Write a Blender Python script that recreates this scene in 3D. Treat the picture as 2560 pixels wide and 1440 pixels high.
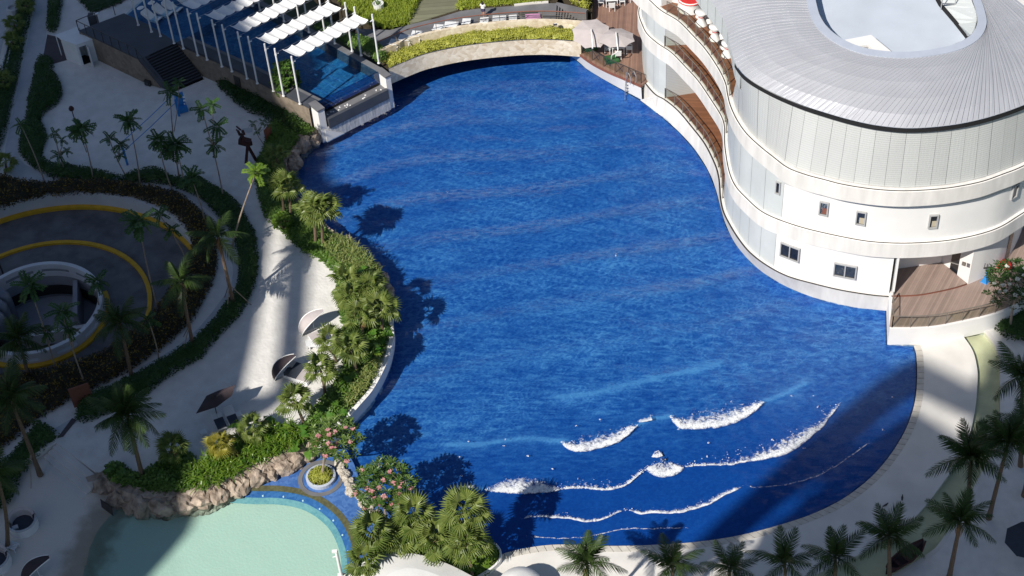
import bpy, bmesh, math, random
import numpy as np
from mathutils import Vector, Matrix, Quaternion, noise
sc = bpy.context.scene
for _o in list(bpy.data.objects): bpy.data.objects.remove(_o)
COL = sc.collection
RAD = math.radians
rnd = random.Random(11)
nrs = np.random.RandomState(5)

# ------------------------------------------------------------------ camera
CAM_H, PITCH, ROLL, FPX = 85.0, RAD(44), RAD(4.4), 4050.0
FW = Vector((0, math.cos(PITCH), -math.sin(PITCH)))
_r0 = Vector((1, 0, 0)); _u0 = Vector((0, math.sin(PITCH), math.cos(PITCH)))
CR = math.cos(ROLL) * _r0 - math.sin(ROLL) * _u0
CU = math.sin(ROLL) * _r0 + math.cos(ROLL) * _u0
cam_d = bpy.data.cameras.new('camera'); cam = bpy.data.objects.new('camera', cam_d); COL.objects.link(cam)
cam_d.sensor_width = 36; cam_d.lens = 36 * FPX / 2560; cam_d.clip_start = 1; cam_d.clip_end = 4000
cam.matrix_world = Matrix(((CR.x, CU.x, -FW.x, 0), (CR.y, CU.y, -FW.y, 0), (CR.z, CU.z, -FW.z, CAM_H), (0, 0, 0, 1)))
sc.camera = cam

# ------------------------------------------------------------------ light
SUN_AZ, SUN_EL = RAD(41), RAD(43)
TO_SUN = Vector((-math.sin(SUN_AZ) * math.cos(SUN_EL), -math.cos(SUN_AZ) * math.cos(SUN_EL), math.sin(SUN_EL)))
world = bpy.data.worlds.new('World'); sc.world = world; world.use_nodes = True
wn = world.node_tree; bg = wn.nodes['Background']
sky = wn.nodes.new('ShaderNodeTexSky'); sky.sky_type = 'NISHITA'; sky.sun_disc = False
sky.sun_elevation = SUN_EL; sky.sun_rotation = math.pi + SUN_AZ; sky.ozone_density = 4.0
wn.links.new(sky.outputs[0], bg.inputs[0]); bg.inputs[1].default_value = 0.066
sun_d = bpy.data.lights.new('sun', 'SUN'); sun_d.energy = 5.0; sun_d.angle = RAD(0.55); sun_d.color = (1.0, 0.945, 0.86)
sun = bpy.data.objects.new('sun', sun_d); COL.objects.link(sun)
sun.rotation_euler = TO_SUN.to_track_quat('Z', 'Y').to_euler(); sun.location = (-60, -60, 150)
sc.view_settings.view_transform = 'Standard'; sc.view_settings.look = 'None'
sc.view_settings.exposure = 0.2; sc.view_settings.gamma = 1.0; sc.view_settings.use_curve_mapping = False
sc.render.engine = 'CYCLES'; sc.cycles.use_denoising = True; sc.cycles.max_bounces = 7
sc.cycles.transparent_max_bounces = 12; sc.cycles.caustics_reflective = False; sc.cycles.caustics_refractive = False
sc.cycles.sample_clamp_indirect = 6

# ------------------------------------------------------------------ helpers
def W(px, py, z=0.0):
    """the spot of the place at height z that the photograph shows at (px, py)"""
    d = FW + CR * ((px - 1280) / FPX) + CU * ((720 - py) / FPX)
    t = (z - CAM_H) / d.z
    return Vector((d.x * t, d.y * t, z))
def WL(pts, z=0.0): return [W(p[0], p[1], z) for p in pts]
def lift(base, top):
    """height above `base` (world) of the thing seen at pixel `top` straight above it"""
    lo, hi = 0.0, 30.0
    for _ in range(40):
        m = (lo + hi) / 2
        q = base + Vector((0, 0, m)) - Vector((0, 0, CAM_H))
        py = 720 - FPX * q.dot(CU) / q.dot(FW)
        if py > top: lo = m
        else: hi = m
    return (lo + hi) / 2
def spline(pts, n=6, closed=False):
    P = [Vector(p) for p in pts]; out = []; m = len(P)
    for i in range(m if closed else m - 1):
        if closed: a, b, c, d = P[(i-1) % m], P[i], P[(i+1) % m], P[(i+2) % m]
        else: a, b, c, d = P[max(i-1, 0)], P[i], P[i+1], P[min(i+2, m-1)]
        for k in range(n):
            t = k / n
            out.append(0.5 * ((2*b) + (c-a)*t + (2*a-5*b+4*c-d)*t*t + (3*b-a-3*c+d)*t**3))
    if not closed: out.append(P[-1].copy())
    return out
def resample(pts, n=None, step=None):
    L = [0.0]
    for a, b in zip(pts, pts[1:]): L.append(L[-1] + (b-a).length)
    if n is None: n = max(2, int(round(L[-1] / step)) + 1)
    out = []; j = 0
    for i in range(n):
        s = L[-1] * i / (n-1)
        while j < len(L) - 2 and L[j+1] < s: j += 1
        d = L[j+1] - L[j]; t = (s - L[j]) / d if d > 1e-9 else 0
        out.append(pts[j].lerp(pts[j+1], min(max(t, 0), 1)))
    return out
def normals2(pts):
    out = []
    for i in range(len(pts)):
        d = pts[min(i+1, len(pts)-1)] - pts[max(i-1, 0)]
        d = Vector((d.x, d.y, 0))
        d = d.normalized() if d.length > 1e-9 else Vector((1, 0, 0))
        out.append(Vector((-d.y, d.x, 0)))
    return out
def offset(pts, d):
    return [p + n * (d[i] if isinstance(d, (list, tuple)) else d) for i, (p, n) in enumerate(zip(pts, normals2(pts)))]
def atz(pts, z): return [Vector((p.x, p.y, z)) for p in pts]
def pip(x, y, poly):
    x = np.asarray(x); y = np.asarray(y); ins = np.zeros(x.shape, bool)
    px = [p[0] for p in poly]; py = [p[1] for p in poly]; j = len(poly) - 1
    for i in range(len(poly)):
        c = ((py[i] > y) != (py[j] > y)) & (x < (px[j]-px[i]) * (y-py[i]) / (py[j]-py[i] + 1e-12) + px[i])
        ins ^= c; j = i
    return ins
def sample_poly(poly, n, rs=nrs):
    px = [p[0] for p in poly]; py = [p[1] for p in poly]; out = []
    while len(out) < n:
        x = rs.uniform(min(px), max(px), 4*n + 50); y = rs.uniform(min(py), max(py), 4*n + 50)
        k = pip(x, y, poly); out += list(zip(x[k], y[k]))
        if not k.any(): break
    return out[:n]
def area(poly):
    return abs(sum(a[0]*b[1]-b[0]*a[1] for a, b in zip(poly, list(poly[1:])+[poly[0]]))) / 2

class MB:
    def __init__(s): s.v = []; s.f = []; s.m = []; s.cur = 0
    def add(s, vs, fs):
        o = len(s.v); s.v += [tuple(v) for v in vs]
        for f in fs: s.f.append(tuple(i+o for i in f)); s.m.append(s.cur)
    def quad(s, a, b, c, d): s.add((a, b, c, d), ((0, 1, 2, 3),))
    def poly(s, pts): s.add(pts, (tuple(range(len(pts))),))
    def box(s, c, size, rz=0.0, rx=0.0, ry=0.0):
        M = Matrix.Rotation(rz, 3, 'Z') @ Matrix.Rotation(ry, 3, 'Y') @ Matrix.Rotation(rx, 3, 'X')
        h = Vector(size) / 2; c = Vector(c)
        vs = [c + M @ Vector((sx*h.x, sy*h.y, sz*h.z)) for sz in (-1, 1) for sx, sy in ((-1, -1), (1, -1), (1, 1), (-1, 1))]
        s.add(vs, ((3, 2, 1, 0), (4, 5, 6, 7), (0, 1, 5, 4), (1, 2, 6, 5), (2, 3, 7, 6), (3, 0, 4, 7)))
    def beam(s, a, b, w, h=None):
        a = Vector(a); b = Vector(b); h = h or w; d = (b-a).normalized()
        u = d.cross(Vector((0, 0, 1)))
        u = u.normalized() if u.length > 1e-4 else Vector((1, 0, 0))
        v = u.cross(d).normalized()
        vs = [p + u*sx*w/2 + v*sy*h/2 for p in (a, b) for sx, sy in ((-1, -1), (1, -1), (1, 1), (-1, 1))]
        s.add(vs, ((0, 1, 2, 3), (7, 6, 5, 4), (4, 5, 1, 0), (5, 6, 2, 1), (6, 7, 3, 2), (7, 4, 0, 3)))
    def prism(s, poly, z0, z1, bottom=False):
        n = len(poly)
        if sum(a[0]*b[1]-b[0]*a[1] for a, b in zip(poly, list(poly[1:])+[poly[0]])) < 0: poly = list(poly)[::-1]
        vs = [(p[0], p[1], z1) for p in poly] + [(p[0], p[1], z0) for p in poly]
        fs = [tuple(range(n))] + [(i, n+i, n+(i+1) % n, (i+1) % n) for i in range(n)]
        if bottom: fs.append(tuple(range(2*n-1, n-1, -1)))
        s.add(vs, fs)
    def strip(s, A, B):
        n = len(A); s.add(list(A)+list(B), [(i, i+1, n+i+1, n+i) for i in range(n-1)])
    def wall(s, path, z0, z1, th):
        """a wall of thickness th to the left of the path, tops closed"""
        o = offset(path, th); A0, A1, B0, B1 = atz(path, z0), atz(path, z1), atz(o, z0), atz(o, z1)
        s.strip(A0, A1); s.strip(A1, B1); s.strip(B1, B0)
        s.quad(A0[0], A1[0], B1[0], B0[0]); s.quad(A1[-1], A0[-1], B0[-1], B1[-1])
    def tube(s, pts, r, n=6, cap=True):
        pts = [Vector(p) for p in pts]
        if not isinstance(r, (list, tuple)): r = [r]*len(pts)
        rings = []
        for i, p in enumerate(pts):
            d = (pts[min(i+1, len(pts)-1)] - pts[max(i-1, 0)]).normalized()
            u = d.cross(Vector((0.13, 0.31, 1))).normalized() if abs(d.z) < 0.95 else d.cross(Vector((1, 0.2, 0))).normalized()
            v = d.cross(u)
            rings.append([p + (u*math.cos(2*math.pi*k/n) + v*math.sin(2*math.pi*k/n))*r[i] for k in range(n)])
        vs = [q for ring in rings for q in ring]; fs = []
        for i in range(len(pts)-1):
            for k in range(n): fs.append((i*n+k, i*n+(k+1) % n, (i+1)*n+(k+1) % n, (i+1)*n+k))
        if cap: fs.append(tuple(range(n-1, -1, -1))); fs.append(tuple(range((len(pts)-1)*n, len(pts)*n)))
        s.add(vs, fs)
    def lathe(s, prof, n=20, c=(0, 0, 0), a0=0.0, a1=2*math.pi):
        full = abs(a1-a0-2*math.pi) < 1e-6; m = n if full else n+1; vs = []; fs = []
        for (r, z) in prof:
            for k in range(m):
                a = a0 + (a1-a0)*k/n
                vs.append((c[0]+r*math.cos(a), c[1]+r*math.sin(a), c[2]+z))
        for i in range(len(prof)-1):
            for k in range(n if full else n):
                k2 = (k+1) % m if full else k+1
                fs.append((i*m+k, i*m+k2, (i+1)*m+k2, (i+1)*m+k))
        s.add(vs, fs)
    def mesh(s, name, mats, smooth=False):
        me = bpy.data.meshes.new(name); me.from_pydata(s.v, [], s.f)
        for m in (mats if isinstance(mats, (list, tuple)) else [mats]): me.materials.append(m)
        if any(s.m): me.polygons.foreach_set('material_index', s.m)
        if smooth: me.polygons.foreach_set('use_smooth', [True]*len(s.f))
        me.update(); return me
    def build(s, name, mats, parent=None, smooth=False):
        o = bpy.data.objects.new(name, s.mesh(name, mats, smooth)); COL.objects.link(o)
        if parent is not None: attach(o, parent)
        return o
def attach(o, parent):
    """child keeps its world coordinates"""
    o.parent = parent; o.matrix_parent_inverse = world_of(parent).inverted()
def world_of(o):
    m = o.matrix_basis.copy()
    return m if o.parent is None else world_of(o.parent) @ o.matrix_parent_inverse @ m
def tag(o, label=None, cat=None, group=None, kind=None):
    if label: o['label'] = label
    if cat: o['category'] = cat
    if group: o['group'] = group
    if kind: o['kind'] = kind
    return o
def thing(name, label, cat, loc=(0, 0, 0), group=None, rz=0.0):
    o = bpy.data.objects.new(name, None); COL.objects.link(o); o.empty_display_size = 0.2
    o.location = loc; o.rotation_euler = (0, 0, rz); tag(o, label, cat, group); return o
def child(name, mesh, parent, loc=(0, 0, 0), rot=None, scale=None):
    """a part given in its parent's own coordinates"""
    o = bpy.data.objects.new(name, mesh); COL.objects.link(o); o.parent = parent; o.location = loc
    if rot is not None:
        if isinstance(rot, Quaternion): o.rotation_mode = 'QUATERNION'; o.rotation_quaternion = rot
        else: o.rotation_euler = rot
    if scale is not None: o.scale = (scale,)*3 if isinstance(scale, (int, float)) else scale
    return o
def copy_tree(o, parent=None):
    c = o.copy(); COL.objects.link(c)
    if parent is not None: c.parent = parent
    for ch in list(o.children): copy_tree(ch, c)
    return c
def struct(name, mb, mats, smooth=False, kind='structure'):
    o = mb.build(name, mats, None, smooth); o['kind'] = kind; return o

# ------------------------------------------------------------------ materials
def nodes(m):
    m.use_nodes = True; return m.node_tree, m.node_tree.nodes, m.node_tree.links
def lin(c):
    return tuple(((x/255)/12.92 if x/255 <= 0.04045 else ((x/255+0.055)/1.055)**2.4) for x in c)
def mat(name, col, rough=0.6, var=0.12, scale=2.0, bump=0.0, bscale=25.0, metal=0.0, col2=None, mix_scale=0.7, spec=0.4, stretch=None, detail=4):
    m = bpy.data.materials.new(name); t, N, L = nodes(m); b = N['Principled BSDF']
    b.inputs['Roughness'].default_value = rough; b.inputs['Metallic'].default_value = metal
    b.inputs['Specular IOR Level'].default_value = spec
    tc = N.new('ShaderNodeTexCoord'); src = tc.outputs['Object']
    if stretch:
        mp = N.new('ShaderNodeMapping'); mp.inputs['Scale'].default_value = stretch[:3]
        if len(stretch) > 3: mp.inputs['Rotation'].default_value = (0, 0, stretch[3])
        L.new(src, mp.inputs[0]); src = mp.outputs[0]
    nz = N.new('ShaderNodeTexNoise'); nz.inputs['Scale'].default_value = scale; nz.inputs['Detail'].default_value = detail; L.new(src, nz.inputs['Vector'])
    rp = N.new('ShaderNodeValToRGB'); rp.color_ramp.elements[0].position = 0.3; rp.color_ramp.elements[1].position = 0.7
    c0 = tuple(min(1, x*(1-var)) for x in col); c1 = tuple(min(1, x*(1+var)) for x in (col2 or col))
    rp.color_ramp.elements[0].color = (*c0, 1); rp.color_ramp.elements[1].color = (*c1, 1)
    L.new(nz.outputs['Fac'], rp.inputs[0]); L.new(rp.outputs[0], b.inputs['Base Color'])
    if bump:
        n2 = N.new('ShaderNodeTexNoise'); n2.inputs['Scale'].default_value = bscale; n2.inputs['Detail'].default_value = 5; L.new(src, n2.inputs['Vector'])
        bp = N.new('ShaderNodeBump'); bp.inputs['Strength'].default_value = bump; bp.inputs['Distance'].default_value = 0.05
        L.new(n2.outputs['Fac'], bp.inputs['Height']); L.new(bp.outputs[0], b.inputs['Normal'])
    return m
def leaf_mat(name, ca, cb, rough=0.45, transl=0.25, cc=None):
    m = bpy.data.materials.new(name); t, N, L = nodes(m); b = N['Principled BSDF']
    b.inputs['Roughness'].default_value = rough; b.inputs['Specular IOR Level'].default_value = 0.35
    g = N.new('ShaderNodeNewGeometry'); oi = N.new('ShaderNodeObjectInfo')
    mx = N.new('ShaderNodeMath'); mx.operation = 'ADD'; L.new(g.outputs['Random Per Island'], mx.inputs[0])
    m2 = N.new('ShaderNodeMath'); m2.operation = 'MULTIPLY_ADD'; m2.inputs[1].default_value = 0.5; m2.inputs[2].default_value = -0.25
    L.new(oi.outputs['Random'], m2.inputs[0]); L.new(m2.outputs[0], mx.inputs[1])
    rp = N.new('ShaderNodeValToRGB'); rp.color_ramp.elements[0].color = (*ca, 1); rp.color_ramp.elements[1].color = (*cb, 1)
    if cc:
        e = rp.color_ramp.elements.new(0.93); e.color = (*cb, 1); rp.color_ramp.elements[2].color = (*cc, 1)
    L.new(mx.outputs[0], rp.inputs[0]); L.new(rp.outputs[0], b.inputs['Base Color'])
    tr = N.new('ShaderNodeBsdfTranslucent'); L.new(rp.outputs[0], tr.inputs[0])
    ms = N.new('ShaderNodeMixShader'); ms.inputs[0].default_value = transl
    L.new(b.outputs[0], ms.inputs[1]); L.new(tr.outputs[0], ms.inputs[2]); L.new(ms.outputs[0], N['Material Output'].inputs[0])
    return m
def lines_mat(name, col, line, period, axis='Z', rough=0.5, metal=0.0, bump=0.5, width=0.2, rot=0.0, var=0.06, vscale=0.8):
    """fine parallel slats or boards, too narrow to build singly: relief plus dark joints"""
    m = bpy.data.materials.new(name); t, N, L = nodes(m); b = N['Principled BSDF']
    b.inputs['Roughness'].default_value = rough; b.inputs['Metallic'].default_value = metal
    tc = N.new('ShaderNodeTexCoord'); mp = N.new('ShaderNodeMapping'); mp.inputs['Rotation'].default_value = (0, 0, rot)
    L.new(tc.outputs['Object'], mp.inputs[0]); sp = N.new('ShaderNodeSeparateXYZ'); L.new(mp.outputs[0], sp.inputs[0])
    d = N.new('ShaderNodeMath'); d.operation = 'DIVIDE'; d.inputs[1].default_value = period; L.new(sp.outputs[axis], d.inputs[0])
    fr = N.new('ShaderNodeMath'); fr.operation = 'FRACT'; L.new(d.outputs[0], fr.inputs[0])
    fl = N.new('ShaderNodeMath'); fl.operation = 'FLOOR'; L.new(d.outputs[0], fl.inputs[0])
    wn_ = N.new('ShaderNodeTexWhiteNoise'); wn_.noise_dimensions = '1D'; L.new(fl.outputs[0], wn_.inputs['W'])
    rp = N.new('ShaderNodeValToRGB'); e = rp.color_ramp.elements
    e[0].position = 0.0; e[0].color = (0, 0, 0, 1); e[1].position = width; e[1].color = (1, 1, 1, 1); L.new(fr.outputs[0], rp.inputs[0])
    nz = N.new('ShaderNodeTexNoise'); nz.inputs['Scale'].default_value = vscale; nz.inputs['Detail'].default_value = 6; L.new(tc.outputs['Object'], nz.inputs['Vector'])
    ad = N.new('ShaderNodeMath'); ad.operation = 'ADD'; L.new(wn_.outputs['Value'], ad.inputs[0]); L.new(nz.outputs['Fac'], ad.inputs[1])
    if axis == 'Z':
        oi = N.new('ShaderNodeObjectInfo'); L.new(oi.outputs['Random'], ad.inputs[0])
    vr = N.new('ShaderNodeMapRange'); vr.inputs[1].default_value = 0.3; vr.inputs[2].default_value = 1.7; vr.inputs[3].default_value = 1-var*2; vr.inputs[4].default_value = 1+var*2
    L.new(ad.outputs[0], vr.inputs[0])
    mx = N.new('ShaderNodeMix'); mx.data_type = 'RGBA'; mx.inputs[6].default_value = (*line, 1); mx.inputs[7].default_value = (*col, 1); L.new(rp.outputs[0], mx.inputs[0])
    ml = N.new('ShaderNodeVectorMath'); ml.operation = 'SCALE'; L.new(mx.outputs[2], ml.inputs[0]); L.new(vr.outputs[0], ml.inputs['Scale'])
    L.new(ml.outputs[0], b.inputs['Base Color'])
    bp = N.new('ShaderNodeBump'); bp.inputs['Strength'].default_value = bump; bp.inputs['Distance'].default_value = 0.02
    L.new(rp.outputs[0], bp.inputs['Height']); L.new(bp.outputs[0], b.inputs['Normal'])
    return m
def glass_mat(name, tint, refl=0.12, rough=0.02):
    m = bpy.data.materials.new(name); t, N, L = nodes(m)
    N.remove(N['Principled BSDF']); a = N.new('ShaderNodeBsdfTransparent'); a.inputs[0].default_value = (*tint, 1)
    g = N.new('ShaderNodeBsdfGlossy'); g.inputs['Roughness'].default_value = rough
    ms = N.new('ShaderNodeMixShader'); ms.inputs[0].default_value = 0.04+refl; L.new(a.outputs[0], ms.inputs[1]); L.new(g.outputs[0], ms.inputs[2])
    L.new(ms.outputs[0], N['Material Output'].inputs[0]); return m
def water_mat(name, deep, bright, cscale=0.8, bstr=0.25, bscale=2.2, aniso=(1, 1, 1), use_attr=False):
    """clear tinted water: rippled glossy top over a transparent tint; a net of gathered sunlight is painted into that tint"""
    m = bpy.data.materials.new(name); t, N, L = nodes(m); N.remove(N['Principled BSDF'])
    tc = N.new('ShaderNodeTexCoord'); mp = N.new('ShaderNodeMapping'); mp.inputs['Scale'].default_value = aniso; mp.inputs['Rotation'].default_value = (0, 0, RAD(-14)); L.new(tc.outputs['Object'], mp.inputs[0])
    w = N.new('ShaderNodeTexNoise'); w.inputs['Scale'].default_value = 1.1; w.inputs['Detail'].default_value = 3; L.new(mp.outputs[0], w.inputs['Vector'])
    ws = N.new('ShaderNodeVectorMath'); ws.operation = 'SCALE'; ws.inputs['Scale'].default_value = 1.1; L.new(w.outputs['Color'], ws.inputs[0])
    ad = N.new('ShaderNodeVectorMath'); ad.operation = 'ADD'; L.new(mp.outputs[0], ad.inputs[0]); L.new(ws.outputs[0], ad.inputs[1])
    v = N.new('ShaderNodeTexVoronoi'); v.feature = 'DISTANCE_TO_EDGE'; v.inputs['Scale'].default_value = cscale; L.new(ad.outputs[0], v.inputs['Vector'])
    r1 = N.new('ShaderNodeMapRange'); r1.inputs[1].default_value = 0.0; r1.inputs[2].default_value = 0.10; r1.inputs[3].default_value = 1.0; r1.inputs[4].default_value = 0.0; L.new(v.outputs['Distance'], r1.inputs[0])  # bright cell edges imitate sunlight focused by the ripples
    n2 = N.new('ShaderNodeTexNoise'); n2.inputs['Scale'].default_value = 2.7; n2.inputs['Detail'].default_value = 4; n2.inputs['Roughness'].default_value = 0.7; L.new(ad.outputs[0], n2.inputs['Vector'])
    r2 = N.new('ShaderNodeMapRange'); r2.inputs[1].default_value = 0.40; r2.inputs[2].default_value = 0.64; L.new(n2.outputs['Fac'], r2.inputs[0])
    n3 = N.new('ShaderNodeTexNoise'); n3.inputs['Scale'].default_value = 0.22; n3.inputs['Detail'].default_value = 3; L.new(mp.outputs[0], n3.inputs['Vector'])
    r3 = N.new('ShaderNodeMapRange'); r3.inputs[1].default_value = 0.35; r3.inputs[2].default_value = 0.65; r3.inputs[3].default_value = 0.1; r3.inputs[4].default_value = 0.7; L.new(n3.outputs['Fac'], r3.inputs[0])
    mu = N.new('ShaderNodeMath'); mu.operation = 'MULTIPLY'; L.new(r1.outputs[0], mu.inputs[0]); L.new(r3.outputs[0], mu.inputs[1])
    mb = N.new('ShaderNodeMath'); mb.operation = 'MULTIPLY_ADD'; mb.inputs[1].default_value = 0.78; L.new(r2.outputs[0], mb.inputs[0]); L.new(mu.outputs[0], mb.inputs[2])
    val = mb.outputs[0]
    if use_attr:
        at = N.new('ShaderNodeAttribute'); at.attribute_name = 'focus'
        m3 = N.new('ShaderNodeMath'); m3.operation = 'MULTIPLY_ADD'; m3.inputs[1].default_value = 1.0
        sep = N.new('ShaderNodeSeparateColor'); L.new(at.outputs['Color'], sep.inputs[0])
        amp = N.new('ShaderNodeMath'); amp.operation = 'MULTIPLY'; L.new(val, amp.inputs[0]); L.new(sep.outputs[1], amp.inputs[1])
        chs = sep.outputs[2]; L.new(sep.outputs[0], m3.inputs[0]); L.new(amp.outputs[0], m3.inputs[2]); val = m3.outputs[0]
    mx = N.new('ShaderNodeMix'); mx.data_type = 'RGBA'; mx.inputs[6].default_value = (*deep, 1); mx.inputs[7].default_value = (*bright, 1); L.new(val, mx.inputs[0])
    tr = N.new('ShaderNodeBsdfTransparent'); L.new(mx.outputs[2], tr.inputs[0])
    b1 = N.new('ShaderNodeTexNoise'); b1.inputs['Scale'].default_value = bscale; b1.inputs['Detail'].default_value = 6; b1.inputs['Roughness'].default_value = 0.6; L.new(mp.outputs[0], b1.inputs['Vector'])
    bp = N.new('ShaderNodeBump'); bp.inputs['Strength'].default_value = bstr; bp.inputs['Distance'].default_value = 0.25; L.new(b1.outputs['Fac'], bp.inputs['Height'])
    gl = N.new('ShaderNodeBsdfGlossy'); gl.inputs['Roughness'].default_value = 0.06; L.new(bp.outputs[0], gl.inputs['Normal'])
    lw_ = N.new('ShaderNodeLayerWeight'); lw_.inputs['Blend'].default_value = 0.5; L.new(bp.outputs[0], lw_.inputs['Normal'])
    pw = N.new('ShaderNodeMath'); pw.operation = 'POWER'; pw.inputs[1].default_value = 5; L.new(lw_.outputs['Facing'], pw.inputs[0])
    fr = N.new('ShaderNodeMath'); fr.operation = 'MULTIPLY_ADD'; fr.inputs[1].default_value = 0.98; fr.inputs[2].default_value = 0.02; L.new(pw.outputs[0], fr.inputs[0])
    ms = N.new('ShaderNodeMixShader'); L.new(fr.outputs[0], ms.inputs[0]); L.new(tr.outputs[0], ms.inputs[1]); L.new(gl.outputs[0], ms.inputs[2])
    out_ = ms.outputs[0]
    if use_attr:                                   # pale streaks painted along the swells for reflected sky and building
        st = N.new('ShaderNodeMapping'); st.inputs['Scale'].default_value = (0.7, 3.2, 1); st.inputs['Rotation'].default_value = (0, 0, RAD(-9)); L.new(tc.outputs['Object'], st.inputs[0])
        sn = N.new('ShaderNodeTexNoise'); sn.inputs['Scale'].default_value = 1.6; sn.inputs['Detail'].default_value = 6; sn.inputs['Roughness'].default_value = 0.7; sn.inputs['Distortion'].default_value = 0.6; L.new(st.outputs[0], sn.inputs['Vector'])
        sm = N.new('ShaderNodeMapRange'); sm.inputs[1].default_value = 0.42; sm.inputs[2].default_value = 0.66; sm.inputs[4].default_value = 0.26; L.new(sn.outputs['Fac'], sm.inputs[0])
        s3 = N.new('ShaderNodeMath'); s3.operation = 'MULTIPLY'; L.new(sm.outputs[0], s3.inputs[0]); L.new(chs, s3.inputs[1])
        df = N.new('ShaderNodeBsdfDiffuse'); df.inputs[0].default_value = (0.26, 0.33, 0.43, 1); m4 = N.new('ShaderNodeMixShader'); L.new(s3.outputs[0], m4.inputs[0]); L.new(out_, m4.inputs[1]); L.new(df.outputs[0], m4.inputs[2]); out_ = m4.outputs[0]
    L.new(out_, N['Material Output'].inputs[0]); return m
def cells_mat(name, ca, cb, scale, rough=0.4, joint=None, var=None):
    """mosaic or rough stone cells: colour differs from cell to cell"""
    m = bpy.data.materials.new(name); t, N, L = nodes(m); b = N['Principled BSDF']; b.inputs['Roughness'].default_value = rough
    tc = N.new('ShaderNodeTexCoord'); v = N.new('ShaderNodeTexVoronoi'); v.inputs['Scale'].default_value = scale; L.new(tc.outputs['Object'], v.inputs['Vector'])
    sp = N.new('ShaderNodeSeparateColor'); L.new(v.outputs['Color'], sp.inputs[0])
    nz = N.new('ShaderNodeTexNoise'); nz.inputs['Scale'].default_value = 0.35; nz.inputs['Detail'].default_value = 4; L.new(tc.outputs['Object'], nz.inputs['Vector'])
    ad = N.new('ShaderNodeMath'); ad.operation = 'MULTIPLY_ADD'; ad.inputs[1].default_value = 0.6; L.new(sp.outputs[0], ad.inputs[0])
    s2 = N.new('ShaderNodeMath'); s2.operation = 'MULTIPLY_ADD'; s2.inputs[1].default_value = 1.2; s2.inputs[2].default_value = -0.4; L.new(nz.outputs['Fac'], s2.inputs[0]); L.new(s2.outputs[0], ad.inputs[2])
    mx = N.new('ShaderNodeMix'); mx.data_type = 'RGBA'; mx.inputs[6].default_value = (*ca, 1); mx.inputs[7].default_value = (*cb, 1); L.new(ad.outputs[0], mx.inputs[0])
    L.new(mx.outputs[2], b.inputs['Base Color'])
    if joint:
        v2 = N.new('ShaderNodeTexVoronoi'); v2.feature = 'DISTANCE_TO_EDGE'; v2.inputs['Scale'].default_value = scale; L.new(tc.outputs['Object'], v2.inputs['Vector'])
        bp = N.new('ShaderNodeBump'); bp.inputs['Strength'].default_value = joint; bp.inputs['Distance'].default_value = 0.03; L.new(v2.outputs['Distance'], bp.inputs['Height']); L.new(bp.outputs[0], b.inputs['Normal'])
    return m

M = {}
M['sand'] = mat('white_sand', (0.65, 0.635, 0.605), 0.9, 0.08, 1.1, 0.8, 4, spec=0.1)
M['path'] = mat('pale_paving', (0.46, 0.48, 0.50), 0.85, 0.06, 1.5, 0.1, 30, spec=0.1)
M['wet_sand'] = mat('wet_sand', (0.30, 0.27, 0.22), 0.6, 0.15, 1.5, 0.3, 8)
M['concrete'] = mat('pale_concrete', (0.64, 0.62, 0.585), 0.85, 0.09, 0.5, 0.1, 20, spec=0.1)
M['coping'] = mat('coping_stone', (0.52, 0.49, 0.44), 0.8, 0.12, 2.5, 0.2, 20)
M['plaster'] = mat('white_plaster', (0.76, 0.75, 0.735), 0.75, 0.03, 0.6, 0.06, 14, spec=0.2)
M['fascia'] = mat('fascia_plaster', (0.70, 0.68, 0.65), 0.75, 0.10, 1.3, 0.08, 9, spec=0.2, stretch=(1.3, 1.3, 0.25))
M['dark_line'] = mat('dark_joint', (0.06, 0.055, 0.05), 0.9, 0.2, 4)
M['louvre'] = lines_mat('louvre_sheet', (0.52, 0.535, 0.53), (0.42, 0.43, 0.425), 0.17, 'Z', 0.5, 0.0, 0.3, 0.35, 0, 0.03, 0.5)
M['sheet'] = mat('grey_sheet', (0.54, 0.57, 0.57), 0.5, 0.06, 0.5, 0.05, 8)
M['roof_metal'] = mat('roof_metal', (0.49, 0.50, 0.535), 0.42, 0.04, 0.6, 0.10, 2.0, metal=0.3)
M['roof_deck'] = mat('roof_membrane', (0.50, 0.55, 0.62), 0.7, 0.06, 0.4, 0.05, 10)
M['cap'] = mat('cap_flashing', (0.42, 0.46, 0.54), 0.5, 0.05, 1.0)
M['wood'] = lines_mat('deck_boards', (0.235, 0.14, 0.105), (0.12, 0.07, 0.055), 0.15, 'X', 0.6, 0, 0.4, 0.14, RAD(8), 0.16, 1.5)
M['wood2'] = lines_mat('deck_boards_warm', (0.275, 0.205, 0.175), (0.17, 0.125, 0.105), 0.15, 'X', 0.6, 0, 0.3, 0.14, RAD(33), 0.10, 1.5)
M['balcony_wood'] = lines_mat('balcony_boards', (0.20, 0.085, 0.042), (0.10, 0.045, 0.025), 0.14, 'Y', 0.55, 0, 0.3, 0.14, RAD(10), 0.12, 1.5)
M['fascia_wood'] = mat('red_brown_board', (0.20, 0.075, 0.05), 0.6, 0.12, 3)
M['dark_metal'] = mat('dark_metal', (0.045, 0.042, 0.04), 0.4, 0.1, 5)
M['bronze'] = mat('bronze_metal', (0.16, 0.14, 0.12), 0.4, 0.1, 5)
M['steel'] = mat('steel', (0.55, 0.55, 0.55), 0.3, 0.05, 5, metal=0.8)
M['frame'] = mat('grey_window_frame', (0.40, 0.40, 0.40), 0.5, 0.05, 5)
M['white_paint'] = mat('white_paint', (0.78, 0.78, 0.77), 0.5, 0.04, 2)
M['white_slat'] = mat('white_slats', (0.72, 0.73, 0.74), 0.55, 0.05, 3)
M['canvas'] = mat('white_canvas', (0.74, 0.74, 0.73), 0.85, 0.04, 1.2, 0.1, 8, spec=0.1)
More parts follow.
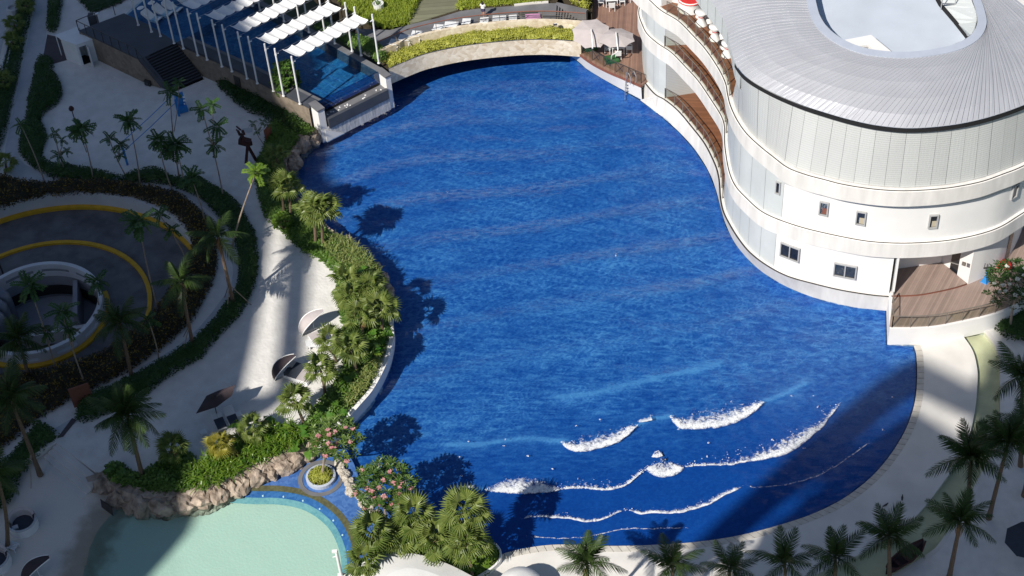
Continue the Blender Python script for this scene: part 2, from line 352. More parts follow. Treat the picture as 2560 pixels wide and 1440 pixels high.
M['grey_fabric'] = mat('taupe_fabric', (0.47, 0.425, 0.42), 0.9, 0.06, 1.5, 0.05, 60, spec=0.1)
M['dark_fabric'] = mat('dark_fabric', (0.07, 0.055, 0.06), 0.9, 0.1, 1.5, spec=0.1)
M['cushion'] = mat('charcoal_cushion', (0.05, 0.06, 0.08), 0.9, 0.1, 3, spec=0.1)
M['slate'] = mat('grey_granite', (0.15, 0.15, 0.16), 0.6, 0.2, 0.7, 0.05, 30)
M['slate_dark'] = mat('dark_granite', (0.06, 0.066, 0.08), 0.5, 0.15, 1.0, 0.05, 30)
M['riser'] = mat('black_granite', (0.018, 0.02, 0.022), 0.5, 0.15, 3)
M['sandstone'] = cells_mat('split_sandstone', (0.50, 0.40, 0.27), (0.80, 0.73, 0.60), 3.2, 0.8, 0.5)
M['stone_clad'] = cells_mat('brown_stone_cladding', (0.15, 0.12, 0.09), (0.27, 0.22, 0.17), 3.0, 0.8, 0.5)
M['mosaic'] = cells_mat('blue_mosaic', (0.032, 0.150, 0.40), (0.060, 0.235, 0.52), 7.0, 0.35)
M['shelf'] = cells_mat('wet_blue_mosaic', (0.03, 0.09, 0.30), (0.09, 0.20, 0.46), 5.0, 0.12)
M['mosaic_up'] = cells_mat('light_blue_mosaic', (0.015, 0.085, 0.21), (0.035, 0.19, 0.36), 5.0, 0.35)
M['teal'] = cells_mat('teal_mosaic', (0.13, 0.26, 0.32), (0.25, 0.39, 0.41), 6.0, 0.3)
M['backing'] = mat('grey_backing', (0.36, 0.36, 0.36), 0.9, 0.1, 3)
M['lagoon_floor'] = mat('lagoon_sand', (0.60, 0.64, 0.55), 0.9, 0.05, 0.35)
M['moss'] = mat('mossy_stone', (0.10, 0.10, 0.05), 0.6, 0.3, 4)
M['asphalt'] = mat('asphalt', (0.12, 0.122, 0.13), 0.85, 0.28, 0.8, 0.2, 40)
M['yellow'] = mat('yellow_paint', (0.58, 0.33, 0.02), 0.6, 0.12, 2)
M['ramp_white'] = mat('white_wall_paint', (0.55, 0.56, 0.58), 0.7, 0.07, 0.7)
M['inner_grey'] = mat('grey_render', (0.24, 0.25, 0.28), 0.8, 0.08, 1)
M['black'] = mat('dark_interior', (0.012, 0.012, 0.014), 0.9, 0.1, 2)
M['soil'] = mat('soil', (0.045, 0.035, 0.02), 0.95, 0.3, 3, 0.4, 12)
M['bark'] = mat('palm_bark', (0.16, 0.11, 0.075), 0.9, 0.3, 6, 0.6, 14, stretch=(1, 1, 3))
M['pale_bark'] = mat('pale_bark', (0.30, 0.24, 0.19), 0.85, 0.2, 5, 0.3, 14)
M['rock'] = mat('tan_rock', (0.22, 0.165, 0.125), 0.9, 0.3, 1.6, 1.0, 3.5, col2=(0.38, 0.31, 0.25))
M['rock2'] = mat('pale_rock', (0.42, 0.34, 0.26), 0.85, 0.35, 2.5, 0.5, 8, col2=(0.45, 0.43, 0.38))
M['glass'] = glass_mat('clear_glass', (0.86, 0.92, 0.90), 0.03)
M['smoke_glass'] = glass_mat('smoked_glass', (0.84, 0.86, 0.80), 0.03)
M['blue_glass'] = glass_mat('blue_glass', (0.30, 0.52, 0.72), 0.04)
M['window'] = mat('window_glass', (0.018, 0.02, 0.025), 0.06, 0.4, 1.2, spec=0.8)
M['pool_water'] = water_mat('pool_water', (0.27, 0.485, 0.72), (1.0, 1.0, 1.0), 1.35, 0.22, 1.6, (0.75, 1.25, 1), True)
M['up_water'] = water_mat('up_water', (0.42, 0.62, 0.80), (0.80, 0.98, 1.0), 0.9, 0.12, 2.5)
M['lagoon_water'] = water_mat('lagoon_water', (0.74, 0.915, 0.915), (0.76, 0.925, 0.92), 0.5, 0.02, 1.5)
M['trough_water'] = water_mat('trough_water', (0.90, 0.93, 0.82), (0.94, 0.96, 0.86), 0.5, 0.02, 1.5)
M['foam'] = m = mat('foam', (0.80, 0.82, 0.84), 0.7, 0.05, 3)
_t, _N, _L = nodes(m); _tc = _N.new('ShaderNodeTexCoord'); _nz = _N.new('ShaderNodeTexNoise'); _nz.inputs['Scale'].default_value = 9; _nz.inputs['Detail'].default_value = 4; _L.new(_tc.outputs['Object'], _nz.inputs['Vector'])
_mr = _N.new('ShaderNodeMapRange'); _mr.inputs[1].default_value = 0.36; _mr.inputs[2].default_value = 0.60; _mr.inputs[3].default_value = 0.08; _mr.inputs[4].default_value = 0.85; _L.new(_nz.outputs['Fac'], _mr.inputs[0]); _L.new(_mr.outputs[0], _N['Principled BSDF'].inputs['Alpha'])
M['foam_sheet'] = m = mat('foam_sheet', (0.80, 0.82, 0.84), 0.7, 0.04, 3)
_t, _N, _L = nodes(m); _tc = _N.new('ShaderNodeTexCoord'); _at = _N.new('ShaderNodeAttribute'); _at.attribute_name = 'focus'; _sp = _N.new('ShaderNodeSeparateColor'); _L.new(_at.outputs['Color'], _sp.inputs[0])
_n1 = _N.new('ShaderNodeTexNoise'); _n1.inputs['Scale'].default_value = 3.4; _n1.inputs['Detail'].default_value = 8; _n1.inputs['Roughness'].default_value = 0.72; _n1.inputs['Distortion'].default_value = 0.5; _L.new(_tc.outputs['Object'], _n1.inputs['Vector'])
_su = _N.new('ShaderNodeMath'); _su.operation = 'SUBTRACT'; _L.new(_n1.outputs['Fac'], _su.inputs[0]); _L.new(_sp.outputs[0], _su.inputs[1])
_mr = _N.new('ShaderNodeMapRange'); _mr.inputs[1].default_value = 0.0; _mr.inputs[2].default_value = 0.22; _mr.inputs[3].default_value = 0; _mr.inputs[4].default_value = 0.90; _L.new(_su.outputs[0], _mr.inputs[0]); _L.new(_mr.outputs[0], _N['Principled BSDF'].inputs['Alpha'])
M['wet_wall'] = mat('wet_grey_wall', (0.40, 0.40, 0.40), 0.3, 0.25, 3.0, 0.3, 8, col2=(0.55, 0.55, 0.55), stretch=(2.5, 2.5, 0.25))
M['blue_plastic'] = mat('blue_plastic', (0.02, 0.20, 0.52), 0.4, 0.06, 3)
M['red'] = mat('red_cloth', (0.55, 0.03, 0.03), 0.7, 0.1, 3)
M['pink'] = mat('pink_cushion', (0.62, 0.28, 0.50), 0.8, 0.05, 3)
M['green_base'] = mat('green_resin', (0.03, 0.11, 0.035), 0.5, 0.1, 3)
M['rust'] = mat('rusty_timber', (0.055, 0.02, 0.018), 0.8, 0.3, 4)
M['duct'] = mat('grey_duct', (0.17, 0.19, 0.23), 0.4, 0.08, 2, metal=0.4)
M['skin'] = mat('skin', (0.36, 0.20, 0.14), 0.6, 0.05, 4)
M['hair'] = mat('hair', (0.018, 0.012, 0.01), 0.5, 0.2, 10)
M['brick_paving'] = mat('brown_paving', (0.085, 0.07, 0.075), 0.85, 0.15, 2)
# leaves
M['hedge'] = leaf_mat('hedge_leaf', (0.018, 0.05, 0.010), (0.05, 0.115, 0.022))
M['hedge_lime'] = leaf_mat('lime_leaf', (0.27, 0.30, 0.045), (0.47, 0.48, 0.09), 0.5, 0.3)
M['croton'] = leaf_mat('croton_leaf', (0.022, 0.022, 0.010), (0.055, 0.04, 0.014), 0.5, 0.2, (0.30, 0.20, 0.02))
M['cover'] = leaf_mat('cover_leaf', (0.045, 0.11, 0.018), (0.14, 0.245, 0.042))
M['strap'] = leaf_mat('strap_leaf', (0.05, 0.13, 0.012), (0.17, 0.26, 0.03), 0.35, 0.3)
M['striped'] = leaf_mat('striped_leaf', (0.10, 0.17, 0.04), (0.33, 0.36, 0.12), 0.4, 0.3)
M['broad'] = leaf_mat('broad_leaf', (0.045, 0.15, 0.02), (0.13, 0.25, 0.035), 0.35, 0.3)
M['palm'] = leaf_mat('palm_leaf', (0.02, 0.042, 0.012), (0.062, 0.105, 0.025), 0.4, 0.25)
M['palm_dry'] = leaf_mat('palm_dry_leaf', (0.30, 0.16, 0.08), (0.40, 0.24, 0.12), 0.7, 0.25)
M['fan'] = leaf_mat('fan_palm_leaf', (0.10, 0.155, 0.03), (0.25, 0.30, 0.08), 0.4, 0.3)
M['fan_yellow'] = leaf_mat('fan_palm_yellow_leaf', (0.22, 0.22, 0.03), (0.34, 0.30, 0.05), 0.4, 0.3)
M['papaya'] = leaf_mat('parasol_leaf', (0.025, 0.07, 0.015), (0.065, 0.14, 0.03), 0.45, 0.3)
M['frangi'] = leaf_mat('frangipani_leaf', (0.045, 0.105, 0.018), (0.145, 0.22, 0.045), 0.4, 0.25)
M['lime'] = leaf_mat('bright_leaf', (0.10, 0.20, 0.02), (0.20, 0.30, 0.04), 0.4, 0.3)
M['grass'] = leaf_mat('grass_blade', (0.20, 0.29, 0.03), (0.44, 0.50, 0.07), 0.5, 0.3)
M['flower'] = leaf_mat('pink_petal', (0.66, 0.26, 0.29), (0.76, 0.46, 0.43), 0.6, 0.2)
M['flower_white'] = leaf_mat('white_petal', (0.7, 0.7, 0.6), (0.8, 0.8, 0.75), 0.6, 0.2)
# ================================================================== setting
S = 0.8                                   # level of the sand on the left
g = MB(); g.poly([(-1500, -1500, -3), (1500, -1500, -3), (1500, 1500, -3), (-1500, 1500, -3)])
struct('ground', g, mat('town_ground', (0.10, 0.12, 0.07), 0.9, 0.3, 0.05))

pool_px = [(795, 338), (830, 322), (985, 245), (960, 190), (1000, 130), (1200, 70), (1430, 80), (1425, 138), (1470, 175), (1530, 210), (1570, 233), (1600, 250), (1650, 288), (1700, 332), (1740, 378), (1770, 425), (1790, 475), (1803, 525), (1815, 565), (1840, 612), (1880, 658), (1930, 697), (1990, 727), (2060, 752), (2130, 768), (2215, 776), (2217, 862), (2285, 866), (2290, 890), (2292, 950), (2285, 1010), (2265, 1070), (2230, 1130), (2180, 1190), (2110, 1245), (2030, 1285), (1940, 1315), (1840, 1340), (1740, 1355), (1640, 1362), (1540, 1365), (1460, 1363), (1380, 1362), (1300, 1373), (1250, 1385), (1100, 1400), (985, 1330), (900, 1200), (860, 1110), (872, 1058), (905, 1025), (940, 985), (965, 940), (978, 890), (982, 840), (980, 790), (960, 690), (930, 650), (880, 610), (830, 580), (790, 540), (740, 480), (725, 430), (728, 400), (740, 380), (790, 345)]
pool_w = WL(pool_px)
def grid_mesh(name, poly, step, zf, material, grow=0.6, attr=None, smooth=True):
    xs = [p[0] for p in poly]; ys = [p[1] for p in poly]
    X, Y = np.meshgrid(np.arange(min(xs)-grow, max(xs)+grow, step), np.arange(min(ys)-grow, max(ys)+grow, step))
    ins = np.zeros(X.shape, bool)
    for a in range(8):
        ins |= pip(X + grow*math.cos(a*math.pi/4), Y + grow*math.sin(a*math.pi/4), poly)
    ins |= pip(X, Y, poly)
    Z = zf(X, Y); ny, nx = X.shape
    q = ins[:-1, :-1] & ins[1:, :-1] & ins[:-1, 1:] & ins[1:, 1:]
    idx = np.arange(ny*nx).reshape(ny, nx)
    F = np.stack([idx[:-1, :-1][q], idx[:-1, 1:][q], idx[1:, 1:][q], idx[1:, :-1][q]], 1)
    used = np.unique(F); rem = -np.ones(ny*nx, int); rem[used] = np.arange(len(used)); F = rem[F]
    V = np.stack([X.ravel()[used], Y.ravel()[used], Z.ravel()[used]], 1)
    me = bpy.data.meshes.new(name); me.from_pydata(V.tolist(), [], F.tolist()); me.materials.append(material)
    me.polygons.foreach_set('use_smooth', [smooth]*len(F))
    if attr:
        A = attr(V[:, 0], V[:, 1]); at = me.color_attributes.new('focus', 'FLOAT_COLOR', 'POINT')
        at.data.foreach_set('color', np.concatenate([A, np.ones((len(A), 4-A.shape[1]))], 1).astype(np.float32).ravel())
    o = bpy.data.objects.new(name, me); COL.objects.link(o); return o
def dist_poly(x, y, path):
    d = np.full(x.shape, 1e9)
    for a, b in zip(path, path[1:]):
        ex, ey = b[0]-a[0], b[1]-a[1]; t = np.clip(((x-a[0])*ex + (y-a[1])*ey) / (ex*ex+ey*ey+1e-9), 0, 1)
        d = np.minimum(d, np.hypot(x-a[0]-t*ex, y-a[1]-t*ey))
    return d
# wave fronts seen in the photograph (without foam): thin bright crests
front_px = [[(1380, 995), (1440, 991), (1500, 980), (1560, 965), (1640, 945), (1700, 934), (1760, 920), (1800, 908)],
            [(1110, 1112), (1190, 1114), (1250, 1104), (1320, 1098), (1404, 1106)],
            [(1592, 1064), (1630, 1048), (1675, 1042)], [(1908, 1005), (1960, 985), (2010, 960)],
            [(1130, 1230), (1170, 1222), (1215, 1226)]]
fronts = [WL(p) for p in front_px]
_a, _b = W(1404, 1107), W(1908, 1007); _cd = (_b - _a).normalized(); CN = Vector((-_cd.y, _cd.x, 0))
if CN.y < 0: CN = -CN
break_line = spline(WL([(860, 1090), (1150, 1110), (1404, 1100), (1640, 1050), (1908, 1000), (2250, 860)]), 4)
def wave_s(x, y): return x*CN.x + y*CN.y + 0.7*np.sin(x*0.11+y*0.05) + 0.35*np.sin(x*0.31-y*0.12+1)
_sb = float(np.mean([wave_s(np.array([p.x]), np.array([p.y]))[0] for p in break_line]))
def swell(x, y):
    s = wave_s(x, y); k = np.clip((s-_sb+3)/8, 0.12, 1)
    h = 0.075*k*np.sin(2*math.pi*s/4.1) + 0.03*k*np.sin(2*math.pi*(s+0.35*x)/2.3+1.0)
    for i, (l, a) in enumerate(((1.5, 20), (1.2, -35), (0.95, 70), (0.8, 5), (1.9, -65), (0.7, -15))):
        c, sn = math.cos(RAD(a)), math.sin(RAD(a)); h = h + 0.0055*l*np.sin(2*math.pi*(x*c+y*sn)/l + i*1.7 + 0.8*np.sin(0.4*x-0.3*y+i))
    for f in fronts: h = h + 0.10*np.exp(-(dist_poly(x, y, f)/0.4)**2)
    return h
def pool_z(X, Y): return swell(X, Y)
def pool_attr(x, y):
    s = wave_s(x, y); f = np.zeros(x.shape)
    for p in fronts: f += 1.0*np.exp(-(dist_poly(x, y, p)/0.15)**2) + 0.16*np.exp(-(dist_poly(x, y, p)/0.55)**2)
    f += 0.13*np.clip(np.sin(2*math.pi*s/4.1 + 0.5*np.sin(x*0.3)), 0, 1)*(0.5+0.5*np.sin(x*0.21-s*0.3))*np.clip((s-_sb)/6, 0, 1)  # crests and swells brightened in the tint, painting focused light
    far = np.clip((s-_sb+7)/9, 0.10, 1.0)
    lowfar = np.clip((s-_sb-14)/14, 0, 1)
    band = np.clip(np.sin(2*math.pi*(s+0.6*np.sin(x*0.23))/4.6)-0.45, 0, 1)/.55 * np.clip((s-_sb-4)/8, 0, 1) * (0.35+0.65*np.clip(np.sin(x*0.16+s*0.21)+.5, 0, 1))  # mask of the painted reflection streaks
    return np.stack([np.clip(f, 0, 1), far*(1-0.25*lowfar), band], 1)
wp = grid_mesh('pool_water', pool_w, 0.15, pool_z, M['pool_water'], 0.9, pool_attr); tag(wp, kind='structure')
def floor_z(X, Y):
    s = wave_s(X, Y); return -0.10 - 0.035*np.clip(s-_sb+8, 0, 20)
fl = grid_mesh('pool_floor', pool_w, 0.8, floor_z, M['mosaic'], 3.0); tag(fl, kind='structure')
ln = MB(); _lp = pool_w + [pool_w[0]]; _cx = Vector((3, 92, 0)); _ln = [p + (_cx-p).normalized()*.03 for p in _lp]
ln.strip(atz(_ln, -2.6), atz(_ln, -.035)); struct('pool_lining', ln, M['mosaic'])

# sand beach on the left
beach_px = [(-260, -260), (560, -260), (700, 200), (795, 318), (765, 336), (738, 360), (712, 390), (705, 430), (725, 480), (778, 536), (825, 578), (872, 612), (920, 653), (950, 701), (964, 752), (974, 830), (968, 890), (950, 945), (920, 990), (872, 1040), (850, 1075), (800, 1120), (750, 1122), (700, 1142), (640, 1165), (600, 1180), (540, 1203), (480, 1224), (420, 1232), (330, 1226), (285, 1208), (255, 1182), (238, 1180), (140, 1107), (60, 1150), (0, 1190), (-300, 1350)]
ramp_c = W(95, 780, -0.4)
b_ = MB(); beach_w = WL(beach_px, S)
ring_hole = [Vector((0, 0, 0))]
# the beach is built round the car ramp, which sinks below it
ramp_out_px = [(-200, 600), (-100, 568), (0, 542), (60, 520), (130, 505), (220, 499), (290, 502), (350, 515), (400, 532), (440, 560), (470, 590), (485, 615), (488, 640), (477, 660), (433, 740), (410, 765), (383, 800), (300, 870), (233, 907), (160, 930), (80, 944), (0, 950), (-200, 940)]
_rc = Vector((-36.2, 89.45, 0)); _a1 = math.atan2(W(478, 650, S).y-_rc.y, W(478, 650, S).x-_rc.x)
ramp_out = [_rc+Vector((12.95*math.cos(a), 12.95*math.sin(a), S)) for a in [math.pi*1.03+(_a1-math.pi*1.03)*i/40 for i in range(41)]] + spline(WL(ramp_out_px[14:], S), 4)
outer = list(beach_w)
# cut: walk the beach outline, then join to the ramp opening along the left side
k = [p for p in outer]
left_top = WL([(-500, 300)], S)[0]; left_bot = WL([(-500, 1100)], S)[0]
polyA = k + [left_bot] + list(reversed(ramp_out)) + [left_top]
b_.prism([(p.x, p.y) for p in polyA], -2.5, S)
struct('beach_sand', b_, M['sand'])

# lower beach running down into the lagoon
low = [(-300, 1340), (0, 1185), (60, 1145), (140, 1100), (238, 1172), (262, 1190), (275, 1235), (335, 1262), (420, 1262), (500, 1250), (600, 1215), (640, 1205), (760, 1140), (860, 1130), (900, 1200), (985, 1330), (930, 1460), (900, 1560), (-300, 1600)]
low_w = WL(low, 0.3)
shore = spline(WL([(300, 1268), (262, 1310), (232, 1360), (215, 1420), (195, 1500), (180, 1600)], 0), 4)
def low_z(X, Y):
    d = dist_poly(X, Y, shore); sx = np.array([p.x for p in shore]); sy = np.array([p.y for p in shore])
    xi = np.interp(Y, sy[::-1], sx[::-1]); sg = np.where(X > xi, 1, -1)
    return np.clip(-0.012 - sg*d*0.10, -0.62, 0.30) + 0.006*np.sin(X*2.1)*np.sin(Y*1.7)
lb = grid_mesh('lower_beach', low_w, 0.35, low_z, M['sand'], 0.5); tag(lb, kind='structure')
# wet sand colours below and beside the waterline follow the water level, so one material by height
m = M['sand2'] = mat('beach_and_bed', (0.66, 0.62, 0.56), 0.9, 0.06, 0.5, 0.4, 6, spec=0.15)
t, N, L = nodes(m); bs = N['Principled BSDF']; old = bs.inputs['Base Color'].links[0].from_socket
tc = N.new('ShaderNodeTexCoord'); sp = N.new('ShaderNodeSeparateXYZ'); L.new(tc.outputs['Object'], sp.inputs[0])
nz = N.new('ShaderNodeTexNoise'); nz.inputs['Scale'].default_value = 0.9; nz.inputs['Detail'].default_value = 6; L.new(tc.outputs['Object'], nz.inputs['Vector'])
ma = N.new('ShaderNodeMath'); ma.operation = 'MULTIPLY_ADD'; ma.inputs[1].default_value = 0.22; L.new(nz.outputs['Fac'], ma.inputs[0]); L.new(sp.outputs['Z'], ma.inputs[2])
rp = N.new('ShaderNodeValToRGB'); rp.color_ramp.interpolation = 'EASE'; e = rp.color_ramp.elements
e[0].position = 0.0; e[0].color = (0.66, 0.67, 0.58, 1); e[1].position = 0.62; e[1].color = (0.66, 0.62, 0.56, 1)
for pos, c in ((0.40, (0.60, 0.60, 0.50)), (0.47, (0.30, 0.26, 0.20)), (0.54, (0.36, 0.32, 0.26))):
    q = rp.color_ramp.elements.new(pos); q.color = (*c, 1)
mr = N.new('ShaderNodeMapRange'); mr.inputs[1].default_value = -0.8; mr.inputs[2].default_value = 1.0; L.new(ma.outputs[0], mr.inputs[0]); L.new(mr.outputs[0], rp.inputs[0]); L.new(rp.outputs[0], bs.inputs['Base Color'])
lb.data.materials[0] = m
# lagoon water, arc wall and blue shelf
arc_px = [(560, 1212), (635, 1217), (700, 1218), (760, 1228), (810, 1250), (855, 1288), (882, 1335), (895, 1390), (890, 1460), (860, 1560)]
arc = spline(WL(arc_px, 0.03), 5)
lag_px = [(285, 1255), (330, 1255), (420, 1255), (500, 1245), (560, 1215), (635, 1222), (700, 1223), (760, 1233), (810, 1255), (855, 1292), (880, 1335), (893, 1390), (888, 1460), (860, 1600), (150, 1600), (200, 1450), (240, 1320)]
lw = grid_mesh('lagoon_water', WL(lag_px), 0.4, lambda X, Y: 0.008*np.sin(X*2.3+Y)*np.sin(Y*1.9-X*0.6), M['lagoon_water'], 0.3); tag(lw, kind='structure')
# blue tiled rim along the arc, sinking under the lagoon
rim_in = offset(arc, -1.15)
rb = MB(); rb.strip(atz(offset(arc, -0.25), -0.05), atz(offset(arc, -0.75), -0.2)); rb.cur = 1; rb.strip(atz(offset(arc, -0.75), -0.2), atz(offset(arc, -1.15), -0.40)); struct('lagoon_tiled_rim', rb, [M['shelf'], M['teal']])
aw = MB(); aw.wall(offset(arc, -0.3), -0.8, 0.035, 0.42); struct('lagoon_arc_wall', aw, M['moss'])
sh_px = [(560, 1205), (640, 1190), (735, 1150), (800, 1110), (862, 1115), (885, 1160), (905, 1215), (960, 1270), (1010, 1330), (1010, 1400), (930, 1500), (890, 1520)]
shp = WL(sh_px, 0.02)
inner = [p for p in offset(arc, 0.10)]
sb = MB(); sb.prism([(p.x, p.y) for p in (WL([(640, 1190), (735, 1150), (800, 1110), (862, 1115), (885, 1160), (905, 1215), (960, 1270), (1010, 1330), (1010, 1400), (930, 1500)], 0.02) + list(reversed(resample(inner, 30))))], -0.9, 0.02)
struct('blue_tiled_shelf', sb, M['shelf'])
# small white pool lights along the rim: too small to matter singly in the photo but countable
for i, p in enumerate(resample(offset(arc, -0.62), 13)[1:-2]):
    lm = MB(); lm.lathe([(0.0, 0.03), (0.05, 0.03), (0.07, 0.0), (0.07, -0.06)], 8, (p.x, p.y, -0.14))
    o = lm.build('pool_light', M['white_paint']); tag(o, 'small round white light set in the blue tiled rim of the lagoon', 'pool light', 'round lights along the lagoon rim')

# right-hand deck: coping stones, concrete, trough, sand
cop_in = spline(WL([(2284, 864), (2291, 890), (2293, 950), (2286, 1010), (2266, 1070), (2231, 1130), (2181, 1190), (2111, 1245), (2031, 1285), (1941, 1315), (1841, 1340), (1741, 1355), (1641, 1362), (1541, 1365), (1461, 1363), (1381, 1362), (1301, 1373), (1240, 1390)], 0.1), 5)
cop_out = offset(cop_in, 0.47)
if (cop_out[10]-Vector((0, 90, 0))).length < (cop_in[10]-Vector((0, 90, 0))).length: cop_out = offset(cop_in, -0.47)
nC = 74
ci = resample(cop_in, nC*3+1); co = resample(cop_out, nC*3+1)
curb = thing('pool_edge', 'curved edge of pale coping blocks between the blue pool and the white concrete deck', 'pool edge', ci[60])
for k in range(nC):
    b = MB(); s0, s1 = k*3, k*3+3
    A = [ci[j].copy() for j in range(s0, s1+1)]; B = [co[j].copy() for j in range(s0, s1+1)]
    A[0] = A[0].lerp(A[1], .11); B[0] = B[0].lerp(B[1], .11); A[-1] = A[-1].lerp(A[-2], .11); B[-1] = B[-1].lerp(B[-2], .11)
    zt = 0.115 + rnd.uniform(-.004, .004)
    b.prism([(p.x, p.y) for p in A] + [(p.x, p.y) for p in reversed(B)], -0.4, zt)
    b.build('coping_block', M['coping'], curb)
jb = MB(); jb.prism([(p.x, p.y) for p in ci] + [(p.x, p.y) for p in reversed(co)], -0.6, 0.085); jb.build('mortar_bed', M['dark_line'], curb)
tr_in = spline(WL([(2405, 836), (2431, 875), (2442, 915), (2444, 951), (2438, 1022), (2418, 1107), (2387, 1165), (2298, 1282), (2227, 1338), (2124, 1398), (2000, 1450), (1850, 1500), (1500, 1560)], 0.1), 5)
tr_out = spline(WL([(2458, 826), (2484, 858), (2495, 884), (2500, 920), (2498, 1067), (2482, 1129), (2418, 1244), (2351, 1355), (2315, 1387), (2244, 1431), (2150, 1480), (2000, 1540), (1800, 1600), (1500, 1680)], 0.1), 5)
d = MB(); d.prism([(p.x, p.y) for p in WL([(2225, 855), (2405, 830)], .1)] + [(p.x, p.y) for p in tr_in] + [(p.x, p.y) for p in WL([(1100, 1520), (1080, 1400), (1240, 1395)], .1)] + [(p.x, p.y) for p in reversed(co)], -2.5, 0.1)
struct('concrete_deck', d, M['concrete'])
tw = MB(); tw.prism([(p.x, p.y) for p in tr_in] + [(p.x, p.y) for p in reversed(tr_out)], -2.5, -0.32); struct('trough_floor', tw, mat('trough_render', (0.56, 0.56, 0.45), 0.8, 0.12, 0.8))
tw = MB(); tw.strip(atz(resample(tr_in, 60), 0.02), atz(resample(tr_out, 60), 0.02)); struct('trough_water', tw, M['trough_water'])
kb = MB(); kb.wall(resample(tr_out, 60), -0.5, 0.13, 0.28 if offset(tr_out, .3)[5].x > tr_out[5].x else -0.28); struct('trough_kerb', kb, M['concrete'])
sd = MB(); far = [(2700, 760), (2900, 1000), (2800, 1700), (1500, 1760)]
sd.prism([(p.x, p.y) for p in tr_out] + [(p.x, p.y) for p in reversed(WL(far, .1))], -2.5, 0.12); struct('sand_beach', sd, M['sand'])
sd = MB(); sd.prism([(p.x, p.y) for p in WL([(2410, 815), (2458, 828), (2900, 1000), (2900, 560), (2560, 560), (2480, 700)], .1)], -2.5, 0.11); struct('planting_ground', sd, M['path'])

# paths on the left
def ribbon(name, A, B, z, m, n=70):
    b = MB(); b.strip(resample(spline(WL(A, z), 4), n), resample(spline(WL(B, z), 4), n)); return struct(name, b, m)
ribbon('paved_path', [(96, -60), (92, 0), (80, 50), (67, 113), (50, 200), (33, 277), (20, 340), (12, 377), (10, 410), (20, 430), (43, 447), (77, 457), (110, 463), (250, 462), (400, 476), (447, 482), (483, 502), (513, 520), (540, 543), (560, 580), (577, 627), (582, 693), (567, 730), (520, 793), (483, 833), (433, 873), (403, 890), (334, 926), (282, 957), (226, 981), (193, 1037), (141, 1068), (77, 1104), (20, 1140), (-40, 1180)],
       [(128, -60), (123, 0), (117, 67), (110, 143), (95, 180), (82, 207), (73, 247), (67, 300), (50, 343), (46, 390), (56, 405), (76, 420), (110, 430), (150, 437), (250, 440), (400, 448), (470, 470), (500, 492), (528, 508), (556, 534), (575, 570), (595, 627), (599, 695), (585, 735), (540, 800), (500, 842), (450, 883), (420, 900), (350, 938), (300, 967), (240, 995), (210, 1045), (150, 1080), (85, 1118), (28, 1150), (-30, 1190)][:35], S+.006, M['path'])
# ================================================================== the round club building
Z1, Z2, Z3, ZR = 1.65, 6.95, 12.2, 17.3        # tops of the three slabs, roof edge
FT = 1.35                                      # fascia height
up_px = [(1560, -60), (1590, -25), (1620, 0), (1650, 27), (1693, 53), (1727, 87), (1760, 123), (1792, 170), (1810, 207), (1815, 233), (1822, 262), (1838, 298), (1862, 333), (1893, 363), (1930, 393), (1968, 421), (2015, 439), (2060, 451), (2107, 463), (2177, 474), (2246, 479), (2316, 477), (2385, 470), (2455, 456), (2507, 438), (2560, 417), (2640, 375), (2720, 320)]
mid_px = [(1640, -80), (1612, -30), (1598, 10), (1594, 35), (1602, 60), (1615, 85), (1643, 110), (1677, 133), (1710, 167), (1743, 203), (1777, 253), (1800, 290), (1808, 317), (1808, 350), (1811, 383), (1820, 430), (1836, 466), (1864, 497), (1899, 528), (1941, 549), (2003, 570), (2059, 584), (2121, 597), (2177, 606), (2246, 610), (2316, 608), (2385, 601), (2455, 586), (2507, 567), (2560, 534), (2640, 485), (2720, 420)]
base_px = [(1640, 40), (1600, 105), (1597, 160), (1604, 195), (1615, 213), (1637, 237), (1660, 250), (1693, 277), (1727, 317), (1760, 360), (1785, 410), (1794, 440), (1797, 465), (1799, 494), (1806, 528), (1823, 563), (1847, 601), (1875, 634), (1916, 665), (1968, 692), (2038, 712), (2107, 728), (2177, 739), (2222, 743)]
water_px = [(1600, 250), (1650, 288), (1700, 332), (1740, 378), (1770, 425), (1790, 475), (1803, 525), (1815, 562), (1840, 612), (1880, 658), (1930, 697), (1990, 727), (2060, 752), (2130, 768), (2216, 777)]
upC = resample(spline(WL(up_px, Z3), 6), 260)
midC = resample(spline(WL(mid_px, Z2), 6), 280)
baseC = resample(spline(WL(base_px, Z1), 6), 200)
waterC = resample(spline(WL(water_px, 0), 6), 160)
club = thing('club_building', 'round white three storey club building with a grey seamed metal roof beside the pool', 'building', W(2150, 560, 0) + Vector((0, 8, 0)))
def near(curve, px, py, z):
    q = W(px, py, z); return min(range(len(curve)), key=lambda i: (curve[i]-q).length)
def back(curve, far=24):
    """far side of a slab, out of sight behind the front"""
    return [curve[-1] + Vector((6, far, 0)), curve[0] + Vector((14, far, 0))]
def slab(curve, z, name, f=FT):
    b = MB(); n = len(curve)
    b.strip(atz(curve, z-f), atz(curve, z-0.05))                      # fascia
    r1, r2, r3 = offset(curve, 0.06), offset(curve, 0.06), offset(curve, 0.14)
    b.strip(atz(curve, z-0.05), atz(r1, z-0.02)); b.build(name, M['fascia'], club)
    b = MB(); b.strip(atz(r1, z-0.02), atz(r1, z-0.09)); b.strip(atz(r1, z-0.09), atz(r3, z-0.09)); b.strip(atz(r3, z-0.09), atz(r3, z)); b.build('drip_groove', M['dark_line'], club)
    b = MB(); top = [(p.x, p.y) for p in r3] + [(p.x, p.y) for p in back(r3)]
    if area(top): b.poly([(x, y, z) for x, y in top]); b.poly([(x, y, z-f) for x, y in [(p.x, p.y) for p in curve] + [(p.x, p.y) for p in back(curve)]])
    b.build('floor_slab', M['fascia'], club)
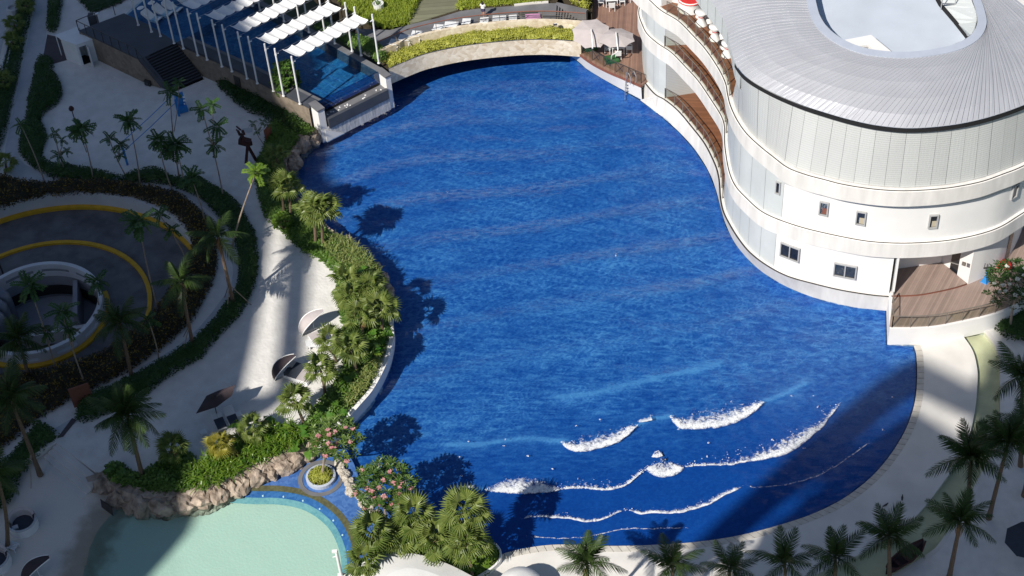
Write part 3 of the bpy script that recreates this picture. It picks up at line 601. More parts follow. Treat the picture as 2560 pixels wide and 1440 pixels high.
slab(upC, Z3, 'upper_fascia'); slab(midC, Z2, 'middle_fascia')
# plinth running down to the water
b = MB(); i0 = near(baseC, 1600, 195, Z1); bc = resample(baseC[near(baseC, 1637, 237, Z1):], 150); wc = resample(waterC, 150)
mid = [p.lerp(q, 0.30) for p, q in zip(bc, wc)]; led = [Vector((p.x, p.y, m_.z)) for p, m_ in zip(offset(bc, -0.05), mid)]
b.strip(wc, bc); b.build('plinth', M['fascia'], club)
r3 = offset(baseC, 0.12)
b = MB(); b.strip(atz(baseC, Z1), atz(offset(baseC, 0.05), Z1+.01)); b.strip(atz(offset(baseC, 0.05), Z1-.06), atz(r3, Z1-.06)); b.strip(atz(r3, Z1-.06), atz(r3, Z1+.02)); b.build('drip_groove', M['dark_line'], club)
b = MB(); poly = [(p.x, p.y) for p in r3] + [(r3[-1].x+14, r3[-1].y+2), (r3[-1].x+30, r3[-1].y+20), (r3[0].x+20, r3[0].y+10)]; b.poly([(x, y, Z1) for x, y in poly]); b.build('ground_floor_slab', M['fascia'], club)
b = MB(); b.strip(atz(baseC[:near(baseC, 1640, 237, Z1)+2], -2.5), atz(baseC[:near(baseC, 1640, 237, Z1)+2], Z1)); b.build('plinth', M['fascia'], club)

# storey walls: grey sheet cladding on the left, balconies, plain white plaster on the right
def wall_run(path, z0, z1, m, name='wall'):
    b = MB(); b.strip(atz(path, z0), atz(path, z1)); return b.build(name, m, club)
def panels(path, z0, z1, width, m, name='cladding_panel', gap=0.012, proud=0.03):
    tot = sum((b_-a_).length for a_, b_ in zip(path, path[1:])); n = max(1, int(round(tot/width))); q = resample(path, n*4+1)
    for k in range(n):
        s = [q[j].copy() for j in range(k*4, k*4+5)]
        s[0] = s[0].lerp(s[1], gap*4/width/1.0); s[-1] = s[-1].lerp(s[-2], gap*4/width/1.0)
        s = offset(s, -proud); b = MB(); jz = rnd.uniform(-.012, .012)
        b.strip(atz(s, z0), atz(s, z1+jz)); b.quad(atz(s, z1+jz)[0], atz(s, z0)[0], atz(path, z0)[0] if False else offset(s, proud)[0].copy() + Vector((0, 0, z0-offset(s, proud)[0].z)), Vector((offset(s, proud)[0].x, offset(s, proud)[0].y, z1)))
        b.build(name, m, club)
# first storey
a_b, b_b = near(baseC, 1657, 248, Z1), near(baseC, 1799, 494, Z1)
c_w = near(baseC, 1930, 673, Z1)
in0 = offset(baseC, 0.35)
def ground_wall(curve, z0, z1, ia, ib, ic, depth, E):
    w = offset(curve, 0.35); wall_run(w[:ia+1], z0, z1, M['backing'], 'backing_wall')
    panels(w[:ia+1], z0, z1, 1.5, M['sheet'])
    w2 = offset(curve, depth); e_ = Vector((E.x, E.y, w2[ia].z)); dmax = (ib-ia)*.55
    w2 = [w2[j] if j < ia or j > ia+dmax else e_.lerp(w2[int(ia+dmax)], (j-ia)/dmax) for j in range(len(w2))]
    b = MB(); b.quad(Vector((w[ia].x, w[ia].y, z0)), Vector((w2[ia].x, w2[ia].y, z0)), Vector((w2[ia].x, w2[ia].y, z1)), Vector((w[ia].x, w[ia].y, z1))); b.build('balcony_end_wall', M['louvre'], club)
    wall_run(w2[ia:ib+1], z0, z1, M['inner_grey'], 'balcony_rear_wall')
    # dark glazed doors along the rear wall
    g_ = resample(offset(w2, -0.06)[ia+3:ib], step=1.6)
    for p, q in zip(g_[::1], g_[1::1]):
        d = MB(); p2, q2 = p.lerp(q, .06), p.lerp(q, .94); d.quad(atz([p2], z0+.1)[0], atz([q2], z0+.1)[0], atz([q2], z0+2.7)[0], atz([p2], z0+2.7)[0]); d.build('glass_door', M['window'], club)
    fl_ = MB(); fl_.poly([Vector((p.x, p.y, z0+.012)) for p in w[ia:ib+1]] + [Vector((p.x, p.y, z0+.012)) for p in reversed(w2[ia:ib+1])]); fl_.build('balcony_floor', M['balcony_wood'], club)
    b = MB(); b.quad(Vector((w[ib].x, w[ib].y, z0)), Vector((w2[ib].x, w2[ib].y, z0)), Vector((w2[ib].x, w2[ib].y, z1)), Vector((w[ib].x, w[ib].y, z1))); b.build('balcony_end_wall', M['sheet'], club)
    wall_run(w[ib:ic+1], z0, z1, M['backing'], 'backing_wall'); panels(w[ib:ic+1], z0, z1, 1.5, M['sheet'])
    return w
w1 = ground_wall(baseC, Z1, Z2-FT, a_b, b_b, c_w, 3.4, W(1745, 231, Z1))
wall_run(w1[c_w:], Z1, Z2-FT, M['plaster'])
wend = w1[-1]
am, bm, cm = near(midC, 1655, 117, Z2), near(midC, 1808, 330, Z2), near(midC, 1946, 551, Z2)
w2 = ground_wall(midC, Z2, Z3-FT, am, bm, cm, 3.4, W(1722, 112, Z2))
wall_run(w2[cm:], Z2, Z3-FT, M['plaster'])
# narrow louvre strip under the upper slab over the white wall
panels(offset(midC, 0.30)[cm:], Z3-FT-0.62, Z3-FT-0.02, 1.45, M['louvre'], 'louvre_strip')

# balcony railings: posts, glass and a bent top rail
def railing(path, z, parent, h=1.05, step=1.3, posts=M['bronze'], glass=M['smoke_glass'], rail=0.05, name='railing', panes=True):
    q = resample(path, step=step)
    for p in q:
        b = MB(); b.box((p.x, p.y, z+h/2), (0.06, 0.06, h)); b.build(name+'_post', posts, parent)
    b = MB(); fine = resample(path, step=0.35); b.tube(atz(fine, z+h), rail*0.75, 5); b.build(name+'_top_rail', posts, parent)
    if panes:
        for p, r in zip(q, q[1:]):
            b = MB(); a, c = p.lerp(r, .06), p.lerp(r, .94); b.quad(atz([a], z+.06)[0], atz([c], z+.06)[0], atz([c], z+h-.06)[0], atz([a], z+h-.06)[0]); b.build('glass_pane', glass, parent)
railing(offset(baseC, 0.22)[a_b:b_b+1], Z1, club); railing(offset(midC, 0.22)[am:bm+1], Z2, club)
u0, u1 = near(upC, 1664, 33, Z3), near(upC, 1815, 240, Z3)
railing(offset(upC, 0.22)[u0:u1+1], Z3, club)

# top terrace behind the upper slab, open under the hanging band of the drum
roof_px = [(1700, -110), (1740, -45), (1776, 0), (1802, 37), (1817, 70), (1823, 100), (1829, 130), (1842, 163), (1870, 195), (1930, 230), (2000, 260), (2060, 280), (2130, 300), (2200, 314), (2280, 320), (2380, 312), (2470, 293), (2560, 262), (2640, 222), (2720, 165)]
rim_px = [(1990, -110), (2002, -60), (2012, -20), (2018, 10), (2028, 45), (2050, 78), (2087, 107), (2132, 128), (2187, 141), (2270, 146), (2350, 137), (2410, 121), (2450, 95), (2466, 62), (2462, 30), (2452, 0), (2438, -40), (2420, -90)]
ZI = 18.9
NP = 106
ro = resample(spline(WL(roof_px, ZR), 6), NP*2+1); ri = resample(spline(WL(rim_px, ZI), 6), NP*2+1)
u_open = near(upC, 1818, 245, Z3)
drum_path = offset(ro, 0.30)
i_open = min(range(len(drum_path)), key=lambda i: (drum_path[i]-W(1836, 165, ZR)).length)
dw = offset(upC, 0.45)
# drum follows the slab edge on the right; on the left it hangs as a band above the terrace
lower = resample(dw[u_open:], 200); _up = resample(drum_path[i_open-1:], 400)
upper = [min(_up, key=lambda q: (q.x-p.x)**2 + (q.y-p.y)**2) for p in lower]
nP = 31
b = MB(); b.strip(atz(lower, Z3), atz(upper, ZR-0.32)); b.build('drum_wall', M['backing'], club)
L2 = resample(offset(lower, -0.05), nP*4+1); _up2 = offset(_up, -0.05)
U2 = [min(_up2, key=lambda q: (q.x-p.x)**2 + (q.y-p.y)**2) for p in L2]
for k in range(nP):
    b = MB(); A = [p.copy() for p in L2[k*4:k*4+5]]; B = [p.copy() for p in U2[k*4:k*4+5]]
    A[0] = A[0].lerp(A[1], .035); B[0] = B[0].lerp(B[1], .035); A[-1] = A[-1].lerp(A[-2], .035); B[-1] = B[-1].lerp(B[-2], .035)
    if k % 3 == 1: A = offset(A, -0.012); B = offset(B, -0.012)
    b.strip(atz(A, Z3+0.05), atz(B, ZR-0.36)); b.build('drum_panel', M['louvre'], club)
hang = drum_path[:i_open+1]
b = MB(); b.strip(atz(hang, ZR-2.1), atz(hang, ZR-0.2)); b.strip(atz(hang, ZR-2.1), atz(offset(hang, .2), ZR-2.1)); b.build('drum_band', M['sheet'], club)
hp = resample(hang, step=1.3)
for p, q in zip(hp, hp[1:]):
    b = MB(); s_ = offset([p.lerp(q, .02), q.lerp(p, .02)], -0.03); b.strip(atz(s_, ZR-2.1), atz(s_, ZR-0.25)); b.build('band_panel', M['sheet'], club)
b = MB(); tr = offset(upC, 0.36)[u0-6:u1+2]; bk = offset(upC, 6.5)[u0-6:u1+2]
b.poly([Vector((p.x, p.y, Z3+.012)) for p in tr] + [Vector((p.x, p.y, Z3+.012)) for p in reversed(bk)]); b.build('terrace_floor', M['balcony_wood'], club)
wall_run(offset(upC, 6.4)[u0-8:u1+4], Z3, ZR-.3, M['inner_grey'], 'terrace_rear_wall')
b = MB(); wl = offset(upC, .4); b.strip(atz(wl[:u0-4], Z3), atz(wl[:u0-4], ZR-1)); b.build('wall', M['plaster'], club)
b = MB(); p, q = wl[u0-5], offset(upC, 6.4)[u0-5]; b.quad(atz([p], Z3)[0], atz([q], Z3)[0], atz([q], ZR-1)[0], atz([p], ZR-1)[0]); b.build('wall', M['plaster'], club)

# roof: black strips painting the shade under the eaves, standing seam pans, rim cap, sunken flat roof
b = MB(); jj = min(range(len(ro)), key=lambda i: (ro[i]-W(1838, 155, ZR)).length); eg = offset(ro, -0.05)[jj:]; b.strip(atz(eg, ZR-.36), atz(eg, ZR-.03)); b.build('eave_shade_strip', M['black'], club)
b = MB(); g0, g1 = offset(ro, 0.05), offset(ro, 0.7); b.strip(atz(g1, ZR-.34), atz(g1, ZR)); b.strip(atz(g0, ZR-.03), atz(g1, ZR-.03)); b.build('eave_shade_recess', M['black'], club)
roof = MB().build('roof', M['roof_metal'], club)
prof = [(0, 0), (0.12, 0.30), (0.30, 0.58), (0.52, 0.80), (0.76, 0.94), (1, 1)]
def roof_pt(j, t, zz): a, c = ro[j], ri[j]; return Vector((a.x+(c.x-a.x)*t, a.y+(c.y-a.y)*t, ZR+(ZI-ZR)*zz))
for k in range(NP):
    b = MB(); A, B = [], []
    dent = rnd.uniform(-.015, .015)
    for i, (t_, zz) in enumerate(prof):
        a, c = roof_pt(2*k, t_, zz), roof_pt(2*k+2, t_, zz); mdl = (a+c)/2 + Vector((0, 0, 0.004+dent*(1 if 0 < i < 5 else 0)))
        A.append(a.lerp(c, .03)); B.append(c.lerp(a, .03))
        if i == 0: mids = []
        mids.append(mdl + Vector((0, 0, rnd.uniform(-.012, .012))))
    b.strip(A, mids); b.strip(mids, B)
    b.strip([p + Vector((0, 0, .028)) for p in A], A); b.strip([a.lerp(c, -.02) for a, c in zip(A, B)], [p + Vector((0, 0, .028)) for p in A])
    o = b.build('roof_pan', M['roof_metal'], club); o.parent = roof; o.matrix_parent_inverse = world_of(roof).inverted()
bl = MB(); bl.strip([roof_pt(j, 0, 0)-Vector((0, 0, .02)) for j in range(0, 2*NP+1, 2)], [roof_pt(j, .3, .5) for j in range(0, 2*NP+1, 2)]); bl.strip([roof_pt(j, .3, .5) for j in range(0, 2*NP+1, 2)], [roof_pt(j, 1, .97) for j in range(0, 2*NP+1, 2)]); bl.build('roof_underlay', M['cap'], club)
rin = offset(ri, 0.62)
b = MB(); b.strip(atz(ri, ZI+.06), atz(rin, ZI+.10)); b.strip(atz(ri, ZI-.1), atz(ri, ZI+.06)); b.build('rim_cap', M['cap'], club)
ZF = ZI-1.0
b = MB(); b.strip(atz(rin, ZF), atz(rin, ZI+.10)); b.build('parapet_wall', M['dark_line'], club)
pq = resample(offset(rin, .03), step=1.1)
for p, q in zip(pq, pq[1:]):
    b = MB(); p2, q2 = p.lerp(q, .02), q.lerp(p, .02); b.quad(Vector((p2.x, p2.y, ZF+.12)), Vector((q2.x, q2.y, ZF+.12)), Vector((q2.x, q2.y, ZI+.05)), Vector((p2.x, p2.y, ZI+.05))); b.build('parapet_panel', M['sheet'], club)
b = MB(); b.poly([Vector((p.x, p.y, ZF)) for p in rin]); b.build('flat_roof', M['roof_deck'], club)
scr0 = WL([(2325, -40), (2355, 14), (2392, 57), (2426, 100)], ZF); scr1 = WL([(2425, -40), (2440, 14), (2443, 50), (2432, 92)], ZI+.05)
b = MB(); b.strip(scr0, scr1); b.build('screen_wall', M['sheet'], club)
b = MB(); b.strip([p+Vector((-.25, 0, .01)) for p in scr0], [p+Vector((0, 0, .15)) for p in scr0]); b.build('floor_gutter', M['black'], club)
s0, s1 = resample(scr0, 12), resample(scr1, 12)
for k in range(11):
    b = MB(); o_ = Vector((-.03, -.01, .02)); b.quad(s0[k].lerp(s0[k+1], .03)+o_, s0[k+1].lerp(s0[k], .03)+o_, s1[k+1].lerp(s1[k], .03)+o_, s1[k].lerp(s1[k+1], .03)+o_); b.build('screen_panel', M['sheet'], club)
# stair house on the flat roof with a louvred vent
zs = ZF+.8
sh = WL([(2040, 113), (2178, 87), (2245, 142), (2205, 152), (2172, 112), (2098, 122)], zs)
b = MB(); b.prism([(p.x, p.y) for p in sh], ZF, zs); b.build('stair_house', M['plaster'], club)
v0, v1 = sh[5].lerp(sh[4], .45), sh[5].lerp(sh[4], .98); nn = Vector((0, -.03, 0))
b = MB(); b.quad(v0+nn-Vector((0, 0, .75)), v1+nn-Vector((0, 0, .75)), v1+nn-Vector((0, 0, .12)), v0+nn-Vector((0, 0, .12))); b.build('vent', M['frame'], club)
# steel ladder over the parapet
lad = thing('roof_ladder', 'small steel step ladder standing over the parapet on the flat roof of the club building', 'ladder', W(2352, 24, ZF))
b = MB(); c0 = W(2352, 24, ZF); dx = Vector((.9, -.18, 0)); dy = Vector((.2, 1.0, 0))
for s_ in (0, 1):
    for t_ in (0, 1): b.beam(c0+dx*s_+dy*t_, c0+dx*s_+dy*t_+Vector((0, 0, 1.1+.9*t_)), .06)
    b.beam(c0+dx*s_+Vector((0, 0, 1.1)), c0+dx*s_+dy+Vector((0, 0, 2.0)), .06)
b.build('frame', M['steel'], lad); b = MB()
for k in range(4): b.beam(c0+dy*k/3+Vector((0, 0, .5+.45*k)), c0+dy*k/3+dx+Vector((0, 0, .5+.45*k)), .12, .04)
b.build('step', M['steel'], lad)

# windows
def window(curve, inset, px, py, z_of, w, h, panes=1, blind=None):
    wl_ = offset(curve, inset); i = min(range(1, len(wl_)-1), key=lambda i: abs(proj(Vector((wl_[i].x, wl_[i].y, z_of)))[0]-px) + (1e4 if proj(Vector((wl_[i].x, wl_[i].y, z_of)))[1] > 900 else 0))
    p = wl_[i].copy(); d = (wl_[i+1]-wl_[i-1]); d = Vector((d.x, d.y, 0)).normalized(); n = Vector((d.y, -d.x, 0)); p.z = z_of
    f = MB(); T = .09
    for (u0_, u1_, v0_, v1_) in ((-w/2, w/2, -h/2, -h/2+T), (-w/2, w/2, h/2-T, h/2), (-w/2, -w/2+T, -h/2+T, h/2-T), (w/2-T, w/2, -h/2+T, h/2-T)) + (((-T/2, T/2, -h/2+T, h/2-T),) if panes == 2 else ()):
        c = p + d*(u0_+u1_)/2 + Vector((0, 0, (v0_+v1_)/2)) + n*.06; f.box(c, (abs(u1_-u0_), .16, abs(v1_-v0_)), math.atan2(d.y, d.x))
    fr = f.build('window', M['frame'], club)
    for k in range(panes):
        ww = (w-2*T)/panes; uc = -w/2+T+ww*(k+.5); g_ = MB(); g_.box(p+d*uc+n*.03, (ww-(T/2 if panes == 2 else 0), .02, h-2*T), math.atan2(d.y, d.x)); attach(g_.build('pane', M['window']), fr)
    if blind:
        g_ = MB(); g_.box(p+d*(w*.12)+n*.045-Vector((0, 0, h*.18)), (w*.5, .01, h*.42), math.atan2(d.y, d.x)); attach(g_.build('blind', blind), fr)
def proj(q):
    d = q-Vector((0, 0, CAM_H)); w_ = d.dot(FW); return (1280+FPX*d.dot(CR)/w_, 720-FPX*d.dot(CU)/w_)
tan = mat('beige_blind', (0.45, 0.40, 0.30), 0.8, 0.05, 3)
window(midC, .33, 1949, 0, Z2+2.7, .40, 1.15)
window(midC, .33, 2057, 0, Z2+2.05, .66, 1.25, 1, M['fascia_wood'])
window(midC, .33, 2154, 0, Z2+1.85, .70, 1.25, 1, tan)
window(midC, .33, 2336, 0, Z2+1.75, .64, 1.25, 1, tan)
window(midC, .33, 2538, 0, Z2+2.6, .64, 1.25)
window(baseC, .33, 1974, 0, Z1+2.2, 1.55, 1.35, 2)
window(baseC, .33, 2113, 0, Z1+1.75, 1.65, 1.30, 2)

# event deck on the right: white base wall, boards, glass railing, recessed entrance
ZD = Z1
de = spline(WL([(2218, 862), (2272, 862), (2333, 858), (2409, 843), (2461, 831), (2500, 818), (2560, 790), (2640, 740)], 0), 5)
dn = atz(de, ZD)
b = MB(); cor = [w1[-1], w1[-1]+Vector((1, 14, 0)), dn[-1]+Vector((2, 12, 0))]
b.prism([(p.x, p.y) for p in de] + [(cor[2].x, cor[2].y), (cor[1].x, cor[1].y), (cor[0].x, cor[0].y), (baseC[-1].x, baseC[-1].y)], -.03, ZD-.02)
deck = thing('event_deck', 'curved brown boarded deck with glass railing at the right end of the white building', 'deck', de[0])
b.build('base_wall', M['plaster'], deck)
ins = offset(de, .16)
b = MB(); b.poly([Vector((p.x, p.y, ZD+.01)) for p in ins] + [Vector((p.x, p.y, ZD+.01)) for p in (cor[2], cor[1]+Vector((.3, 0, 0)), cor[0]+Vector((.3, 0, 0)))]); b.build('boards', M['wood2'], deck)
up = spline(WL([(2229, 738), (2290, 736), (2340, 728), (2385, 718), (2417, 708)], ZD+.15), 5)
b = MB(); bk_ = [W(2352, 655, ZD+.15), W(2235, 672, ZD+.15)]
b.prism([(p.x, p.y) for p in up] + [(p.x, p.y) for p in bk_], ZD, ZD+.15); b.build('raised_boards', M['wood2'], deck)
b = MB(); b.strip(atz(offset(up, -.03), ZD+.01), atz(offset(up, -.03), ZD+.15)); b.build('step_board', M['fascia_wood'], deck)
railing(resample(ins, 80)[1:74], ZD, deck, 1.1, 1.25)
e0 = resample(ins, 80)[1]; railing([e0, e0.lerp(baseC[-1]+Vector((.25, 0, 0)), .8)], ZD, deck, 1.1, 1.2)
ZW = Z2-FT
def vwall(a, c, z0, z1, m, name='wall'):
    b = MB(); a, c = W(*a, ZD), W(*c, ZD); d = (c-a).normalized(); n_ = Vector((-d.y, d.x, 0))*.15
    b.prism([(a.x, a.y), (c.x, c.y), (c.x+n_.x, c.y+n_.y), (a.x+n_.x, a.y+n_.y)], z0, z1); return b.build(name, m, club)
vwall((2226, 678), (2352, 660), ZD, ZW, M['plaster']); vwall((2352, 658), (2376, 672), ZD, ZW, M['plaster'])
vwall((2392, 690), (2419, 711), ZD, ZW, M['plaster'])
dr = vwall((2374, 672), (2394, 688), ZD, ZW-1.2, M['window'], 'door'); hb = MB(); p = W(2384, 682, ZD); hb.beam(p+Vector((-.3, .1, 1.0)), p+Vector((.25, -.25, 1.0)), .06); attach(hb.build('push_bar', M['steel']), dr)
vwall((2374, 670), (2394, 686), ZW-1.2, ZW, M['plaster'])
rw = spline(WL([(2419, 711), (2450, 698), (2480, 680), (2500, 664), (2525, 636), (2545, 600), (2560, 560)], ZD), 5)
b = MB(); b.strip(atz(rw, ZD), atz(rw, ZW)); b.build('wall', M['plaster'], club)
b = MB(); q_ = offset(rw, -.05); n_ = len(q_); b.strip(atz(q_[int(n_*.55):int(n_*.66)], ZD+.1), atz(q_[int(n_*.55):int(n_*.66)], ZD+3)); b.build('door', M['window'], club)
b = MB(); p = W(2408, 655, ZD+2.6); b.box(p+Vector((0, -.2, 0)), (.28, .12, .28), RAD(-35)); b.build('wall_lamp', M['bronze'], club)
vwall((2226, 678), (2229, 742), ZD, ZW, M['plaster'])
# ================================================================== raised infinity pool, terrace, stairs
ZT = 3.4                                   # terrace and coping level
def xy(pts): return [(p.x, p.y) for p in pts]
# coping line along the front-left side
cl = [W(*p, ZT) for p in [(440, 106), (500, 133), (600, 178), (684, 222), (740, 250), (772, 266)]]
front_l, front_r = W(776, 262, ZT), W(958, 170, ZT)
# terrace deck left of the pool
ter = WL([(197, 76), (310, 33), (372, 62), (437, 104), (440, 106), (360, 143), (345, 146)], ZT)
tt = thing('terrace', 'dark granite terrace with stone clad side wall left of the raised pool', 'terrace', ter[-1])
b = MB(); b.prism(xy(ter), 0.4, ZT); b.build('deck', M['slate_dark'], tt)
sw = [ter[0], ter[6]]
b = MB(); b.quad(Vector((sw[0].x, sw[0].y-.02, 0.4)), Vector((sw[1].x, sw[1].y-.02, .4)), Vector((sw[1].x, sw[1].y-.02, ZT-.12)), Vector((sw[0].x, sw[0].y-.02, ZT-.12)))
# stair side wall, sloping down with the flight
st_top_l, st_top_r = W(362, 142, ZT), W(441, 106, ZT)
st_bot_l, st_bot_r = W(433, 231, S), W(511, 198, S)
sl0, sl1 = W(345, 147, ZT), W(402, 221, S)
b.add([Vector((sl0.x, sl0.y-.02, ZT-.12)), Vector((sl0.x, sl0.y-.02, .4)), Vector((sl1.x, sl1.y, .4)), Vector((sl1.x, sl1.y, S+.1))], ((0, 1, 2, 3),))
b.build('side_wall', M['stone_clad'], tt)
b = MB(); b.add([sl0, st_top_l, Vector((st_bot_l.x, st_bot_l.y, S+.02)), Vector((sl1.x, sl1.y, S+.1))], ((0, 1, 2, 3),)); b.build('string_coping', M['slate_dark'], tt)
nS = 15
stairs = thing('dark_stairs', 'flight of black granite steps from the raised terrace down to the sand', 'stairs', st_bot_l)
for k in range(nS):
    f0, f1 = k/nS, (k+1)/nS; z = ZT - (ZT-S)*f1
    a0, a1 = st_top_l.lerp(Vector((st_bot_l.x, st_bot_l.y, ZT)), f0), st_top_r.lerp(Vector((st_bot_r.x, st_bot_r.y, ZT)), f0)
    c0, c1 = st_top_l.lerp(Vector((st_bot_l.x, st_bot_l.y, ZT)), f1), st_top_r.lerp(Vector((st_bot_r.x, st_bot_r.y, ZT)), f1)
    b = MB(); b.quad(atz([a0], z)[0], atz([a1], z)[0], atz([c1], z)[0], atz([c0], z)[0]); b.cur = 1
    b.quad(atz([a0], z)[0], atz([a1], z)[0], atz([a1], z+(ZT-S)/nS)[0], atz([a0], z+(ZT-S)/nS)[0])
    if k == nS-1: b.quad(atz([c0], S)[0], atz([c1], S)[0], atz([c1], z)[0], atz([c0], z)[0])
    b.build('step', [M['slate_dark'], M['riser']], stairs)
# railings of the terrace
ta = thing('terrace_railing', 'thin dark metal railing along the outer edges of the granite terrace', 'railing', ter[0])
railing([ter[0], ter[6]], ZT, ta, 1.05, 1.15, M['dark_metal'], None, .05, 'railing', False)
railing([ter[0], W(300, 33, ZT), W(420, -20, ZT)], ZT, ta, 1.05, 1.9, M['dark_metal'], None, .05, 'railing', False)
b = MB(); b.tube([sl0+Vector((0, 0, 1.05)), Vector((sl1.x, sl1.y, S+1.1))], .035, 5); b.build('stair_rail', M['dark_metal'], ta)

# pool basin
pool_left = thing('raised_pool', 'raised rectangular pool with dark coping, glass front wall and stone clad sides', 'pool', front_l)
bl_, br_ = cl[0], W(600, -40, ZT)            # back corners
pr = [W(958, 172, ZT), W(880, 129, ZT), W(800, 84, ZT), W(660, 5, ZT), W(560, -60, ZT)]
ci_ = [cl[0].lerp(pr[-1], .0)] + cl[1:]
wid = (pr[0]-front_l); un = Vector((wid.x, wid.y, 0)).normalized()
along = (cl[-1]-cl[0]).normalized()
cop_i = [p + un*1.05 for p in cl]; cop_i[-1] = front_l + un*0.75
b = MB(); b.prism(xy(cl) + xy(list(reversed(cop_i))), ZT-.25, ZT); b.build('coping', M['slate_dark'], pool_left)
b = MB(); b.strip([p + un*1.05 + Vector((0, 0, .012)) for p in cl], [p + un*1.35 + Vector((0, 0, .012)) for p in cl]); b.build('tile_edge', M['slate'], pool_left)
b = MB(); low_cl = [p - un*.02 for p in cl]; b.strip(atz(low_cl, .2), atz(low_cl, ZT-.22)); b.build('side_wall', M['stone_clad'], pool_left)
b = MB(); p = W(1660/3+0, 186, 2.4); 
hatch = cl[2].lerp(cl[1], .12) - un*.05; b.box(hatch - Vector((0, 0, 1.3)), (.7, .08, 1.0), math.atan2(along.y, along.x)); b.build('hatch', M['dark_metal'], pool_left)
prr = [p - un*.0 for p in pr]; pri = [p - un*.55 for p in pr]
b = MB(); b.prism(xy(pri) + xy(list(reversed(prr))), 1.0, ZT); b.build('coping', M['slate'], pool_left)
# basin floor and sides
fp = xy([cop_i[-1], pri[0]] + pri[1:] + WL([(400, -45), (312, 34), (374, 63)], ZT) + [cop_i[0]])
b = MB(); b.poly([Vector((x, y, ZT-1.15)) for x, y in fp]); b.strip(atz(cop_i, ZT-1.2), atz(cop_i, ZT-.05)); b.strip(atz(pri, ZT-1.2), atz(pri, ZT-.05)); b.build('basin', M['mosaic_up'], pool_left)
zl = ZT-.10
fl0, fl1 = front_l + un*.75, pri[0]
b = MB(); b.poly([Vector((x, y, zl)) for x, y in fp]); o = struct('raised_pool_water', b, M['up_water'])
b = MB()
for k in range(3): 
    t0 = .36+.17*k; q0, q1 = fl0.lerp(fl1, t0), fl0.lerp(fl1, t0+.012); d_ = -along*9
    b.quad(atz([q0], ZT-1.14)[0], atz([q1], ZT-1.14)[0], atz([q1+d_], ZT-1.14)[0], atz([q0+d_], ZT-1.14)[0])
b.build('lane_line', M['mosaic'], pool_left)
# shallow ledge with loungers at the back left
led = WL([(372, 62), (437, 104), (700, -20), (560, -90), (330, 20)], ZT-.3)
b = MB(); b.prism(xy(WL([(440, 104), (540, 40), (500, -45), (400, -45), (312, 34), (374, 63)], ZT)), ZT-1.1, ZT-.32); b.build('sun_shelf', M['mosaic_up'], pool_left)
# glass wall, trough and weir
gdir = (fl1-fl0); gn = Vector((gdir.y, -gdir.x, 0)).normalized()
b = MB(); b.prism(xy([fl0, fl1, fl1+gn*.12, fl0+gn*.12]), 2.1, ZT+.02); b.build('glass_wall', M['blue_glass'], pool_left)
b = MB(); b.prism(xy([fl0+gn*.13, fl1+gn*.13, fl1+gn*1.25, fl0+gn*1.25]), 1.2, 2.08); b.build('trough', M['slate'], pool_left)
b = MB(); b.prism(xy([fl0+gn*1.0, fl1+gn*1.0, fl1+gn*1.32, fl0+gn*1.32]), 1.35, 2.22); b.build('trough_lip', M['slate_dark'], pool_left)
b = MB(); q_ = [fl0-un*.1+gn*.1, fl1+un*.1+gn*.1, fl1+un*.1+gn*1.18, fl0-un*.1+gn*1.18]; b.prism(xy(q_), -.03, 1.34); b.build('weir_wall', [M['wet_wall'], M['mosaic']], pool_left)
for k in range(16):
    nst = MB()
    q = fl0.lerp(fl1, rnd.uniform(.05, .95)) + gn*rnd.uniform(.3, .9); nst.box((q.x, q.y, 2.1), (.14, .10, .05), rnd.uniform(0, 3)); nst.build('spill_nozzle', M['white_paint'], pool_left)
for (q, s_) in ((front_l, 1), (fl1+un*.02, 1)):
    w_ = .62 if q is front_l else .5
    b = MB(); q_ = xy([q-gn*.2, q+un*w_-gn*.2, q+un*w_+gn*1.1, q+gn*1.1]); b.prism(q_, -.03, ZT-.12); b.build('pillar', [M['plaster'], M['mosaic']], pool_left)
    b = MB(); b.prism(xy([q-un*.05-gn*.25, q+un*(w_+.05)-gn*.25, q+un*(w_+.05)+gn*1.15, q-un*.05+gn*1.15]), ZT-.12, ZT+.03); b.build('pillar_cap', M['slate'], pool_left)
# bright triangle painting the sunlit part of the weir beside the left pillar
b = MB(); q = front_l+gn*1.19; A_ = [Vector((q.x, q.y, 0))+un*.3+Vector((0, 0, z)) for z in (-.03, 1.32)] + [Vector((q.x, q.y, -.03))+un*2.1]; b.add(A_+[p+gn*.06 for p in A_], ((0, 1, 2), (5, 4, 3), (0, 3, 4, 1), (1, 4, 5, 2), (2, 5, 3, 0))); b.build('sunlit_weir_patch', [M['plaster'], M['mosaic']], pool_left)
# falling water strands on the weir and foam at its foot
wf = MB(); rs = random.Random(3)
for k in range(80):
    q = fl0.lerp(fl1, rs.random()) + gn*(1.20+rs.uniform(0, .05)); w_ = rs.uniform(.008, .025); z1 = 1.33 if rs.random() < .7 else rs.uniform(.4, 1.3); z0 = max(0.02, z1-rs.uniform(.3, 1.3))
    wf.quad(Vector((q.x, q.y, z0)), Vector((q.x+un.x*w_, q.y+un.y*w_, z0)), Vector((q.x+un.x*w_, q.y+un.y*w_, z1)), Vector((q.x, q.y, z1)))
o = wf.build('falling_water', M['foam']); tag(o, kind='stuff')

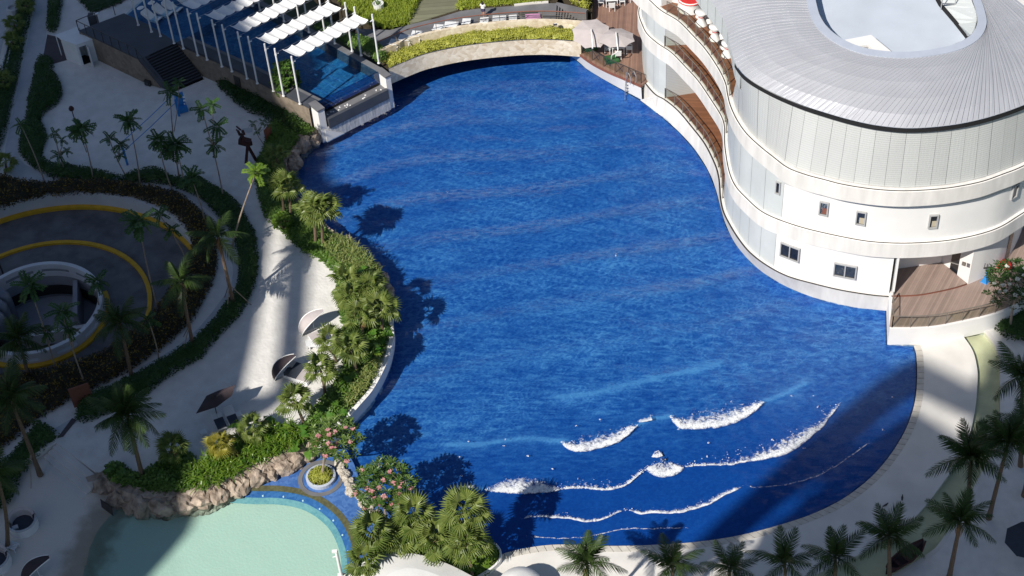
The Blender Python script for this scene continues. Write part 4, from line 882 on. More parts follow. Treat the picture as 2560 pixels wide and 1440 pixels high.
# ------------------------------------------------------------------ canopy rows over the pool
A_l = W(709, 240, ZT); B_l = W(750, 260, ZT); A_r = W(903, 139, ZT); B_r = W(947, 158, ZT)
rowv = (W(555, 167, ZT) + W(580, 179, ZT))/2 - (W(494.5, 139, ZT) + W(518, 150, ZT))/2
fronts_l = [(W(709, 240, ZT), W(750, 260, ZT)), (W(643.6, 209, ZT), W(684, 228, ZT)), (W(580, 179, ZT), W(618, 197, ZT)), (W(518, 150, ZT), W(555, 167, ZT)), (W(459, 122, ZT), W(494.5, 139, ZT)), (W(401.5, 91, ZT), W(435.5, 108.5, ZT)), (W(346, 63, ZT), W(379, 80, ZT))]
names = ['nearest the glass wall of the raised pool', 'second from the glass wall of the raised pool', 'third from the glass wall of the raised pool', 'fourth from the glass wall, half in shade', 'fifth from the glass wall, all in shade', 'sixth from the glass wall, over the sun loungers', 'farthest row at the top edge of the pool']
PH = 5.0
for r, (a, c) in enumerate(fronts_l):
    off = (a+c)/2 - (fronts_l[0][0]+fronts_l[0][1])/2
    ar, cr = A_r+off, B_r+off
    t_ = thing('shade_canopy', 'white fabric canopy on four poles, ' + names[r], 'canopy', (a+c)/2, 'fabric canopies over the raised pool')
    for q in (a, c, ar, cr):
        b = MB(); hh = PH - (0.15 if q in (a, c) else 0); b.tube([q, q+Vector((0, 0, hh))], .075, 8); b.tube([q+Vector((0, 0, 0)), q+Vector((0, 0, .05))], .13, 8)
        pole = b.build('pole', M['white_paint'], t_)
        b = MB(); b.tube([q+Vector((0, 0, hh-.55)), q+(ar-a).normalized()*(.28 if q in (a, c) else -.28)+Vector((0, 0, hh-.6))], .05, 6); b.box(q+Vector((0, 0, hh-.6)), (.16, .16, .18)); attach(b.build('pulley', M['white_paint']), pole)
    zc = ZT + PH - .62
    b = MB()
    for q, w_ in ((a, ar), (c, cr)): b.tube([q+Vector((0, 0, PH-.6)), w_+Vector((0, 0, PH-.55))], .014, 4)
    b.build('wire', M['steel'], t_)
    d = (ar-a); nseg = 8; u0_, u1_ = .075, .975
    wide = (c-a)
    for k in range(nseg):
        m_ = MB(); rows = []
        for i in range(7):
            s_ = (k + .006 + .988*i/6)/nseg; u_ = u0_+(u1_-u0_)*s_; sag = -.15*(1-(2*(i/6)-1)**2)*(1+.25*math.sin(k*2.1+r))
            row = []
            for j in range(6):
                v_ = .08 + .84*j/5; bow = .05*math.sin(math.pi*j/5); row.append(a + d*u_ + wide*v_ + Vector((0, 0, PH-.52+sag-bow+rnd.uniform(-.012, .012))))
            rows.append(row)
        for i in range(6):
            for j in range(5): m_.quad(rows[i][j], rows[i+1][j], rows[i+1][j+1], rows[i][j+1])
        m_.build('fabric_panel', M['canvas'], t_, True)
        m_ = MB(); q0, q1 = rows[0][0]+Vector((0, 0, .02)), rows[0][-1]+Vector((0, 0, .02)); m_.beam(q0, q1, .035); m_.build('batten', M['white_slat'], t_)

# ------------------------------------------------------------------ bridge
ZB0, ZB1, ZBD = 1.42, 3.0, 3.15
bf_px = [(972, 173), (1020, 152), (1060, 137), (1105, 126), (1150, 117), (1200, 110), (1250, 105), (1300, 101), (1350, 99.5), (1400, 101), (1452, 105)]
bf = resample(spline(WL(bf_px, ZB1), 5), 60)
bridge = thing('stone_bridge', 'curved bridge faced with pale sandstone carrying a yellow green hedge along the pool', 'bridge', bf[30])
trough_b = offset(bf, 1.75); wallb = offset(bf, 2.0)
if trough_b[30].y < bf[30].y: trough_b = offset(bf, -1.75); wallb = offset(bf, -2.0)
sg = 1 if offset(bf, 1)[30].y > bf[30].y else -1
b = MB(); b.strip(atz(bf, ZB0), atz(bf, ZB1)); b.quad(Vector((bf[-1].x, bf[-1].y, ZB0)), Vector((wallb[-1].x, wallb[-1].y, ZB0)), Vector((wallb[-1].x, wallb[-1].y, ZB1)), bf[-1]); b.build('front_face', M['sandstone'], bridge)
b = MB(); q = offset(bf, .12*sg); b.strip(atz(bf, ZB1), atz(q, ZB1+.015)); b.strip(atz(q, ZB1+.015), atz(q, ZB1-.3)); b.build('trough_rim', M['slate_dark'], bridge)
b = MB(); b.strip(atz(q, ZB1-.2), atz(trough_b, ZB1-.2)); b.build('trough_soil', M['soil'], bridge)
b = MB(); b.strip(atz(trough_b, ZB1-.25), atz(trough_b, ZBD+.62)); b.strip(atz(trough_b, ZBD+.62), atz(offset(bf, 2.05*sg), ZBD+.62)); b.quad(atz(trough_b, ZB1-1)[-1], atz(offset(bf, 2.05*sg), ZB1-1)[-1], atz(offset(bf, 2.05*sg), ZBD+.62)[-1], atz(trough_b, ZBD+.62)[-1]); b.build('parapet', M['sandstone'], bridge)
b = MB(); deep = offset(bf, 7.6*sg); b.poly(atz(bf, ZB0) + list(reversed(atz(deep, ZB0)))); b.build('underside', M['slate_dark'], bridge)
bd = offset(bf, 2.05*sg)
bdw = [p for p in bd if proj(Vector((p.x, p.y, ZBD)))[0] < 1386]
b = MB(); b.poly(atz(bdw, ZBD) + WL([(1388, 66), (1392, 8), (1370, 8), (1290, 14), (1190, 22), (1150, 28), (1095, 45), (1030, 60), (975, 75), (900, 72), (868, 58), (958, 128)], ZBD)); b.build('walkway', M['slate'], bridge)
# hand rails in front of the walkway
rl = thing('bridge_railing', 'dark railing of thin horizontal bars in front of the white loungers on the bridge', 'railing', bd[30])
rp_ = offset(bf, 2.1*sg)
for h in (.22, .4, .58, .76):
    b = MB(); b.tube(atz(rp_[30:], ZBD+.55+h), .022, 4); b.build('bar', M['bronze'], rl)
b = MB(); b.tube(atz(rp_[1:], ZBD+1.38), .045, 5); b.build('top_rail', M['fascia_wood'], rl)
for p in resample(rp_[1:], step=1.9):
    b = MB(); b.beam(Vector((p.x, p.y, ZBD+.5)), Vector((p.x, p.y, ZBD+1.38)), .055); b.build('post', M['bronze'], rl)
# small flood lamp on the parapet
fl_ = thing('flood_lamp', 'small black flood lamp with a white face on the parapet of the bridge', 'lamp', W(1388, 61, ZBD+.62))
b = MB(); q = W(1388, 61, ZBD+.75); b.box(q, (.34, .24, .2), 0, RAD(-30)); b.build('housing', M['dark_metal'], fl_); b = MB(); b.box(q+Vector((0, -.02, .115)), (.26, .16, .03), 0, RAD(-30)); b.build('face', M['white_paint'], fl_)

# dark steps from the bridge down to the boarded terrace
ZW_ = 1.72
sA, sB = WL([(1392, 8)], ZBD)[0], WL([(1388, 66)], ZBD)[0]
eA, eB = WL([(1470, 60)], ZW_)[0], WL([(1440, 108)], ZW_)[0]
bst = thing('bridge_stairs', 'wide grey steps with black risers from the bridge down to the brown boarded terrace', 'stairs', eB)
nB = 11
for k in range(nB):
    f0, f1 = k/nB, (k+1)/nB; z = ZBD-(ZBD-ZW_)*f1
    a0, c0 = sA.lerp(eA, f0), sB.lerp(eB, f0); a1, c1 = sA.lerp(eA, f1), sB.lerp(eB, f1)
    b = MB(); b.quad(atz([a0], z)[0], atz([c0], z)[0], atz([c1], z)[0], atz([a1], z)[0]); b.cur = 1
    n_ = (a1-a0).normalized()*.12; b.quad(atz([a0], z+.006)[0], atz([c0], z+.006)[0], atz([c0+n_], z+.006)[0], atz([a0+n_], z+.006)[0])
    b.quad(atz([a0], z)[0], atz([c0], z)[0], atz([c0], z+.13)[0], atz([a0], z+.13)[0]); b.build('step', [M['slate'], M['riser']], bst)
b = MB(); b.wall([sA+Vector((0, .1, 0)), Vector((eA.x, eA.y+.1, ZBD))], ZW_-.5, ZBD+.05, -.3); b.build('stair_wall', M['slate'], bst)
b = MB(); b.prism(xy([sA, eA, eB, sB]), .2, ZW_-.02); b.build('stair_base', M['slate_dark'], bst)

# ------------------------------------------------------------------ boarded terrace with its white bank
tp_px = [(1449, 134), (1480, 156), (1520, 177), (1560, 194), (1603, 213)]
tp = resample(spline(WL(tp_px, ZW_), 6), 40)
terr_poly = xy(tp) + xy(WL([(1680, 170), (1700, -150), (1500, -150), (1478, 0), (1466, 45), (1455, 70), (1440, 108), (1447, 122)], ZW_))
board = thing('boarded_terrace', 'brown boarded dining terrace with a red brown edge above the white pool bank', 'terrace', tp[20])
b = MB(); b.prism(terr_poly, ZW_-.2, ZW_); b.build('boards', M['wood'], board)
b = MB(); q = offset(tp, -.04 if offset(tp, .1)[20].y > tp[20].y else .04); b.strip(atz(q, ZW_-.26), atz(q, ZW_+.02)); b.build('edge_board', M['fascia_wood'], board)
bankw = resample(spline(WL([(1422, 138), (1446, 154), (1470, 175), (1500, 193), (1530, 210), (1570, 232), (1605, 250)], 0), 6), 40)
bt = resample([W(1430, 137, .9)] + atz(tp, ZW_-.24), 40)
b = MB(); b.strip(bankw, bt); b.strip(bt, atz(offset(bt, .5), 1.2) if offset(bt, .5)[20].y > bt[20].y else atz(offset(bt, -.5), 1.2)); b.build('pool_bank', M['plaster'], board)
bp_ = MB(); bp_.prism(xy(WL([(1400, 100), (1450, 130), (1610, 215), (1700, 200), (1700, -150), (1380, -150)], 0)), -2.5, 1.3); struct('terrace_ground', bp_, M['slate'])
tr_ = thing('terrace_railing', 'dark railing with crossed braces and tinted glass along the boarded terrace edge', 'railing', tp[20])
ti = offset(tp, .25) if offset(tp, .1)[20].y > tp[20].y else offset(tp, -.25)
railing(ti[1:-1], ZW_, tr_, 1.05, 1.25, M['dark_metal'], M['smoke_glass'])
qs = resample(ti[1:-1], step=1.25)
for p, r in zip(qs, qs[1:]):
    b = MB(); b.beam(atz([p], ZW_+1.0)[0], atz([p.lerp(r, .45) + Vector((.1, .35, 0))], ZW_+.05)[0], .035); b.build('brace', M['dark_metal'], tr_)
# pool ladder
pl = thing('pool_ladder', 'steel pool ladder hooked over the white bank below the boarded terrace', 'ladder', W(1577, 205, ZW_))
l0 = W(1577, 202, ZW_); wl0 = W(1572, 236, 0.0); dn_ = Vector((wl0.x-l0.x, wl0.y-l0.y, 0)).normalized(); sd_ = Vector((-dn_.y, dn_.x, 0))
for s_ in (-.26, .26):
    b = MB(); b.tube([l0+sd_*s_-dn_*.45, l0+sd_*s_-dn_*.45+Vector((0, 0, .75)), l0+sd_*s_-dn_*.1+Vector((0, 0, .95)), l0+sd_*s_+dn_*.3+Vector((0, 0, .75)), wl0+sd_*s_+dn_*.2+Vector((0, 0, .1)), wl0+sd_*s_+dn_*.25-Vector((0, 0, .9))], .035, 6); b.build('side_rail', M['steel'], pl)
for k in range(5):
    z = 1.45-.38*k; b = MB(); f_ = (1.7-z)/1.7; c_ = (l0+dn_*.3).lerp(wl0+dn_*.2, f_); b.box((c_.x, c_.y, z), (.5, .14, .05), math.atan2(sd_.y, sd_.x)); b.build('rung', M['steel'], pl)

# ------------------------------------------------------------------ garden beyond the bridge
gd = MB(); gd.prism(xy(WL([(700, -140), (880, 40), (950, 60), (1388, 12), (1394, 2), (1400, -160)], 3.0)), 0, 3.02); gd.prism(xy(WL([(1402, -4), (1480, 36), (1488, -60), (1402, -160)], 2.5)), 0, 2.5); struct('garden_soil', gd, M['soil'])
gp = MB(); gp.prism(xy(WL([(1018, 62), (1075, -60), (1180, -60), (1143, 24)], 3.1)), 2.9, 3.08); struct('garden_path', gp, lines_mat('green_boards', (0.17, 0.17, 0.11), (0.11, 0.11, 0.07), .55, 'Y', .8, 0, .2, .2, 0, .1, 1.0))
for nm, pts in (('garden_kerb', [(1286, 16), (1330, 11), (1371, 8)]),):
    b = MB(); b.wall(spline(WL(pts, ZBD), 4), 2.9, ZBD+.1, .25); struct(nm, b, M['concrete'])
# ================================================================== spiral car ramp
RC = Vector((-36.2, 89.45, 0)); ZRD = -0.7
def circ(r, a0, a1, n, z, rr=None):
    return [RC + Vector((((r if rr is None else r+(rr-r)*i/(n-1)))*math.cos(RAD(a0+(a1-a0)*i/(n-1))), ((r if rr is None else r+(rr-r)*i/(n-1)))*math.sin(RAD(a0+(a1-a0)*i/(n-1))), z)) for i in range(n)]
b = MB(); b.strip(circ(5.0, 0, 360, 73, ZRD), circ(15.5, 0, 360, 73, ZRD)); struct('ramp_road', b, M['asphalt'])
a_end = math.degrees(math.atan2(W(487, 632, -.5).y-RC.y, W(487, 632, -.5).x-RC.x))
def ang(px, py, z): q = W(px, py, z)-RC; return math.degrees(math.atan2(q.y, q.x))
wl_ = thing('ramp_wall', 'curved white retaining wall with a yellow foot around the spiral car ramp', 'wall', RC + Vector((0, 12.7, 0)))
n = 60; aA, aB = 175, ang(480, 640, -.6)
pi_ = circ(12.55, aA, aB, n, ZRD, 12.95)
tops = [0.9 - max(0, (i/(n-1)-.80)/.20)**1.6*1.35 for i in range(n)]
b = MB(); po = [RC + (p-RC)*1.02 for p in pi_]
b.strip(pi_, [Vector((p.x, p.y, t)) for p, t in zip(pi_, tops)]); b.strip([Vector((p.x, p.y, t)) for p, t in zip(pi_, tops)], [Vector((p.x, p.y, t+.004)) for p, t in zip(po, tops)]); b.strip([Vector((p.x, p.y, t)) for p, t in zip(po, tops)], po)
b.build('wall_face', M['ramp_white'], wl_)
b = MB(); pk = [RC + (p-RC)*.977 for p in pi_]; b.strip(atz(pk, ZRD), atz(pk, ZRD+.26)); b.strip(atz(pk, ZRD+.26), atz([RC+(p-RC)*1.001 for p in pi_], ZRD+.32)); b.build('yellow_foot', M['yellow'], wl_)
kb_ = thing('ramp_kerb', 'raised yellow kerb dividing the two lanes of the spiral car ramp', 'kerb', RC + Vector((0, 8.4, 0)))
k0, k1 = circ(8.28, 178, -42, 60, ZRD), circ(8.62, 178, -42, 60, ZRD)
b = MB(); b.strip(k0, atz(k0, ZRD+.2)); b.strip(atz(k0, ZRD+.2), atz(k1, ZRD+.2)); b.strip(atz(k1, ZRD+.2), k1); b.build('kerb', M['yellow'], kb_)
well = thing('ramp_well', 'round white walled light well with dark openings in the middle of the spiral ramp', 'light well', RC)
zt = 0.5; ro_, ri_ = 5.05, 4.72
def arc(r, a0, a1, z0, z1, m, name, th=0.33, par=well):
    n = max(4, int((a1-a0)/5)); b = MB(); o0, i0 = circ(r, a0, a1, n, z0), circ(r-th, a0, a1, n, z0)
    b.strip(o0, atz(o0, z1)); b.strip(atz(o0, z1), atz(i0, z1)); b.strip(atz(i0, z1), i0)
    b.quad(o0[0], atz(o0, z1)[0], atz(i0, z1)[0], i0[0]); b.quad(o0[-1], i0[-1], atz(i0, z1)[-1], atz(o0, z1)[-1]); return b.build(name, m, par)
arc(5.05, 0, 360, 0.02, 0.5, M['ramp_white'], 'rim')
arc(5.05, -150, 210, ZRD-.05, ZRD+.45, M['ramp_white'], 'low_wall')
for a in (-150, -118, -80, -45, -10, 25, 60, 95, 130, 165): arc(5.045, a, a+(8 if a != -80 else 16), ZRD, 0.05, M['ramp_white'], 'pier', .31)
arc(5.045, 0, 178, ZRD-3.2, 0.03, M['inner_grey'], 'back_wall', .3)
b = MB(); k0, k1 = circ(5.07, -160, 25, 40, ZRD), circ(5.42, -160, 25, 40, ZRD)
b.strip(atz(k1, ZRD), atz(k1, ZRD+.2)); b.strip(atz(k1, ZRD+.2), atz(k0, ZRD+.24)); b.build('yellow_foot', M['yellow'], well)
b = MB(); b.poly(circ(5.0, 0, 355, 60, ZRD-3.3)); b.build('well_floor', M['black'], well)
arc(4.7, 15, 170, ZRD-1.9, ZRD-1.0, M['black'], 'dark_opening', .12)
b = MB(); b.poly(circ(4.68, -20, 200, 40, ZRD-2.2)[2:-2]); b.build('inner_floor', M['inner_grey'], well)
b = MB(); c_ = RC+Vector((.6, -.4, 0)); b.box((c_.x, c_.y, ZRD-1.9), (7.4, .35, 1.5), RAD(8)); b.build('cross_wall', M['ramp_white'], well)
b = MB(); c_ = RC+Vector((2.4, 2.1, 0)); b.box((c_.x, c_.y, ZRD-1.2), (.35, 4.0, 2.2), RAD(8)); b.build('cross_wall', M['inner_grey'], well)
du = thing('duct_stack', 'bundle of three fat grey ventilation ducts at the left side of the light well', 'ducts', RC+Vector((-3.2, 1, 0)))
for k in range(3):
    y = 1.7-1.15*k; b = MB(); p0 = RC+Vector((-3.9, y, -3.5))
    b.tube([p0, p0+Vector((0, 0, 3.6)), p0+Vector((.05, -.05, 4.1)), p0+Vector((.35, -.2, 4.5)), p0+Vector((.95, -.4, 4.5)), p0+Vector((1.3, -.5, 4.2)), p0+Vector((1.35, -.55, 3.6)), p0+Vector((1.35, -.55, .4))], .52, 14); b.build('duct', M['duct'], du, True)
pst = thing('black_post', 'thin black post standing beside the light well at the left edge', 'post', W(8, 700, ZRD)); b = MB(); b.tube([W(10, 690, ZRD), W(10, 690, ZRD)+Vector((0, 0, 2.0))], .07, 6); b.build('post', M['dark_metal'], pst)
# ================================================================== planting
def rand_leaf(b, p, L, Wd, up=0.5, rs=rnd):
    a = rs.uniform(0, 6.283); t = rs.uniform(-.25, 1.1)*up*1.6
    d = Vector((math.cos(a)*math.cos(t), math.sin(a)*math.cos(t), math.sin(t))); s = Vector((-math.sin(a), math.cos(a), rs.uniform(-.4, .4)))*Wd/2
    o = len(b.v); q = p+d*L*.5; e = p+d*L + Vector((0, 0, -.15*L))
    b.v += [tuple(p), tuple(q+s), tuple(e), tuple(q-s)]; b.f.append((o, o+1, o+2, o+3)); b.m.append(b.cur)
def hedge(name, label, cat, px, z, h, m, dens=230, leaf=(.17, .10), edge=.5, group=None, kind=None, wpoly=None, core=.72, up=.6, spikes=0, cap=60000, clump=1.0):
    poly = [(p.x, p.y) for p in (wpoly or spline(WL(px, z), 4, True))]
    pth = [Vector((x, y, 0)) for x, y in poly]; pth.append(pth[0])
    n = min(cap, int(area(poly)*dens)); pts = sample_poly(poly, n)
    X = np.array([p[0] for p in pts]); Y = np.array([p[1] for p in pts]); D = dist_poly(X, Y, pth)
    lump = 1+.22*clump*np.sin(X*2.3+np.sin(Y*1.7)*1.5)*np.sin(Y*2.6+X*.5)
    b = MB()
    for x, y, d, l in zip(X, Y, D, lump):
        hh = h*l*min(1, (d/edge+.08))**.55; zz = z + hh*(rnd.random()**.6)
        rand_leaf(b, Vector((x, y, zz)), leaf[0]*rnd.uniform(.7, 1.3), leaf[1]*rnd.uniform(.7, 1.3), up)
    # dense inner mass that keeps the ground from showing through
    xs = np.arange(X.min(), X.max(), .28); ys = np.arange(Y.min(), Y.max(), .28)
    GX, GY = np.meshgrid(xs, ys); ins = pip(GX, GY, poly); GD = dist_poly(GX, GY, pth)
    lump = 1+.22*clump*np.sin(GX*2.3+np.sin(GY*1.7)*1.5)*np.sin(GY*2.6+GX*.5)
    GZ = z + core*h*lump*np.minimum(1, np.where(ins, GD, 0)/edge+.02)**.55 + nrs.uniform(-.05, .05, GX.shape)
    ny, nx = GX.shape; idx = {}
    for j in range(ny-1):
        for i in range(nx-1):
            if ins[j, i] and ins[j+1, i] and ins[j, i+1] and ins[j+1, i+1]:
                q = []
                for (jj, ii) in ((j, i), (j, i+1), (j+1, i+1), (j+1, i)):
                    if (jj, ii) not in idx: idx[(jj, ii)] = len(b.v); b.v.append((GX[jj, ii], GY[jj, ii], GZ[jj, ii]))
                    q.append(idx[(jj, ii)])
                b.f.append(tuple(q)); b.m.append(0)
    o = b.build(name, m); tag(o, label, cat, group, kind); return o
hedge('hedge', 'long dark green hedge winding beside the pale path and round the spiral ramp', 'hedge',
      [(98, 150), (133, 152), (134, 180), (147, 200), (157, 227), (150, 257), (123, 277), (103, 303), (117, 333), (118, 353), (107, 383), (113, 400), (133, 413), (187, 420), (250, 433), (300, 447), (350, 432), (400, 430), (447, 452), (500, 447), (533, 470), (567, 487), (600, 517), (622, 557), (640, 590), (645, 640), (643, 690), (632, 730), (602, 787), (567, 827), (527, 870), (503, 900), (455, 925), (403, 960), (362, 993), (262, 1041), (209, 1057), (192, 1048), (205, 1005), (245, 985), (290, 965), (350, 935), (430, 893), (500, 840), (542, 795), (585, 735), (598, 690), (592, 627), (572, 578), (545, 545), (505, 503), (460, 480), (400, 462), (250, 458), (150, 452), (95, 430), (66, 405), (50, 385), (52, 343), (66, 300), (72, 247), (82, 207)], S, .85, M['hedge'], 260, edge=.45)
hedge('croton_hedge', 'dark bronze croton hedge with yellow tips ringing the ramp wall', 'hedge',
      [(-120, 470), (0, 445), (77, 462), (200, 458), (300, 462), (400, 478), (450, 490), (490, 520), (520, 550), (540, 600), (545, 650), (539, 690), (521, 735), (481, 805), (443, 840), (400, 877), (337, 922), (298, 943), (242, 973), (185, 999), (129, 1031), (68, 1071), (12, 1118), (-120, 1190), (-120, 930), (0, 945), (80, 935), (160, 920), (233, 897), (300, 860), (383, 790), (410, 752), (440, 712), (472, 650), (480, 610), (465, 575), (440, 545), (400, 520), (350, 504), (290, 491), (220, 488), (130, 494), (60, 510), (-120, 560)], S, .9, M['croton'], 240, (.22, .08), edge=.5)
hedge('hedge', 'dark hedge at the foot of the stone clad wall of the raised pool', 'hedge', [(543, 205), (565, 200), (640, 215), (700, 245), (745, 285), (775, 310), (760, 345), (715, 340), (690, 320), (655, 295), (630, 288), (600, 270), (570, 245), (550, 225)], S, 1.0, M['hedge'], 240, edge=.6)
hedge('bank_shrubs', 'dark mixed shrubs covering the left pool bank below the waterfall pillar', 'shrubs', [(690, 300), (740, 300), (790, 330), (745, 360), (715, 400), (712, 440), (735, 490), (770, 540), (835, 595), (815, 645), (770, 640), (735, 612), (700, 580), (660, 540), (642, 470), (640, 420), (660, 370), (670, 330)], S, .8, M['cover'], 210, (.20, .12), edge=.7)
hedge('bank_shrubs', 'bright green mixed low shrubs covering the long pool bank by the white curved wall', 'shrubs', [(775, 615), (835, 592), (895, 625), (942, 670), (962, 720), (975, 790), (966, 860), (945, 920), (912, 985), (860, 1040), (800, 1100), (755, 1085), (790, 1020), (850, 940), (862, 860), (845, 760), (838, 690), (800, 650)], S, .65, M['cover'], 190, (.24, .15), edge=.6)
o = hedge('strap_leaf_bed', None, None, [(478, 1195), (500, 1158), (560, 1115), (640, 1085), (720, 1066), (770, 1085), (762, 1108), (735, 1116), (690, 1140), (640, 1163), (590, 1188), (545, 1210), (508, 1226), (485, 1215)], S, .5, M['soil'], 40, edge=.4, kind='stuff')
hedge('shrubs', 'dark green leafy shrubs on the shaded rock wall left of the bright lily bed', 'shrubs', [(262, 1180), (300, 1165), (345, 1188), (400, 1165), (440, 1130), (490, 1150), (505, 1200), (482, 1236), (400, 1240), (330, 1232), (285, 1215)], S, .8, M['cover'], 200, (.26, .16), edge=.5)
hedge('shrubs', 'golden low shrubs in the rounded white planter under the lower fan palms', 'shrubs', [(985, 1320), (1030, 1300), (1080, 1330), (1150, 1330), (1215, 1340), (1248, 1375), (1240, 1410), (1190, 1450), (1080, 1420), (1000, 1390)], .25, .55, M['lime'], 200, (.16, .1), edge=.5)
hedge('hedge', 'short hedge between the pale path and the sand at the top left', 'hedge', [(127, -30), (160, -30), (150, 45), (148, 62), (137, 82), (120, 78), (119, 50)], S, .7, M['hedge'], 240, edge=.4)
hedge('hedge', 'dark strip of hedge along the boundary wall at the left edge', 'hedge', [(52, -30), (90, -30), (78, 50), (62, 113), (46, 200), (28, 277), (12, 345), (-20, 400), (-60, 380), (-30, 250), (15, 150), (36, 60)], S, .9, M['hedge'], 200, edge=.5)
hedge('hedge', 'dark hedge on the lower left beside the paved path', 'hedge', [(82, 1078), (112, 1064), (142, 1085), (150, 1104), (120, 1125), (80, 1160), (50, 1205), (20, 1265), (-60, 1290), (-60, 1200), (0, 1170), (45, 1130)], .45, 1.0, M['hedge'], 200, (.24, .09), edge=.5)
hedge('bridge_hedge', 'yellow green clipped hedge growing in the trough along the bridge', 'hedge', None, ZB1-.2, .62, M['hedge_lime'], 420, (.15, .08), edge=.35, wpoly=[p for p in offset(bf, .10*sg)][1:-1] + list(reversed(offset(bf, 1.72*sg)[1:-2])), up=.8, clump=1.3)
hedge('shrubs', 'green and yellow shrubs in the bed beside the raised pool coping under the canopies', 'shrubs', [(845, 95), (880, 90), (935, 110), (962, 128), (966, 152), (945, 156), (905, 132), (860, 112)], ZT-.2, .8, M['cover'], 260, edge=.4)
hedge('shrub', 'small round green shrub between canopy poles by the raised pool', 'shrub', [(785, 66), (805, 58), (828, 66), (826, 84), (800, 86)], ZT-.2, .7, M['cover'], 260, edge=.4)
hedge('shrubs', 'yellow and green bush beside the bridge stairs at the top', 'shrubs', [(1405, -30), (1480, -30), (1476, 10), (1466, 30), (1445, 18), (1420, 2)], 2.6, .8, M['hedge_lime'], 230, edge=.5)
hedge('shrubs', 'dark shrubs under the white flowering tree at the right edge', 'shrubs', [(2478, 800), (2520, 780), (2600, 780), (2600, 850), (2560, 858), (2510, 845)], .15, .7, M['hedge'], 200, edge=.4)
hedge('dark_lawn', None, None, [(185, -30), (345, -30), (300, 12), (262, 24), (232, 37), (212, 22)], S, .25, M['hedge'], 240, (.14, .03), edge=.3, kind='stuff')
for px in ([(845, -40), (1068, -40), (1048, 10), (1020, 60), (1000, 66), (975, 74), (930, 66), (900, 52), (870, 30)], [(1176, -40), (1400, -40), (1372, 4), (1330, 10), (1290, 12), (1190, 21), (1143, 26), (1150, 5)]):
    hedge('lawn', None, None, px, 3.0, .55, M['grass'], 420, (.34, .045), edge=.25, kind='stuff', up=1.4, core=.3)
# strap leaved lilies: arching blades, far too many to count
def straps(name, px, z, m, dens, L, Wd, parent_z=0):
    poly = [(p.x, p.y) for p in spline(WL(px, z), 4, True)]; b = MB()
    for x, y in sample_poly(poly, int(area(poly)*dens)):
        a = rnd.uniform(0, 6.283); l = L*rnd.uniform(.6, 1.25); e0 = rnd.uniform(.5, 1.35); w_ = Wd*rnd.uniform(.7, 1.2); c, s_ = math.cos(a), math.sin(a)
        sd_ = Vector((-s_, c, 0))*w_/2; p = Vector((x, y, z+rnd.uniform(.1, .45))); pts = [p]
        for k in range(3): e = e0 - k*rnd.uniform(.5, .8); p = p+Vector((c*math.cos(e), s_*math.cos(e), math.sin(e)))*l/3; pts.append(p)
        o = len(b.v)
        for i, q in enumerate(pts):
            ww = (0.6, 1, .8, .12)[i]; b.v += [tuple(q+sd_*ww), tuple(q-sd_*ww)]
        for i in range(3): b.f.append((o+2*i, o+2*i+1, o+2*i+3, o+2*i+2)); b.m.append(0)
    o = b.build(name, m); o['kind'] = 'stuff'; return o
straps('lily_bed', [(478, 1195), (500, 1158), (560, 1115), (640, 1085), (720, 1066), (770, 1085), (762, 1112), (735, 1122), (690, 1145), (640, 1168), (590, 1193), (545, 1215), (508, 1232), (483, 1220)], S+.25, M['strap'], 85, .75, .085)
straps('striped_lily_bed', [(812, 618), (845, 592), (895, 622), (930, 655), (952, 700), (940, 712), (900, 690), (870, 680), (835, 655)], S+.25, M['striped'], 80, .7, .05)
straps('striped_lily_bed', [(905, 935), (950, 880), (958, 905), (925, 965), (880, 1015), (862, 1012), (880, 975)], S+.2, M['striped'], 90, .5, .05)

# ---------------------------------------------------------------- leaf shapes shared by all palms of a kind
def frond_mesh(name, m, L=2.0, pairs=22, droop=1.0, seed=0, lw=.05, ll=.62):
    rs = random.Random(seed); b = MB(); pts = []
    for i in range(9):
        s = i/8; pts.append(Vector((L*(s*.96-.10*droop*s*s), .06*math.sin(s*3+seed), L*(.14*s-.52*droop*s*s))))
    b.tube(pts, [.028*(1-.85*i/8)+.004 for i in range(9)], 4, False)
    for i in range(pairs):
        s = .14+.85*i/(pairs-1); k = min(7, int(s*8)); p = pts[k].lerp(pts[k+1], s*8-k); d = (pts[k+1]-pts[k]).normalized()
        l = ll*L/2*(math.sin(math.pi*(.16+.80*s)))**.7*rs.uniform(.85, 1.1)
        for sg_ in (-1, 1):
            f_ = rs.uniform(.45, .75); dv = (d*f_ + Vector((0, sg_, 0))*(1-.3*s) + Vector((0, 0, -.35-.25*rs.random()))).normalized()
            w = d*lw; q = p+dv*l*.55; e = p+dv*l+Vector((0, 0, -.22*l)); b.add([p-w*.3, p+w*.6, q+w*.6, e, q-w*.5], ((0, 1, 2, 4), (4, 2, 3)))
    return b.mesh(name, m)
